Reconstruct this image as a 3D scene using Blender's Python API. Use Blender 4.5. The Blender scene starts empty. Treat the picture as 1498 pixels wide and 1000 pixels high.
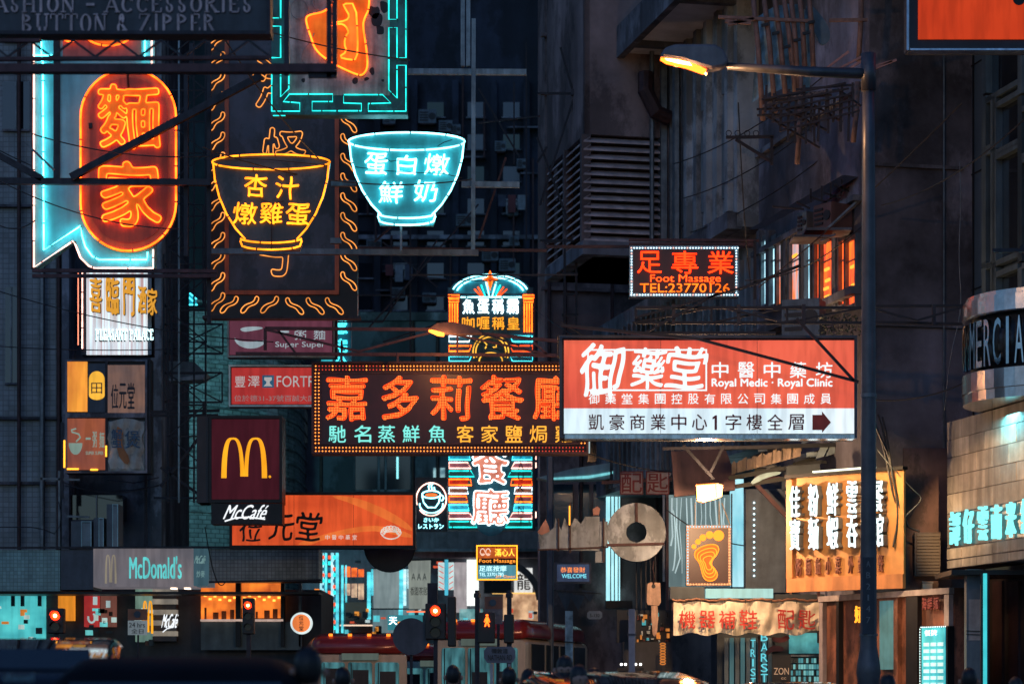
import bpy, bmesh, math, random
import numpy as np
from mathutils import Vector, Matrix
random.seed(7)
SC = bpy.context.scene
C = SC.collection
# ------------------------------------------------------------------ camera
F, CX, HZ, CH = 3537.0, 749.0, 1010.0, 1.4      # focal length and horizon in photo pixels, eye height in metres
cam_d = bpy.data.cameras.new('camera'); cam = bpy.data.objects.new('camera', cam_d); C.objects.link(cam)
cam_d.sensor_width = 36; cam_d.lens = 85.0; cam_d.shift_y = (HZ - 500) / 1498.0
cam.location = (0, 0, CH); cam.rotation_euler = (math.radians(90), 0, 0)
cam_d.clip_start = 0.3; cam_d.clip_end = 1200
cam_d.dof.use_dof = True; cam_d.dof.focus_distance = 43; cam_d.dof.aperture_fstop = 2.0
SC.camera = cam
# ------------------------------------------------------------------ night sky and moonlight-weak sun
w = bpy.data.worlds.new('World'); SC.world = w; w.use_nodes = True
nt = w.node_tree; bg = nt.nodes['Background']
sky = nt.nodes.new('ShaderNodeTexSky'); sky.sky_type = 'NISHITA'; sky.sun_disc = False
sky.sun_elevation = math.radians(30.0); sky.sun_rotation = math.radians(200); sky.air_density = 1.5; sky.dust_density = 0.4
mx = nt.nodes.new('ShaderNodeMix'); mx.data_type = 'RGBA'; mx.blend_type = 'MULTIPLY'; mx.inputs[0].default_value = 1
mx.inputs[7].default_value = (0.27, 0.44, 0.78, 1)
nt.links.new(sky.outputs[0], mx.inputs[6]); nt.links.new(mx.outputs[2], bg.inputs[0]); bg.inputs[1].default_value = 0.095
sd = bpy.data.lights.new('sun', 'SUN'); sd.energy = 0.05; sd.angle = math.radians(12); sd.color = (0.55, 0.7, 1)
so = bpy.data.objects.new('sun', sd); so.rotation_euler = (math.radians(60), 0, math.radians(-20)); C.objects.link(so)
SC.view_settings.view_transform = 'Standard'; SC.view_settings.look = 'None'
SC.view_settings.exposure = 0.0; SC.view_settings.gamma = 1.0; SC.view_settings.use_curve_mapping = False
SC.cycles.use_denoising = True; SC.cycles.max_bounces = 5; SC.cycles.diffuse_bounces = 3; SC.cycles.glossy_bounces = 3
SC.cycles.sample_clamp_indirect = 3.0; SC.cycles.caustics_reflective = False; SC.cycles.caustics_refractive = False
SC.cycles.use_light_tree = True

# ------------------------------------------------------------------ helpers
def lin(c):
    return tuple(((v/255.0)/12.92 if v/255.0 <= .04045 else ((v/255.0+.055)/1.055)**2.4) for v in c)
_m = {}
def pm(key, col, rough=.6, metal=0.0, var=.35, scale=3.0, bump=.1, streak=.3, spec=.5):
    """painted / plastered / metal surface: base colour broken by noise, vertical dirt streaks and fine bump"""
    if key in _m: return _m[key]
    m = bpy.data.materials.new(key); m.use_nodes = True; t = m.node_tree; b = t.nodes['Principled BSDF']
    tc = t.nodes.new('ShaderNodeTexCoord'); n1 = t.nodes.new('ShaderNodeTexNoise'); n1.inputs['Scale'].default_value = scale
    n1.inputs['Detail'].default_value = 6; n1.inputs['Roughness'].default_value = .65
    t.links.new(tc.outputs['Object'], n1.inputs['Vector'])
    mp = t.nodes.new('ShaderNodeMapping'); mp.inputs['Scale'].default_value = (2.2*scale, 2.2*scale, .3*scale)
    t.links.new(tc.outputs['Object'], mp.inputs['Vector'])
    n2 = t.nodes.new('ShaderNodeTexNoise'); n2.inputs['Scale'].default_value = 1.0; n2.inputs['Detail'].default_value = 4
    t.links.new(mp.outputs[0], n2.inputs['Vector'])
    r1 = t.nodes.new('ShaderNodeMapRange'); r1.inputs['From Min'].default_value = .3; r1.inputs['From Max'].default_value = .7
    r1.inputs['To Min'].default_value = 1-var; r1.inputs['To Max'].default_value = 1+var*.6
    t.links.new(n1.outputs['Fac'], r1.inputs['Value'])
    r2 = t.nodes.new('ShaderNodeMapRange'); r2.inputs['From Min'].default_value = .35; r2.inputs['From Max'].default_value = .65
    r2.inputs['To Min'].default_value = 1-streak; r2.inputs['To Max'].default_value = 1.0
    t.links.new(n2.outputs['Fac'], r2.inputs['Value'])
    mu = t.nodes.new('ShaderNodeMath'); mu.operation = 'MULTIPLY'; t.links.new(r1.outputs[0], mu.inputs[0]); t.links.new(r2.outputs[0], mu.inputs[1])
    if var >= .4 and scale < 3:      # sharp edged damp patches and old repairs
        n3 = t.nodes.new('ShaderNodeTexNoise'); n3.inputs['Scale'].default_value = scale*.7; n3.inputs['Detail'].default_value = 9; n3.inputs['Roughness'].default_value = .7
        mp3 = t.nodes.new('ShaderNodeMapping'); mp3.inputs['Location'].default_value = (7, 3, 5); mp3.inputs['Scale'].default_value = (1, 1, .6)
        t.links.new(tc.outputs['Object'], mp3.inputs[0]); t.links.new(mp3.outputs[0], n3.inputs['Vector'])
        r3 = t.nodes.new('ShaderNodeMapRange'); r3.inputs['From Min'].default_value = .47; r3.inputs['From Max'].default_value = .53; r3.inputs['To Min'].default_value = .5; r3.inputs['To Max'].default_value = 1.1
        t.links.new(n3.outputs['Fac'], r3.inputs['Value']); mu3 = t.nodes.new('ShaderNodeMath'); mu3.operation = 'MULTIPLY'
        t.links.new(mu.outputs[0], mu3.inputs[0]); t.links.new(r3.outputs[0], mu3.inputs[1]); mu = mu3
    vm = t.nodes.new('ShaderNodeVectorMath'); vm.operation = 'SCALE'; vm.inputs[0].default_value = col; t.links.new(mu.outputs[0], vm.inputs['Scale'])
    t.links.new(vm.outputs[0], b.inputs['Base Color'])
    b.inputs['Roughness'].default_value = rough; b.inputs['Metallic'].default_value = metal
    b.inputs['Specular IOR Level'].default_value = spec
    if bump:
        bp = t.nodes.new('ShaderNodeBump'); bp.inputs['Strength'].default_value = bump; bp.inputs['Distance'].default_value = .02
        t.links.new(n1.outputs['Fac'], bp.inputs['Height']); t.links.new(bp.outputs[0], b.inputs['Normal'])
    _m[key] = m; return m
def tile(key, col, grout, bw, bh, rough=.35, offset=0.0, axis='xz', mort=.08):
    """wall of small tiles too far away to pick apart"""
    if key in _m: return _m[key]
    m = pm(key, col, rough, 0, .3, 1.2, .0, .35); t = m.node_tree; b = t.nodes['Principled BSDF']
    src = b.inputs['Base Color'].links[0].from_socket
    tc = t.nodes.new('ShaderNodeTexCoord'); sp = t.nodes.new('ShaderNodeSeparateXYZ'); cb = t.nodes.new('ShaderNodeCombineXYZ')
    t.links.new(tc.outputs['Object'], sp.inputs[0])
    t.links.new(sp.outputs['X' if axis[0] == 'x' else 'Y'], cb.inputs[0]); t.links.new(sp.outputs['Z'], cb.inputs[1])
    br = t.nodes.new('ShaderNodeTexBrick'); br.offset = offset; br.inputs['Scale'].default_value = 1
    br.inputs['Brick Width'].default_value = bw; br.inputs['Row Height'].default_value = bh
    br.inputs['Mortar Size'].default_value = min(bw, bh)*mort; br.inputs['Color1'].default_value = (1, 1, 1, 1)
    br.inputs['Color2'].default_value = (.72, .72, .72, 1); br.inputs['Mortar'].default_value = (grout, grout, grout, 1)
    t.links.new(cb.outputs[0], br.inputs['Vector'])
    mu = t.nodes.new('ShaderNodeVectorMath'); mu.operation = 'MULTIPLY'; t.links.new(src, mu.inputs[0]); t.links.new(br.outputs['Color'], mu.inputs[1])
    t.links.new(mu.outputs[0], b.inputs['Base Color'])
    bp = t.nodes.new('ShaderNodeBump'); bp.invert = True; bp.inputs['Strength'].default_value = .5; bp.inputs['Distance'].default_value = .01
    t.links.new(br.outputs['Fac'], bp.inputs['Height']); t.links.new(bp.outputs[0], b.inputs['Normal'])
    return m
def em(key, col, s=1.0):
    if key in _m: return _m[key]
    m = bpy.data.materials.new(key); m.use_nodes = True; t = m.node_tree; t.nodes.clear()
    e = t.nodes.new('ShaderNodeEmission'); o = t.nodes.new('ShaderNodeOutputMaterial')
    e.inputs[0].default_value = (*col, 1); e.inputs[1].default_value = s; t.links.new(e.outputs[0], o.inputs[0])
    if key.startswith('neon'):      # gas columns are never even: dim stretches and hot stretches
        tc = t.nodes.new('ShaderNodeTexCoord'); n = t.nodes.new('ShaderNodeTexNoise'); n.inputs['Scale'].default_value = 3.2; n.inputs['Detail'].default_value = 2
        mr = t.nodes.new('ShaderNodeMapRange'); mr.inputs['From Min'].default_value = .36; mr.inputs['From Max'].default_value = .62; mr.inputs['To Min'].default_value = .55*s; mr.inputs['To Max'].default_value = 1.1*s
        t.links.new(tc.outputs['Object'], n.inputs['Vector']); t.links.new(n.outputs['Fac'], mr.inputs['Value']); t.links.new(mr.outputs[0], e.inputs[1])
    _m[key] = m; return m
def lb(key, col, s=1.0, col2=None, scale=1.2, stretch=(1, 1, 1), lo=.75, detail=3, rough=.3):
    """backlit translucent sign face: uneven lamps behind a printed sheet; also paints glow on glass, cloth and cords"""
    if key in _m: return _m[key]
    m = bpy.data.materials.new(key); m.use_nodes = True; t = m.node_tree; b = t.nodes['Principled BSDF']
    tc = t.nodes.new('ShaderNodeTexCoord'); mp = t.nodes.new('ShaderNodeMapping'); mp.inputs['Scale'].default_value = stretch
    t.links.new(tc.outputs['Object'], mp.inputs[0]); n = t.nodes.new('ShaderNodeTexNoise'); n.inputs['Scale'].default_value = scale
    n.inputs['Detail'].default_value = detail; t.links.new(mp.outputs[0], n.inputs['Vector'])
    cr = t.nodes.new('ShaderNodeValToRGB'); cr.color_ramp.elements[0].position = .32; cr.color_ramp.elements[1].position = .68
    c2 = col2 or tuple(v*lo for v in col)
    cr.color_ramp.elements[0].color = (*c2, 1); cr.color_ramp.elements[1].color = (*col, 1)
    t.links.new(n.outputs['Fac'], cr.inputs[0]); t.links.new(cr.outputs[0], b.inputs['Emission Color'])
    m2 = t.nodes.new('ShaderNodeMapping'); m2.inputs['Scale'].default_value = (7, 7, .9); n2 = t.nodes.new('ShaderNodeTexNoise'); n2.inputs['Scale'].default_value = 1.3; n2.inputs['Detail'].default_value = 5
    t.links.new(tc.outputs['Object'], m2.inputs[0]); t.links.new(m2.outputs[0], n2.inputs['Vector'])
    r2 = t.nodes.new('ShaderNodeMapRange'); r2.inputs['From Min'].default_value = .38; r2.inputs['From Max'].default_value = .58; r2.inputs['To Min'].default_value = .8*s; r2.inputs['To Max'].default_value = 1.03*s
    t.links.new(n2.outputs['Fac'], r2.inputs['Value']); t.links.new(r2.outputs[0], b.inputs['Emission Strength'])
    b.inputs['Base Color'].default_value = (*[v*.3 for v in col], 1)
    b.inputs['Roughness'].default_value = .5; b.inputs['Specular IOR Level'].default_value = .15
    _m[key] = m; return m
def tag(o, label=None, cat=None, group=None, kind=None):
    for k, v in (('label', label), ('category', cat), ('group', group), ('kind', kind)):
        if v: o[k] = v
    return o
def link(name, me, parent=None, mt=None):
    o = bpy.data.objects.new(name, me); C.objects.link(o)
    if parent is not None: o.parent = parent
    if mt is not None and me is not None and not me.materials: me.materials.append(mt)
    return o
def empty(name, label, cat, loc, rz=0, group=None):
    o = bpy.data.objects.new(name, None); C.objects.link(o); o.location = loc; o.rotation_euler = (0, 0, rz)
    o.empty_display_size = .2
    return tag(o, label, cat, group)
class M:
    def __init__(s): s.v = []; s.f = []
    def add(s, v, f):
        n = len(s.v); s.v += [tuple(p) for p in v]; s.f += [tuple(i+n for i in q) for q in f]; return s
    def box(s, a, b):
        (x0, y0, z0), (x1, y1, z1) = a, b
        x0, x1 = sorted((x0, x1)); y0, y1 = sorted((y0, y1)); z0, z1 = sorted((z0, z1))
        return s.add([(x0,y0,z0),(x1,y0,z0),(x1,y1,z0),(x0,y1,z0),(x0,y0,z1),(x1,y0,z1),(x1,y1,z1),(x0,y1,z1)],
                     [(0,3,2,1),(4,5,6,7),(0,1,5,4),(1,2,6,5),(2,3,7,6),(3,0,4,7)])
    def prism(s, poly, y0, y1):          # polygon in x,z extruded along y
        n = len(poly); a = sum(poly[i][0]*poly[(i+1)%n][1]-poly[(i+1)%n][0]*poly[i][1] for i in range(n))
        p = list(poly) if a > 0 else list(poly)[::-1]
        v = [(x, y0, z) for x, z in p] + [(x, y1, z) for x, z in p]
        return s.add(v, [tuple(range(n)), tuple(range(2*n-1, n-1, -1))] + [(i, i+n, (i+1)%n+n, (i+1)%n) for i in range(n)])
    def vprism(s, poly, z0, z1):         # footprint in x,y extruded up
        n = len(poly); a = sum(poly[i][0]*poly[(i+1)%n][1]-poly[(i+1)%n][0]*poly[i][1] for i in range(n))
        p = list(poly) if a > 0 else list(poly)[::-1]
        v = [(x, y, z0) for x, y in p] + [(x, y, z1) for x, y in p]
        return s.add(v, [tuple(range(n-1, -1, -1)), tuple(range(n, 2*n))] + [(i, (i+1)%n, (i+1)%n+n, i+n) for i in range(n)])
    def tube(s, pts, r, closed=False, n=6, cap=True):
        P = [Vector(p) for p in pts]
        Q = [P[0]]
        for p in P[1:]:
            if (p-Q[-1]).length > 1e-5: Q.append(p)
        if closed and len(Q) > 2 and (Q[0]-Q[-1]).length < 1e-5: Q.pop()
        P = Q; k = len(P)
        if k < 2: return s
        v = []; prev = None
        for i in range(k):
            if closed: t = (P[(i+1)%k]-P[i-1])
            else: t = P[min(i+1, k-1)]-P[max(i-1, 0)]
            if t.length < 1e-9: t = Vector((1, 0, 0))
            t.normalize()
            ref = Vector((0, 1, 0)) if abs(t.y) < .9 else Vector((0, 0, 1))
            a = t.cross(ref).normalized(); b = a.cross(t).normalized()
            rr = r[i] if isinstance(r, (list, tuple)) else r
            for j in range(n):
                q = 2*math.pi*j/n; v.append(P[i]+a*(rr*math.cos(q))+b*(rr*math.sin(q)))
        f = []
        for i in range(k if closed else k-1):
            i2 = (i+1) % k
            for j in range(n): f.append((i*n+j, i*n+(j+1)%n, i2*n+(j+1)%n, i2*n+j))
        if not closed and cap: f += [tuple(range(n))[::-1], tuple((k-1)*n+j for j in range(n))]
        return s.add(v, f)
    def beam(s, p, q, w, h=None):
        p, q = Vector(p), Vector(q); h = h or w; t = (q-p)
        if t.length < 1e-6: return s
        t.normalize(); ref = Vector((0, 1, 0)) if abs(t.y) < .9 else Vector((0, 0, 1))
        a = t.cross(ref).normalized()*w/2; b = a.cross(t).normalized()*h/2
        v = [c+x for c in (p, q) for x in (-a-b, a-b, a+b, -a+b)]
        return s.add(v, [(0,3,2,1),(4,5,6,7),(0,1,5,4),(1,2,6,5),(2,3,7,6),(3,0,4,7)])
    def disc(s, c, r, y0, y1, n=28, hole=0.0):
        cx, cz = c
        o = [(cx+r*math.cos(2*math.pi*i/n), cz+r*math.sin(2*math.pi*i/n)) for i in range(n)]
        if not hole: return s.prism(o, y0, y1)
        h = [(cx+hole*math.cos(2*math.pi*i/n), cz+hole*math.sin(2*math.pi*i/n)) for i in range(n)]
        v = [(x, y0, z) for x, z in o]+[(x, y0, z) for x, z in h]+[(x, y1, z) for x, z in o]+[(x, y1, z) for x, z in h]
        f = []
        for i in range(n):
            j = (i+1) % n
            f += [(i, j, n+j, n+i), (2*n+i, 3*n+i, 3*n+j, 2*n+j), (i, 2*n+i, 2*n+j, j), (n+i, n+j, 3*n+j, 3*n+i)]
        return s.add(v, f)
    def bulb(s, x, y, z, r):
        return s.add([(x-r,y,z),(x,y,z-r),(x+r,y,z),(x,y,z+r),(x,y-r*1.2,z)], [(0,1,4),(1,2,4),(2,3,4),(3,0,4)])
    def lathe(s, prof, c=(0,0,0), n=16):  # prof: (radius, z)
        v = [(c[0]+r*math.cos(2*math.pi*j/n), c[1]+r*math.sin(2*math.pi*j/n), c[2]+z) for r, z in prof for j in range(n)]
        k = len(prof); f = [(i*n+j, i*n+(j+1)%n, (i+1)*n+(j+1)%n, (i+1)*n+j) for i in range(k-1) for j in range(n)]
        return s.add(v, f+[tuple(range(n))[::-1], tuple((k-1)*n+j for j in range(n))])
    def mesh(s, name='mesh', smooth=False):
        me = bpy.data.meshes.new(name); me.from_pydata(s.v, [], s.f); me.update()
        if smooth: me.polygons.foreach_set('use_smooth', [True]*len(me.polygons))
        return me
    def build(s, name, mt, parent=None, smooth=False, bevel=0, stuff=False):
        o = link(name, s.mesh(name, smooth), parent, mt)
        if bevel:
            b = o.modifiers.new('bevel', 'BEVEL'); b.width = bevel; b.segments = 2; b.limit_method = 'ANGLE'
        if stuff: o['kind'] = 'stuff'
        return o
def W(px, py, Y): return Vector(((px-CX)*Y/F, Y, CH+(HZ-py)*Y/F))
def P2(px, Y): return ((px-CX)*Y/F, Y)
def copy_tree(o, parent=None):
    c = o.copy(); C.objects.link(c); c.parent = parent
    for ch in o.children: copy_tree(ch, c)
    return c
class S:
    """a thing with a plane of its own: Empty at the foot, helpers that turn photo pixels into its local x,z"""
    def __init__(s, name, label, cat, x0, y0, x1, y1, Y, yaw=0, group=None):
        s.Y = Y; s.k = Y/F; s.yaw = math.radians(yaw); s.y1 = y1
        s.c = W((x0+x1)/2, y1, Y); s.o = empty(name, label, cat, s.c, s.yaw, group)
        s.box_ = (x0, y0, x1, y1)
        if yaw:
            s.k_x = None
    def X(s, px):
        if not s.yaw: return (px-CX)*s.k - s.c.x
        k = (px-CX)/F; cs, sn = math.cos(s.yaw), math.sin(s.yaw)
        return (k*s.c.y-s.c.x)/(cs-k*sn)
    def Z(s, py): return (s.y1-py)*s.k
    def L(s, p): return (s.X(p[0]), s.Z(p[1]))
    def panel(s, name, mt, x0, y0, x1, y1, f=0, b=.1, **k):          # box from front offset f (towards the camera) back to b
        (a, c), (d, e) = s.L((x0, y1)), s.L((x1, y0))
        return M().box((a, -f, c), (d, b, e)).build(name, mt, s.o, **k)
    def poly(s, name, mt, pts, f=0, b=.1, **k): return M().prism([s.L(p) for p in pts], -f, b).build(name, mt, s.o, **k)
    def frame(s, name, mt, x0, y0, x1, y1, w, f=.02, b=.1, parent=None):
        (a, c), (d, e) = s.L((x0, y1)), s.L((x1, y0)); w *= s.k; m = M()
        m.box((a, -f, c), (d, b, c+w)).box((a, -f, e-w), (d, b, e)).box((a, -f, c+w), (a+w, b, e-w)).box((d-w, -f, c+w), (d, b, e-w))
        return m.build(name, mt, parent or s.o)
    def neon(s, name, mt, lines, r=1.1, f=.05, closed=False, n=6, parent=None):
        m = M()
        for l in lines:
            m.tube([(s.X(p[0]), -f, s.Z(p[1])) for p in l], r*s.k, closed, n)
        if r >= .95 and mt.name.startswith('neon'):        # blacked-out bends and glass standoffs every half metre or so
            q = M(); acc = 30*s.k
            for l in lines:
                P = [Vector((s.X(p[0]), -f, s.Z(p[1]))) for p in l]+([Vector((s.X(l[0][0]), -f, s.Z(l[0][1])))] if closed else [])
                for a, b_ in zip(P, P[1:]):
                    d_ = (b_-a).length; t_ = acc
                    while t_ < d_:
                        c = a+(b_-a)*(t_/d_); u = (b_-a)/d_
                        q.tube([c-u*.9*s.k, c+u*.9*s.k], r*1.25*s.k, False, 5); q.tube([c, c+Vector((0, f, 0))], .35*s.k, False, 4); t_ += 52*s.k
                    acc = t_-d_
            if q.v: q.build('tube_clip', pm('clip_black', (.02,.02,.02), .5), s.o, stuff=True)
        return m.build(name, mt, parent or s.o, smooth=True)
    def bars(s, name, mt, segs, w=2.5, f=0, d=None):
        for a, b in segs:
            (x, z), (u, v) = s.L(a), s.L(b)
            M().beam((x, -f, z), (u, -f, v), w*s.k, d or w*s.k).build(name, mt, s.o)
    def bulbs(s, name, mt, pts, r=1.2, f=.03):
        m = M()
        for p in pts: m.bulb(s.X(p[0]), -f, s.Z(p[1]), r*s.k)
        return m.build(name, mt, s.o, stuff=True)
    def text(s, txt, box, mt, style='flat', name=None, f=.02, d=.02, r=1.0, th=.32, sh=0, blur=2, step=2.6, parent=None, wob=0, N=64):
        x0, y0, x1, y1 = box; (a, c), (e, g) = s.L((x0, y1)), s.L((x1, y0))
        me = glyph_mesh(txt, style, e-a, g-c, -f, d, r*s.k, th, sh, blur, step*s.k, wob, N)
        o = link(name or ('character' if len(txt) == 1 else 'lettering'), me, parent or s.o, mt); o.location = (a, 0, c)
        return o
    def chars(s, txt, box, mt, gap=.12, vert=False, **k):
        x0, y0, x1, y1 = box; n = len(txt)
        for i, ch in enumerate(txt):
            if ch == ' ': continue
            if vert:
                h = (y1-y0)/(n-gap*(1)); a = y0+i*h; b = (x0, a, x1, a+h*(1-gap))
            else:
                h = (x1-x0)/(n-gap*(1)); a = x0+i*h; b = (a, y0, a+h*(1-gap), y1)
            s.text(ch, b, mt, **k)
# ---- lettering -------------------------------------------------------------------------------------------------
_cont = {}
def contours(txt):
    """closed outlines of a piece of writing, in a box of 1 x 1"""
    if txt in _cont: return _cont[txt]
    c = bpy.data.curves.new('t', 'FONT'); c.body = txt; c.fill_mode = 'NONE'; c.resolution_u = 3; c.dimensions = '2D'
    o = bpy.data.objects.new('t', c); me = bpy.data.meshes.new_from_object(o)
    v = [x.co.copy() for x in me.vertices]; nb = {}
    for e in me.edges:
        a, b = e.vertices; nb.setdefault(a, []).append(b); nb.setdefault(b, []).append(a)
    seen = set(); out = []
    for st in nb:
        if st in seen: continue
        loop = [st]; seen.add(st); cur = st
        while True:
            nx = [q for q in nb[cur] if q not in seen]
            if not nx: break
            cur = nx[0]; seen.add(cur); loop.append(cur)
        if len(loop) > 2: out.append([(v[i].x, v[i].y) for i in loop])
    bpy.data.meshes.remove(me); bpy.data.objects.remove(o); bpy.data.curves.remove(c)
    xs = [p[0] for l in out for p in l]; ys = [p[1] for l in out for p in l]
    x0, x1, y0, y1 = min(xs), max(xs), min(ys), max(ys); sx, sy = (x1-x0) or 1, (y1-y0) or 1
    out = [[((x-x0)/sx, (y-y0)/sy) for x, y in l] for l in out]
    _cont[txt] = out; return out
def field(loops, N, blur, asp=1.0):
    """softened coverage of the outlines on a grid (N cells over the box and a margin of N/8)"""
    mg = max(4, N//8); H = N+2*mg; Wd = int(N*asp)+2*mg
    sub = 2
    ys = (np.arange(H*sub)+.5)/sub-mg; xs = (np.arange(Wd*sub)+.5)/sub-mg
    img = np.zeros((H*sub, Wd*sub), bool)
    E_ = []
    for l in loops:
        a = np.array(l)*[N*asp, N]; b = np.roll(a, -1, 0); E_.append(np.hstack([a, b]))
    E_ = np.vstack(E_)
    for j, y in enumerate(ys):
        m = (E_[:, 1] <= y) != (E_[:, 3] <= y); e = E_[m]
        if len(e) == 0: continue
        xc = np.sort(e[:, 0]+(y-e[:, 1])/(e[:, 3]-e[:, 1])*(e[:, 2]-e[:, 0]))
        img[j] = (np.searchsorted(xc, xs) % 2) == 1
    g = img.reshape(H, sub, Wd, sub).mean((1, 3)).astype(float)
    for _ in range(blur):
        g = (np.pad(g, ((1,1),(0,0)))[:-2]+g*2+np.pad(g, ((1,1),(0,0)))[2:])/4
        g = (np.pad(g, ((0,0),(1,1)))[:, :-2]+g*2+np.pad(g, ((0,0),(1,1)))[:, 2:])/4
    return g, mg
def march(g, th, mg, N, asp=1.0, minlen=5):
    H, Wd = g.shape; seg = {}
    def pt(k):
        d, j, i = k
        if d == 0: a, b = g[j, i], g[j, i+1]; t = (th-a)/(b-a); return (i+t, j)
        a, b = g[j, i], g[j+1, i]; t = (th-a)/(b-a); return (i, j+t)
    G = g > th
    for j in range(H-1):
        for i in range(Wd-1):
            c = (G[j, i], G[j, i+1], G[j+1, i+1], G[j+1, i])
            s4 = sum(c)
            if s4 in (0, 4): continue
            e = []
            if c[0] != c[1]: e.append((0, j, i))
            if c[1] != c[2]: e.append((1, j, i+1))
            if c[2] != c[3]: e.append((0, j+1, i))
            if c[3] != c[0]: e.append((1, j, i))
            pr = [(e[0], e[1])] if len(e) == 2 else ([(e[0], e[3]), (e[1], e[2])] if not c[0] else [(e[0], e[1]), (e[2], e[3])])
            for a, b in pr: seg.setdefault(a, []).append(b); seg.setdefault(b, []).append(a)
    seen = set(); out = []
    for st in seg:
        if st in seen: continue
        loop = [st]; seen.add(st); cur = st
        while True:
            nx = [q for q in seg[cur] if q not in seen]
            if not nx: break
            cur = nx[0]; seen.add(cur); loop.append(cur)
        if len(loop) < minlen: continue
        l = [pt(k) for k in loop][::2] if len(loop) > 10 else [pt(k) for k in loop]
        out.append([((x+.5-mg)/(N*asp), (y+.5-mg)/N) for x, y in l])
    return out
def fill_mesh(loops, y, d):
    c = bpy.data.curves.new('t', 'CURVE'); c.dimensions = '2D'; c.fill_mode = 'BOTH'; c.extrude = d/2
    for l in loops:
        sp = c.splines.new('POLY'); sp.points.add(len(l)-1)
        sp.points.foreach_set('co', [q for p in l for q in (p[0], p[1], 0, 1)]); sp.use_cyclic_u = True
    o = bpy.data.objects.new('t', c); me = bpy.data.meshes.new_from_object(o); bpy.data.objects.remove(o); bpy.data.curves.remove(c)
    me.transform(Matrix(((1,0,0,0),(0,0,-1,y+d/2),(0,1,0,0),(0,0,0,1))))
    me.materials.clear()
    return me
def glyph_mesh(txt, style, w, h, y, d, r, th, sh, blur, step, wob, N=64):
    lo = contours(txt); asp = max(.3, min(3, w/h)) if len(txt) == 1 else w/h
    def fin(ls):
        o = []
        for l in ls:
            q = []
            for u, v in l:
                uu = u+sh*(v-.5)+(wob*math.sin(v*7+u*3) if wob else 0); vv = v+(wob*math.sin(u*6+1) if wob else 0)
                q.append((uu*w, vv*h))
            o.append(q)
        return o
    if style == 'flat':
        me = fill_mesh(fin(lo), y, d)
        if txt in ('I', '1'): me.transform(Matrix.Translation((w*.34, 0, 0)) @ Matrix.Diagonal((.32, 1, 1, 1)))
        return me
    if style in ('line',):
        m = M()
        for l in fin(lo): m.tube([(a, y, b) for a, b in l], r, True, 5)
        return m.mesh('glyph', True)
    g, mg = field(lo, N, blur, asp)
    if style == 'dots':
        m = M(); nx = max(2, int(round(w*1.06/step))); nz = max(2, int(round(h*1.06/step)))
        for a in range(nx+1):
            for b in range(nz+1):
                u, v = -.03+1.06*a/nx, -.03+1.06*b/nz
                i, j = int(u*N*asp+mg), int(v*N+mg)
                if 0 <= j < g.shape[0] and 0 <= i < g.shape[1] and g[j, i] > th: m.bulb(u*w, y, v*h, r)
        return m.mesh('glyph')
    ls = fin(march(g, th, mg, N, asp))
    if style == 'brush': return fill_mesh(ls, y, d)
    m = M()
    for l in ls: m.tube([(a, y, b) for a, b in l], r, True, 5)
    return m.mesh('glyph', True)
# ---- materials ---------------------------------------------------------------------------------------------------
STEEL = pm('dark_steel', (.035, .035, .045), .5, .6, .4, 6, .1, .3)
RUST = pm('rusty_steel', (.07, .035, .035), .6, .4, .5, 6, .2, .3)
GREY = pm('grey_steel', (.16, .18, .2), .45, .6, .4, 5, .1, .3)
BLK = pm('black_metal', (.012, .012, .015), .45, .3, .4, 5, .05, .2)
CONC = pm('concrete', (.24, .25, .29), .85, 0, .45, .9, .25, .5)
CONCD = pm('dark_concrete', (.15, .15, .18), .85, 0, .5, .8, .3, .5)
WHITEP = pm('white_paint', (.6, .6, .62), .5, 0, .25, 3, .05, .35)
GLASSD = pm('dark_glass', (.01, .014, .02), .06, 0, .2, 2, .0, .1, 1.0)
N_OR = em('neon_orange', (6.5, .72, .05))
N_RD = em('neon_red', (2.6, .2, .03))
N_YE = em('neon_yellow', (2.0, .95, .1))
N_CY = em('neon_cyan', (.25, 3.6, 4.2))
N_TE = em('neon_teal', (.04, 1.8, 1.65))
N_WH = em('neon_white', (3.6, 4.6, 5.0))
N_PK = em('neon_pink', (4.5, 2.2, 1.8))
# ================================================================== the setting
D = Vector((-.213, .977)); R = Vector((.977, .213))      # street direction away from the camera, and across it to the right
def hit(px, A, d=D):
    k = (px-CX)/F; t = (k*A[1]-A[0])/(d[0]-k*d[1]); return Vector((A[0]+d[0]*t, A[1]+d[1]*t))
def off(p, a=0, b=0): return Vector((p[0]+D[0]*a+R[0]*b, p[1]+D[1]*a+R[1]*b))
def zat(py, Y): return CH+(HZ-py)*Y/F
ASPH = pm('asphalt', (.05, .05, .055), .7, 0, .3, 2, .3, .0)
def struct(name, m, mt): o = m.build(name, mt); o['kind'] = 'structure'; return o
struct('ground', M().add([(-500,-60,0),(500,-60,0),(500,900,0),(-500,900,0)], [(0,1,2,3)]), pm('ground_soil', (.06,.06,.06), .9))
def street_quad(o0, o1, s0, s1, z0, z1):
    a = off((0, 0), s0, o0); b = off((0, 0), s0, o1); c = off((0, 0), s1, o1); d = off((0, 0), s1, o0)
    return M().vprism([a, b, c, d], z0, z1)
struct('road', street_quad(-14, 13.2, -30, 400, .002, .006), ASPH)
struct('pavement_right', street_quad(13.2, 40, -30, 400, .002, .14), pm('paving', (.2,.2,.2), .8))
struct('pavement_left', street_quad(-22, -14, -30, 400, .002, .14), _m['paving'])
for i in range(24):
    struct('lane_marking', street_quad(-2.1, -1.98, -20+i*9, -16+i*9, .0065, .011), WHITEP)

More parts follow.
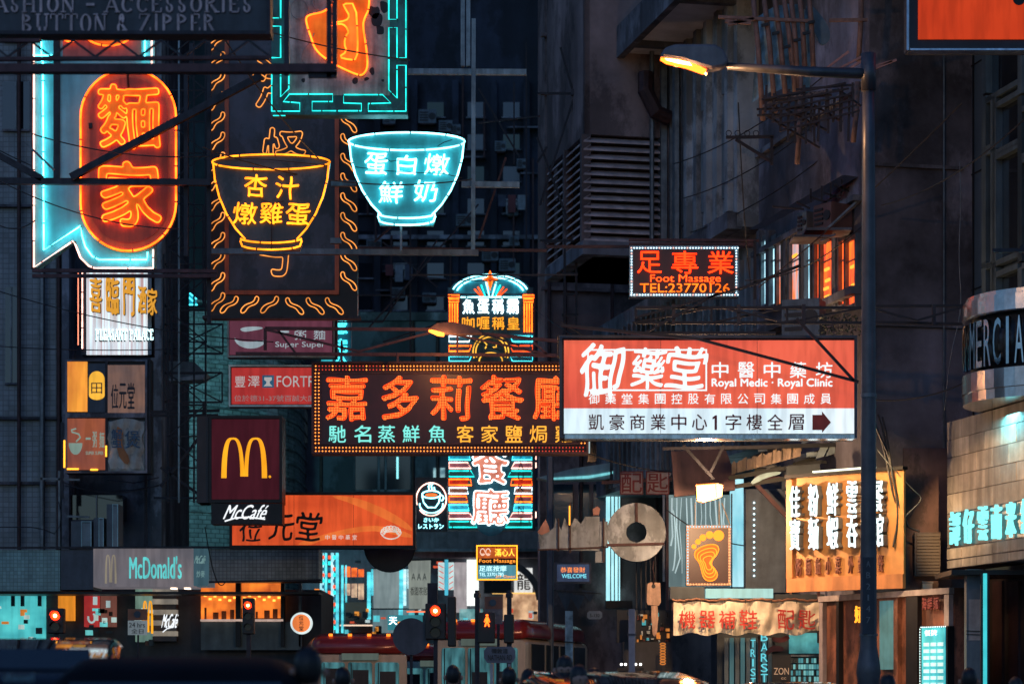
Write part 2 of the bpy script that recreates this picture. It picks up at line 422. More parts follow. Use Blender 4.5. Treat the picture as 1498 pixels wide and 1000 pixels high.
def bld(label, name='building', cat='building'):
    return empty(name, label, cat, (0, 0, 0))
def piece(root, name, m, mt, at=None, **k):
    o = m.build(name, mt, root, **k); return o
# --- far dark row behind everything
b = bld('unlit dark tower block closing the end of the street')
piece(b, 'wall', M().box((-60, 175, 0), (60, 180, 75)), CONCD)
for fl in range(3, 20):
    for c_ in range(-9, 10):
        if random.random() < .55: continue
        M().box((c_*2.3-.5, 174.9, fl*3.1), (c_*2.3+.5, 175.01, fl*3.1+1.3)).build('window', GLASSD, b)
# --- C1: tenement with air conditioners, straight ahead
b = bld('grimy bluish tenement hung with air conditioners behind the bowl signs')
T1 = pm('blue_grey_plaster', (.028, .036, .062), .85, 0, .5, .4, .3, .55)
Yc = 125
x0, x1 = P2(470, Yc)[0], P2(800, Yc)[0]
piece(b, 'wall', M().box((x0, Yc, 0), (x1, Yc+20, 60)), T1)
piece(b, 'ledge', M().box((x0, Yc-.5, zat(352, Yc)), (x1, Yc, zat(346, Yc))), CONC)
for xx in (548, 602, 662, 718, 766):
    piece(b, 'pier', M().box((P2(xx, Yc)[0], Yc-.45, zat(620, Yc)), (P2(xx+9, Yc)[0], Yc, zat(120, Yc))), T1)
random.seed(11)
WINM = em('dim_window_light', (.012, .026, .04), 1.0)
for row in range(9):
    for colx in (520, 572, 625, 684, 736):
        py = 150+row*47; X0 = P2(colx, Yc)[0]
        M().box((X0, Yc-.06, zat(py+22, Yc)), (X0+.85, Yc, zat(py, Yc))).build('window', GLASSD if random.random() < .75 else WINM, b)
        M().box((X0-.08, Yc-.2, zat(py+24, Yc)), (X0+.95, Yc, zat(py+22, Yc))).build('sill', CONC, b)
for i in range(26):
    px = random.uniform(500, 785); py = random.uniform(190, 520); X0 = P2(px, Yc)[0]; z_ = zat(py, Yc); q_ = random.random()
    if q_ < .4: M().box((X0, Yc-.5, z_), (X0+random.uniform(.6,1.8), Yc, z_+.08)).build('window_hood', CONCD, b)
    elif q_ < .7: M().tube([(X0, Yc-.5, z_), (X0, Yc-.5, z_+random.uniform(2,9))], .06).build('drain_pipe', RUST, b)
    else:
        for j in range(3): M().box((X0+j*.5, Yc-.9, z_-random.uniform(.5,.9)), (X0+j*.5+.4, Yc-.87, z_)).build('laundry', random.choice([pm('laundry_pale', (.25,.28,.3), .8), pm('laundry_dark', (.06,.07,.1), .8), pm('laundry_red', (.16,.04,.04), .8)]), b)
        M().box((X0-.2, Yc-.9, z_), (X0+1.7, Yc-.86, z_+.04)).build('laundry_rail', STEEL, b)
ACW = pm('ac_casing', (.1, .14, .17), .5, 0, .3, 5, .05, .5)
def ac_unit(px, py, Y, wpx, hpx, label, yaw=0, grp=None, dep=.5, mt=None):
    s = S('air_conditioner', label, 'air conditioner', px, py, px+wpx, py+hpx, Y, yaw, grp); k = s.k; wd, h = wpx*k, hpx*k
    M().box((-wd/2, 0, 0), (wd/2, dep, h)).build('casing', mt or ACW, s.o)
    m = M()
    for i in range(4): m.box((-wd*.42, -.02, h*(.15+.19*i)), (wd*.05, 0, h*(.15+.19*i)+h*.1))
    m.build('grille', BLK, s.o)
    M().disc((wd*.27, h*.5), min(wd*.2, h*.38), -.02, 0, 14).build('fan_opening', BLK, s.o)
    M().box((-wd*.4, .05, -.06), (wd*.4, dep+.3, 0)).build('bracket', RUST, s.o)
    return s
acs = [(612,160,26,20),(642,176,20,16),(560,166,18,15),(724,206,16,15),(660,182,14,14),(598,302,20,16),(667,313,26,17),(705,365,24,16),(730,378,24,18),(742,300,16,15),(640,268,18,13),(756,232,14,14),(590,244,18,13),(536,350,22,14),(572,420,20,15),(618,428,20,14),(645,205,14,12),(745,345,14,14)]
acl = ['big air conditioner just above the turquoise bowl, under the fret sign corner','small air conditioner next to the big one above the turquoise bowl','air conditioner partly behind the fret border sign lower edge','air conditioner highest on the wall past the pale steel post','tiny air conditioner above the rim end of the turquoise bowl','air conditioner showing under the lower left side of the turquoise bowl','pale air conditioner touching the right flank of the turquoise bowl foot','air conditioner just past the post at the rail end','largest air conditioner above the arch of the restaurant tower sign','air conditioner beside the louvred oriel, above the red rail','air conditioner hidden behind the turquoise bowl side','air conditioner below the topmost one past the steel post','air conditioner behind the turquoise bowl body','air conditioner beside the flame bordered sign near the lowest rail','lone air conditioner low on the wall beside the flame border sign','air conditioner low on the wall midway to the arched neon sign','narrow air conditioner tucked above the bowl rim near the post','air conditioner between the arched neon sign and the louvred oriel']
for i, (x, y, a_, h_) in enumerate(acs):
    ac_unit(x, y, Yc-.55, a_, h_, acl[i], grp='air conditioners on the tenement behind the bowl signs')
# --- C2: building whose left edge stands at 785
b = bld('tall purplish tenement behind the louvred oriel with cross bracing on its side')
T2 = pm('mauve_plaster', (.26, .2, .2), .85, 0, .5, .5, .2, .5)
p = Vector(P2(797, 62)); q = off(p, 0, 9); rr_ = off(p, 30, 9); ss = off(p, .8, 0); ss2 = Vector(P2(788, 70))
piece(b, 'wall', M().vprism([p, q, rr_, Vector(P2(800, 95)), ss], 0, 40), T2)
for py in (50, 135, 290, 420):
    a = Vector(p); piece(b, 'string_course', M().vprism([off(p, -.15, -.12), off(p, -.15, 3), off(p, 0, 3), off(p, 0, -.12)], zat(py+5, 62), zat(py, 62)), T2)
for py in (66, 240):
    c_ = off(p, 0, .35); piece(b, 'window', M().vprism([off(c_, -.08, 0), off(c_, -.08, 1.0), off(c_, 0, 1.0), off(c_, 0, 0)], zat(py+40, 62), zat(py, 62)), GLASSD)
for a_ in (.08, .5, 1.75): piece(b, 'drain_pipe', M().tube([(*off(p, -.15, a_), 0), (*off(p, -.15, a_), 38)], .05), RUST)

# --- R3: blank-sided concrete tenement
A3 = Vector(P2(1272, 42)); B3 = hit(1110, A3)
b3 = bld('stained concrete tenement with blank dark side wall beside the lamp post')
piece(b3, 'wall', M().vprism([A3, off(A3, 0, 10), off(B3, 0, 10), B3], 0, 35), pm('stained_render', (.27,.26,.32), .9, 0, .95, .38, .6, .6))
for i, (px, py, qx, qy) in enumerate([(1276,236,1410,236),(1276,470,1410,472)]):
    Y = 41.9; piece(b3, 'ledge', M().vprism([off(A3,-.06,.02), off(A3,-.06,1.7), off(A3,0,1.7), off(A3,0,.02)], zat(py+5, Y), zat(py, Y)), CONCD)
# conduit down the blank wall
c_ = off(A3, -.06, 1.35); piece(b3, 'conduit', M().tube([(*c_, z) for z in (4, 12, 20, 25)], .018), GREY)
# windows in the street face, y 300-460
def wall_rect(A, px0, px1, py0, py1, th=.06, out=0.0):
    """box on the street-side wall line through A, between two photo columns"""
    p0 = hit(px0, A); p1 = hit(px1, A)
    ym = (p0.y+p1.y)/2
    return M().vprism([off(p0, 0, -out-th), off(p0, 0, -out), off(p1, 0, -out), off(p1, 0, -out-th)], zat(py1, ym), zat(py0, ym))
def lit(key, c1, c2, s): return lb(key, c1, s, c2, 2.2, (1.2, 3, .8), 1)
LR = lit('painted_red_reflection', (2.2, .26, .03), (.6, .05, .04), 1.2); LC = lit('painted_cyan_reflection', (.9, 1.5, 1.7), (.2, .5, .65), 1.2)  # emissive panes painted as the neon reflections in these windows
LM = lit('painted_orange_cyan_reflection', (1.5, .3, .08), (.25, .6, .75), 1.0)
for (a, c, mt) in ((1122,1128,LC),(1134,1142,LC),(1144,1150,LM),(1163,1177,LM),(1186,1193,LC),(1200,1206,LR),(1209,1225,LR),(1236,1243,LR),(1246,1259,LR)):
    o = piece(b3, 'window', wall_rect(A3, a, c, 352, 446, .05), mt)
    M2 = wall_rect(A3, a-2.4, a-.2, 345, 450, .12); M2.build('frame', GREY, o); wall_rect(A3, c+.2, c+2, 345, 450, .12).build('frame', GREY, o)
    wall_rect(A3, a-.1, c+.1, 344, 352, .1).build('frame', GREY, o); wall_rect(A3, a-.1, c+.1, 446, 451, .13).build('sill', CONC, o)
    wall_rect(A3, a, c, 380, 381.5, .09).build('glazing_bar', GREY, o)
LETR = em('painted_yellow_reflection', (2.2, .7, .08))  # emissive strips painted as bright reflections on the window glass
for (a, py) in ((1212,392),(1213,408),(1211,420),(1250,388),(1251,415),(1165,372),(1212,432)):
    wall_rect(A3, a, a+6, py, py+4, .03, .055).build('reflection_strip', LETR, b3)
piece(b3, 'floor_band', wall_rect(A3, 1111, 1262, 330, 338, .18), CONC)
piece(b3, 'floor_band', wall_rect(A3, 1111, 1262, 455, 466, .22), CONC)
for px in (1116, 1130, 1155, 1182, 1228): piece(b3, 'pilaster', wall_rect(A3, px, px+4.5, 338, 455, .14), CONC)
piece(b3, 'upper_band', wall_rect(A3, 1111, 1262, 175, 183, .1), CONC)
# --- R2: projecting upper floors and louvred oriel
b2 = bld('pale pilastered tenement with louvred oriel and canopy slab above the massage sign')
A2 = off(B3, 0, -.45)
q0 = hit(985, A2); near2 = A2
LITP = pm('pale_cladding', (.42, .44, .46), .7, 0, .4, .8, .15, .5)
z_b = 10.6
piece(b2, 'wall', M().vprism([near2, off(near2, 0, 8), off(q0, 0, 8), q0], z_b, 34), LITP)
for i in range(9):
    a_ = .25+i*.72
    pp = off(near2, a_, 0)
    if pp.y > q0.y: break
    piece(b2, 'pilaster', M().vprism([off(pp,0,-.12), off(pp,0,0), off(pp,.22,0), off(pp,.22,-.12)], z_b+.35, 16), LITP)
    if i % 2 == 0:
        for zz in (11.3, 13.4):
            piece(b2, 'recessed_panel', M().vprism([off(pp,.3,-.05), off(pp,.3,0), off(pp,.62,0), off(pp,.62,-.05)], zz, zz+1.7), pm('grey_panel', (.2,.23,.25), .6))
piece(b2, 'edge_beam', M().vprism([off(near2,0,-.2), off(near2,0,.1), off(q0,0,.1), off(q0,0,-.2)], z_b-.05, z_b+.28), CONC)
piece(b2, 'downpipe', M().tube([(*off(near2, 3.6, -.2), z_b), (*off(near2, 3.6, -.2), 20)], .09), GREY)
piece(b2, 'downpipe', M().tube([(*off(near2, 4.6, -.2), z_b), (*off(near2, 4.6, -.2), 20)], .13), GREY)
# recessed lower wall with vertical ribs
low = off(B3, 0, .15); lq = off(low, 14, 0)
piece(b2, 'lower_wall', M().vprism([low, off(low,0,6), off(lq,0,6), lq], 6.3, z_b), pm('ribbed_sheet', (.3,.32,.35), .6, .1, .4, 1, .1, .5))
for i in range(30):
    pp = off(low, .15+i*.42, 0)
    piece(b2, 'rib', M().vprism([off(pp,0,-.09), off(pp,0,0), off(pp,.14,0), off(pp,.14,-.09)], 6.4, z_b-.4), _m['ribbed_sheet'])
# louvred oriel
cR = q0; cL = None
k = (855-CX)/F
t = (cR.x-k*cR.y)/(R[0]-k*R[1]); cL = Vector((cR.x-R[0]*t, cR.y-R[1]*t)); cF = hit(800, cL)
zt, zb_ = zat(196, cL.y), zat(352, cL.y); zbot = zat(372, cL.y)
piece(b2, 'oriel_core', M().vprism([off(cL,.25,.25), off(cR,.25,0), off(cF,0,3), off(cF,0,.25)], zbot, 26), pm('dark_void', (.03,.025,.03), .9))
piece(b2, 'oriel_panel', M().vprism([cL, cR, off(cR,.12,0), off(cL,.12,0)], zt, 26), T2)
piece(b2, 'oriel_panel', M().vprism([cL, off(cL,0,.12), off(cF,0,.12), cF], zt, 26), T2)
piece(b2, 'oriel_base', M().vprism([off(cL,-.05,-.05), off(cR,-.05,0), off(cF,0,3), off(cF,0,-.05)], zbot, zb_), CONC)
piece(b2, 'frame_strip', M().vprism([off(cR,-.04,-.28), off(cR,-.04,0), off(cR,.1,0), off(cR,.1,-.28)], zbot, zt+.2), T2)
SL = pm('louvre_slat', (.6, .5, .5), .55, .1, .3, 2, .05, .35)
n = 13; hs = (zt-zb_)/n
for i in range(n):
    z0 = zb_+i*hs
    m = M(); a, c = off(cL,-.02,0), off(cR,-.02,-.3); a2, c2 = off(cL,.14,0), off(cR,.14,-.3)
    m.add([(*a,z0),(*c,z0),(*c,z0+.04),(*a,z0+.04),(*a2,z0+hs*.62),(*c2,z0+hs*.62),(*c2,z0+hs*.62+.03),(*a2,z0+hs*.62+.03)],
          [(0,1,2,3),(3,2,6,7),(7,6,5,4),(0,4,5,1),(0,3,7,4),(1,5,6,2)]); piece(b2, 'slat', m, SL)
    m = M(); a, c = off(cL,0,-.02), off(cF,0,-.02); a2, c2 = off(cL,0,.14), off(cF,0,.14)
    m.add([(*a,z0),(*c,z0),(*c,z0+.04),(*a,z0+.04),(*a2,z0+hs*.62),(*c2,z0+hs*.62),(*c2,z0+hs*.62+.03),(*a2,z0+hs*.62+.03)],
          [(1,0,3,2),(2,3,7,6),(6,7,4,5),(4,0,1,5),(0,4,7,3),(1,2,6,5)]); piece(b2, 'slat', m, SL)
for f_ in (0, .45, .97):
    pp = Vector((cL.x+(cF.x-cL.x)*f_, cL.y+(cF.y-cL.y)*f_)); piece(b2, 'mullion', M().vprism([off(pp,0,-.06), off(pp,0,.14), off(pp,.16,.14), off(pp,.16,-.06)], zb_, zt), T2)
for i in range(9):
    z0 = zt+.3+i*1.0
    if z0 > 25: break
# canopy slab
e0 = Vector(P2(890, 53.4)); zs = zat(100, 53.4)
piece(b2, 'canopy_slab', M().vprism([e0, off(e0, 0, 6), off(e0, -22, 6), off(e0, -22, 0)], zs, zs+.15), pm('slab_soffit', (.75,.75,.8), .8, 0, .3, .7, .1, .2))
piece(b2, 'canopy_fascia', M().vprism([off(e0,0,-.16), off(e0,0,0), off(e0,-22,0), off(e0,-22,-.16)], zs-.12, zs+.55), CONC)
for i in range(6): piece(b2, 'soffit_beam', M().vprism([off(e0,-3.4*i-2.2,0), off(e0,-3.4*i-2.2,6), off(e0,-3.4*i-2.4,6), off(e0,-3.4*i-2.4,0)], zs-.12, zs-.002), CONC)
a_ = off(cL, -.3, .9)
piece(b2, 'duct', M().tube([(*off(cR,-.3,-.7), zt+1.3), (*off(cR,-.35,-.72), zt+.9), (*off(cR,-.4,-.5), zt+.45), (*off(cR,-.35,-.2), zt+.35)], .17, n=10), RUST)
for bb in (-.12, -.55): piece(b2, 'pipe', M().tube([(*off(cR,-.25,bb), zbot), (*off(cR,-.25,bb), 20)], .05), GREY)

# --- R4: modern building at the right edge
A4 = hit(1412, off(A3, .3, 0), R); E4 = hit(1575, A4)
b4 = bld('blue clad modern building with framed window above the round canopy')
piece(b4, 'wall', M().vprism([A4, off(A4, 0, 8), off(E4, 0, 8), E4], 0, 35), pm('blue_cladding', (.12,.17,.21), .35, .2, .25, .6, .05, .25))
FR4 = pm('window_frame_blue', (.14,.2,.24), .35, .5, .2, 3)
def win4(px0, px1, py0, py1):
    o = piece(b4, 'window', wall_rect(A4, px0, px1, py0, py1, .02), GLASSD)
    for r_ in ((px0-6, px0, py0-8, py1+8), (px1, px1+6, py0-8, py1+8), (px0, px1, py0-8, py0), (px0, px1, py1, py1+8)):
        wall_rect(A4, *r_, .14).build('frame', FR4, o)
for r_ in ((1453,1462,150,212),(1466,1500,150,212),(1453,1462,226,385),(1466,1500,226,375),(1453,1462,392,440),(1466,1500,400,440),(1453,1500,20,130),(1506,1560,150,212),(1506,1560,226,375)):
    win4(*r_)
for px in (1424, 1440): piece(b4, 'cladding_joint', wall_rect(A4, px, px+1.5, 0, 1000, .02), BLK)
for py in (90, 250, 420): piece(b4, 'cladding_joint', wall_rect(A4, 1412, 1452, py, py+1.5, .02), BLK)
LOWD = pm('dark_shopfront', (.04,.03,.035), .5, .2)
piece(b4, 'shopfront', wall_rect(A4, 1414, 1560, 835, 1045, .08), LOWD)
for px in (1400+20, 1440, 1462, 1486): piece(b4, 'shopfront_panel', wall_rect(A4, px, px+14, 850, 1040, .05, .08), pm('maroon_panel', (.06,.03,.035), .4))

# --- L1 : tiled building on the left
YL = 62
b1 = bld('pale tiled corner building holding the palace sign and billboards')
TL = tile('pale_tile_wall', (.26,.3,.34), .5, .15, .13)
piece(b1, 'wall', M().box((P2(-120, YL)[0], YL, 0), (P2(102, YL)[0], YL+6, 34)), TL)
piece(b1, 'recess_wall', M().box((P2(102, YL+.6)[0], YL+.6, 0), (P2(236, YL+.6)[0], YL+6, 34)), pm('dark_plaster', (.1,.12,.15), .85, 0, .5, 1, .2, .5))
piece(b1, 'pier', M().box((P2(94, YL)[0], YL-.3, 0), (P2(104, YL)[0], YL+.6, 34)), CONC)
piece(b1, 'pier', M().box((P2(221, YL)[0], YL-.1, 0), (P2(237, YL)[0], YL+.6, 34)), pm('grey_pier', (.3,.36,.38), .8, 0, .4, 1.5, .1, .5))
for py in (300, 610, 705): piece(b1, 'ledge', M().box((P2(-120, YL)[0], YL-.15, zat(py+4, YL)), (P2(93, YL)[0], YL, zat(py, YL))), CONCD)
for px, rr in ((64, .07), (30, .05), (88, .06)): piece(b1, 'drain_pipe', M().tube([(P2(px, YL)[0], YL-.2, 3.5), (P2(px, YL)[0], YL-.2, 30)], rr), RUST if rr < .07 else GREY)
for (a, c, py0, py1) in ((4, 44, 120, 190), (104, 180, 724, 760), (6,40,-20,60), (8, 26, 420, 560)):
    o = piece(b1, 'window', M().box((P2(a, YL)[0], YL-.04, zat(py1, YL)), (P2(c, YL)[0], YL+.7, zat(py0, YL))), GLASSD)
    M().box((P2(a, YL)[0], YL-.1, zat(py1+3, YL)), (P2(c, YL)[0], YL-.041, zat(py1, YL))).build('sill', CONC, o)
    M().box((P2((a+c)/2-1, YL)[0], YL-.08, zat(py1, YL)), (P2((a+c)/2+1, YL)[0], YL-.041, zat(py0, YL))).build('glazing_bar', GREY, o)
# --- L2: curved tiled block, lit teal
b = bld('round cornered tiled block seen through the lattice frames')
YQ = 86; cx_, cy_ = P2(232, YQ)[0], YQ+7; rad = 4.4
pts = [(cx_+rad*math.sin(a), cy_-rad*1.6*math.cos(a)) for a in [math.radians(q) for q in range(-10, 91, 8)]]
m = M(); foot = [(cx_-4, cy_-rad*1.6*math.cos(math.radians(10)))]+pts+[(cx_+rad, cy_+10), (cx_-4, cy_+10)]
TQ = pm('teal_tile', (.30,.36,.36), .3, 0, .7, 1.6, .0, .35)
piece(b, 'wall', M().vprism(foot, 0, zat(452, YQ)), tile('curved_tile_wall', (.36,.42,.42), .3, .28, .16, .25, .5))
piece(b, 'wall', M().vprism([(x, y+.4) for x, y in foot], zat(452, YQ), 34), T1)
for py in range(440, 760, 22):
    z = zat(py, YQ); piece(b, 'tile_band', M().vprism([(x+(x-cx_)*.012, y-.06) for x, y in foot[:-2]]+foot[-2:], z, z+.09), TQ)
# --- L3: grey wall in the middle distance
b = bld('plain grey rendered block with one wide window behind the restaurant sign')
YG = 96
piece(b, 'wall', M().box((P2(330, YG)[0], YG, 0), (P2(665, YG)[0], YG+10, zat(462, YG))), pm('grey_render', (.17,.19,.23), .85, 0, .4, .35, .2, .5))
piece(b, 'parapet', M().box((P2(330, YG)[0], YG-.3, zat(470, YG)), (P2(667, YG)[0], YG, zat(458, YG))), CONC)
for px in (430, 470, 604, 640): piece(b, 'drain_pipe', M().tube([(P2(px, YG)[0], YG-.1, 5), (P2(px, YG)[0], YG-.1, zat(470, YG))], .06), RUST)
for (a, c, d_, e_) in ((520, 552, 664, 716), (556, 562, 664, 716), (566, 600, 664, 716), (434, 450, 590, 648), (612,650,560,600)):
    o = piece(b, 'window', M().box((P2(a, YG)[0], YG-.03, zat(e_, YG)), (P2(c, YG)[0], YG+.1, zat(d_, YG))), GLASSD)
    m = M(); m.box((P2(a, YG)[0], YG-.12, zat(d_, YG)), (P2(c, YG)[0], YG-.03, zat(d_-3, YG))); m.build('frame', CONC, o)
    M().box((P2(a, YG)[0], YG-.12, zat(e_+3, YG)), (P2(c, YG)[0], YG-.031, zat(e_, YG))).build('sill', CONC, o)
    M().box((P2(a-3, YG)[0], YG-.12, zat(e_, YG)), (P2(a, YG)[0], YG-.031, zat(d_, YG))).build('frame', CONC, o)
piece(b, 'window_light', M().box((P2(580, YG)[0], YG-.05, zat(700, YG)), (P2(583, YG)[0], YG-.035, zat(668, YG))), em('cold_tube', (.4, 1.2, 1.3)))
for px in (634, 644): piece(b, 'window', M().box((P2(px, YG)[0], YG-.05, zat(702, YG)), (P2(px+7, YG)[0], YG, zat(684, YG))), lb('pale_room', (.45,.75,.8), .8, (.1,.2,.25), 4))
# --- mid right block, brownish, behind the key
b = bld('brownish flats wall between the restaurant sign and the shoe repair stall')
YM = 61.4
piece(b, 'wall', M().box((P2(790, YM)[0], YM, 0), (P2(1040, YM)[0], YM+.4, zat(600, YM))), pm('brown_render', (.24,.19,.19), .85, 0, .45, .6, .2, .5))
for px in (850, 905, 960): piece(b, 'drain_pipe', M().tube([(P2(px, YM)[0], YM-.1, 4), (P2(px, YM)[0], YM-.1, zat(600, YM))], .05), RUST)
for a, c in ((800, 838), (846, 862), (868, 900)):
    piece(b, 'window', M().box((P2(a, YM)[0], YM-.04, zat(775, YM)), (P2(c, YM)[0], YM, zat(708, YM))), pm('blue_glass', (.02,.05,.08), .1, .3))
piece(b, 'arched_window', M().box((P2(860, YM)[0], YM-.04, zat(675, YM)), (P2(880, YM)[0], YM, zat(640, YM))), GLASSD)
# ================================================================== hanging signs
def arc(cx, cy, rx, ry, a0, a1, n=24): return [(cx+rx*math.cos(math.radians(a0+(a1-a0)*i/n)), cy-ry*math.sin(math.radians(a0+(a1-a0)*i/n))) for i in range(n+1)]
def rrect(x0, y0, x1, y1): return [(x0, y0), (x1, y0), (x1, y1), (x0, y1)]
def smooth(pts, it=2, closed=True):
    for _ in range(it):
        q = []; n = len(pts)
        for i in range(n if closed else n-1):
            a, b = pts[i], pts[(i+1) % n]
            q += [(a[0]*.75+b[0]*.25, a[1]*.75+b[1]*.25), (a[0]*.25+b[0]*.75, a[1]*.25+b[1]*.75)]
        pts = q if closed else [pts[0]]+q+[pts[-1]]
    return pts
# --- near board: FASHION - ACCESSORIES / BUTTON & ZIPPER
s = S('hanging_signboard', 'unlit grey signboard lettered FASHION - ACCESSORIES, BUTTON & ZIPPER', 'sign', -60, -60, 396, 48, 24)
s.panel('board', pm('grey_board', (.07,.08,.095), .6, .1, .4, 3, .05, .5), -60, -60, 392, 48, 0, .2)
s.frame('frame', STEEL, -62, -62, 396, 51, 5, .03, .22)
LT = pm('faded_letter', (.75,.55,.55), .6, 0, .35, 8, .05, .4)
def serif_text(s, txt, box, mt, f=.02, th=.5, wpx=1.3, **k):
    """upright lettering with thickened stems and slab feet"""
    return s.text(txt, box, mt, style='serif', f=f, r=wpx, name='lettering', **k)
# simple serif face: strokes per letter on a 1 x 1 cell (x, y up); T thick, t thin
SER = {
'A': [('t',0,0,.46,1),('T',.46,1,.92,0),('t',.17,.34,.68,.34),('s',.0,0),('s',.9,0)],
'B': [('T',.15,0,.15,1),('C',.15,.76,.42,.24),('C',.15,.27,.5,.27)],
'C': [('O',.5,.5,.48,.5,42,318),('t',.86,.72,.88,.95)],
'D': [('T',.15,0,.15,1),('C',.15,.5,.72,.5)],
'E': [('T',.15,0,.15,1),('t',.05,.97,.8,.97),('t',.05,.03,.85,.03),('t',.15,.52,.6,.52),('t',.8,.97,.82,.75),('t',.85,.03,.88,.28)],
'F': [('T',.18,0,.18,1),('t',.05,.97,.8,.97),('t',.15,.5,.6,.5),('t',.8,.97,.82,.72),('s',.18,0)],
'H': [('T',.15,0,.15,1),('T',.85,0,.85,1),('t',.15,.52,.85,.52),('s',.15,0),('s',.15,1),('s',.85,0),('s',.85,1)],
'I': [('T',.5,0,.5,1),('s',.5,0),('s',.5,1)],
'L': [('T',.18,0,.18,1),('t',.05,.03,.85,.03),('t',.85,.03,.88,.3),('s',.18,1)],
'M': [('t',.1,0,.14,1),('T',.14,1,.5,.05),('t',.5,.05,.86,1),('T',.86,1,.88,0),('s',.1,0),('s',.88,0),('s',.1,1),('s',.9,1)],
'N': [('t',.12,0,.12,1),('T',.12,1,.85,0),('t',.85,0,.85,1),('s',.12,0),('s',.12,1),('s',.85,1)],
'O': [('O',.5,.5,.46,.5,0,360)],
'P': [('T',.18,0,.18,1),('C',.18,.73,.5,.27),('s',.18,0)],
'R': [('T',.15,0,.15,1),('C',.15,.75,.46,.25),('T',.45,.5,.9,0),('s',.15,0),('s',.92,0)],
'S': [('O',.45,.74,.33,.26,40,270),('O',.45,.26,.35,.26,-220,90-180+90+0),],
'T': [('T',.5,0,.5,1),('t',.02,.97,.98,.97),('t',.02,.97,.02,.74),('t',.98,.97,.98,.74),('s',.5,0)],
'U': [('T',.15,.3,.15,1),('t',.85,.3,.85,1),('O',.5,.32,.35,.32,180,360),('s',.15,1),('s',.85,1)],
'Z': [('t',.08,.97,.88,.97),('T',.86,.97,.1,.03),('t',.08,.03,.92,.03),('t',.1,.97,.08,.74),('t',.92,.03,.94,.28)],
'-': [('T',.1,.5,.9,.5)],
'&': [('O',.42,.75,.22,.25,0,360),('O',.38,.27,.34,.27,60,330),('T',.25,.62,.92,0)],
}
SER['S'] = [('O',.48,.74,.34,.26,35,265),('O',.45,.27,.36,.27,-215+180-180,85)]
WIDE = {'I': .5, '-': .8, 'M': 1.25, ' ': .45, 'E': .85, 'F': .82, 'L': .85, 'S': .78}
def serif_letters(s, txt, box, mt, f=.02, d=.02, T=.2, t=.09):
    x0, y0, x1, y1 = box; tot = sum(WIDE.get(c, 1)*1.18 for c in txt)-.18; u = (x1-x0)/tot; x = x0; h = y1-y0
    for c in txt:
        wd = WIDE.get(c, 1)*u
        if c != ' ':
            m = M(); k = s.k
            def P(a, b_): return s.L((x+a*wd, y1-b_*h))
            def stroke(a, b_, w_):
                (p, q), (p2, q2) = a, b_; L_ = math.hypot(p2-p, q2-q) or 1; nx, nz = -(q2-q)/L_*w_/2, (p2-p)/L_*w_/2
                m.prism([(p+nx, q+nz), (p2+nx, q2+nz), (p2-nx, q2-nz), (p-nx, q-nz)], -f, -f+d)
            for e in SER[c]:
                if e[0] in 'Tt': stroke(P(e[1], e[2]), P(e[3], e[4]), (T if e[0] == 'T' else t)*u*k)
                elif e[0] == 's': m.prism([P(e[1]-.2, e[2]-(.0 if e[2] < .5 else .06)), P(e[1]+.2, e[2]-(.0 if e[2] < .5 else .06)), P(e[1]+.2, e[2]+(.06 if e[2] < .5 else 0)), P(e[1]-.2, e[2]+(.06 if e[2] < .5 else 0))], -f-.001, -f+d)
                else:
                    if e[0] == 'C': cx0, cy0, rx, ry, a0, a1 = e[1], e[2], e[3]+.15, e[4]-.03, -90, 90
                    else: cx0, cy0, rx, ry, a0, a1 = e[1:]
                    n = 14; out = []; inn = []
                    for i in range(n+1):
                        a = math.radians(a0+(a1-a0)*i/n); w_ = (t+(T-t)*abs(math.cos(a)))/1.0
                        out.append(P(cx0+rx*math.cos(a), cy0+ry*math.sin(a))); inn.append(P(cx0+(rx-w_*1.1)*math.cos(a), cy0+(ry-w_*u/h*1.1)*math.sin(a)))
                    v = [(p, -f, q) for p, q in out]+[(p, -f, q) for p, q in inn]
                    m.add(v, [(i, n+1+i, n+2+i, i+1) for i in range(n)]); m.add([(p, -f+d, q) for p, q in out]+[(p, -f+d, q) for p, q in inn], [(i, i+1, n+2+i, n+1+i) for i in range(n)])
                    m.add([(p, -f, q) for p, q in out]+[(p, -f+d, q) for p, q in out], [(i, i+1, n+2+i, n+1+i) for i in range(n)])
            m.build('letter', mt, s.o)
        x += wd+.18*u
serif_letters(s, 'FASHION - ACCESSORIES', (-26, -4, 357, 19), LT)
serif_letters(s, 'BUTTON & ZIPPER', (32, 21, 310, 49), LT)
# near girders beneath the board
TR = pm('maroon_steel', (.09,.04,.045), .55, .4, .45, 5, .15, .3)
s = S('sign_girder', 'dark red lattice girder and square hanger below the fashion signboard', 'girder', -60, 48, 490, 116, 24)
s.bars('chord', TR, [((-60,103),(492,103))], 12, .05, .12)
s.bars('chord', TR, [((-60,88),(395,86)),((-60,61),(60,61))], 5, .03, .06)
s.bars('diagonal', STEEL, [((i*32-20,60+(i%2)*24),(i*32+12,84-(i%2)*24)) for i in range(0, 13)], 3, .02)
s.bars('hanger', STEEL, [((420,-60),(420,112)),((482,-60),(482,116)),((490,-60),(490,112)),((452,112),(493,112))], 7, .04, .05)
for i in range(8): s.bars('lacing', TR, [((480,-10+i*15),(491,-6+i*15))], 2, .05)

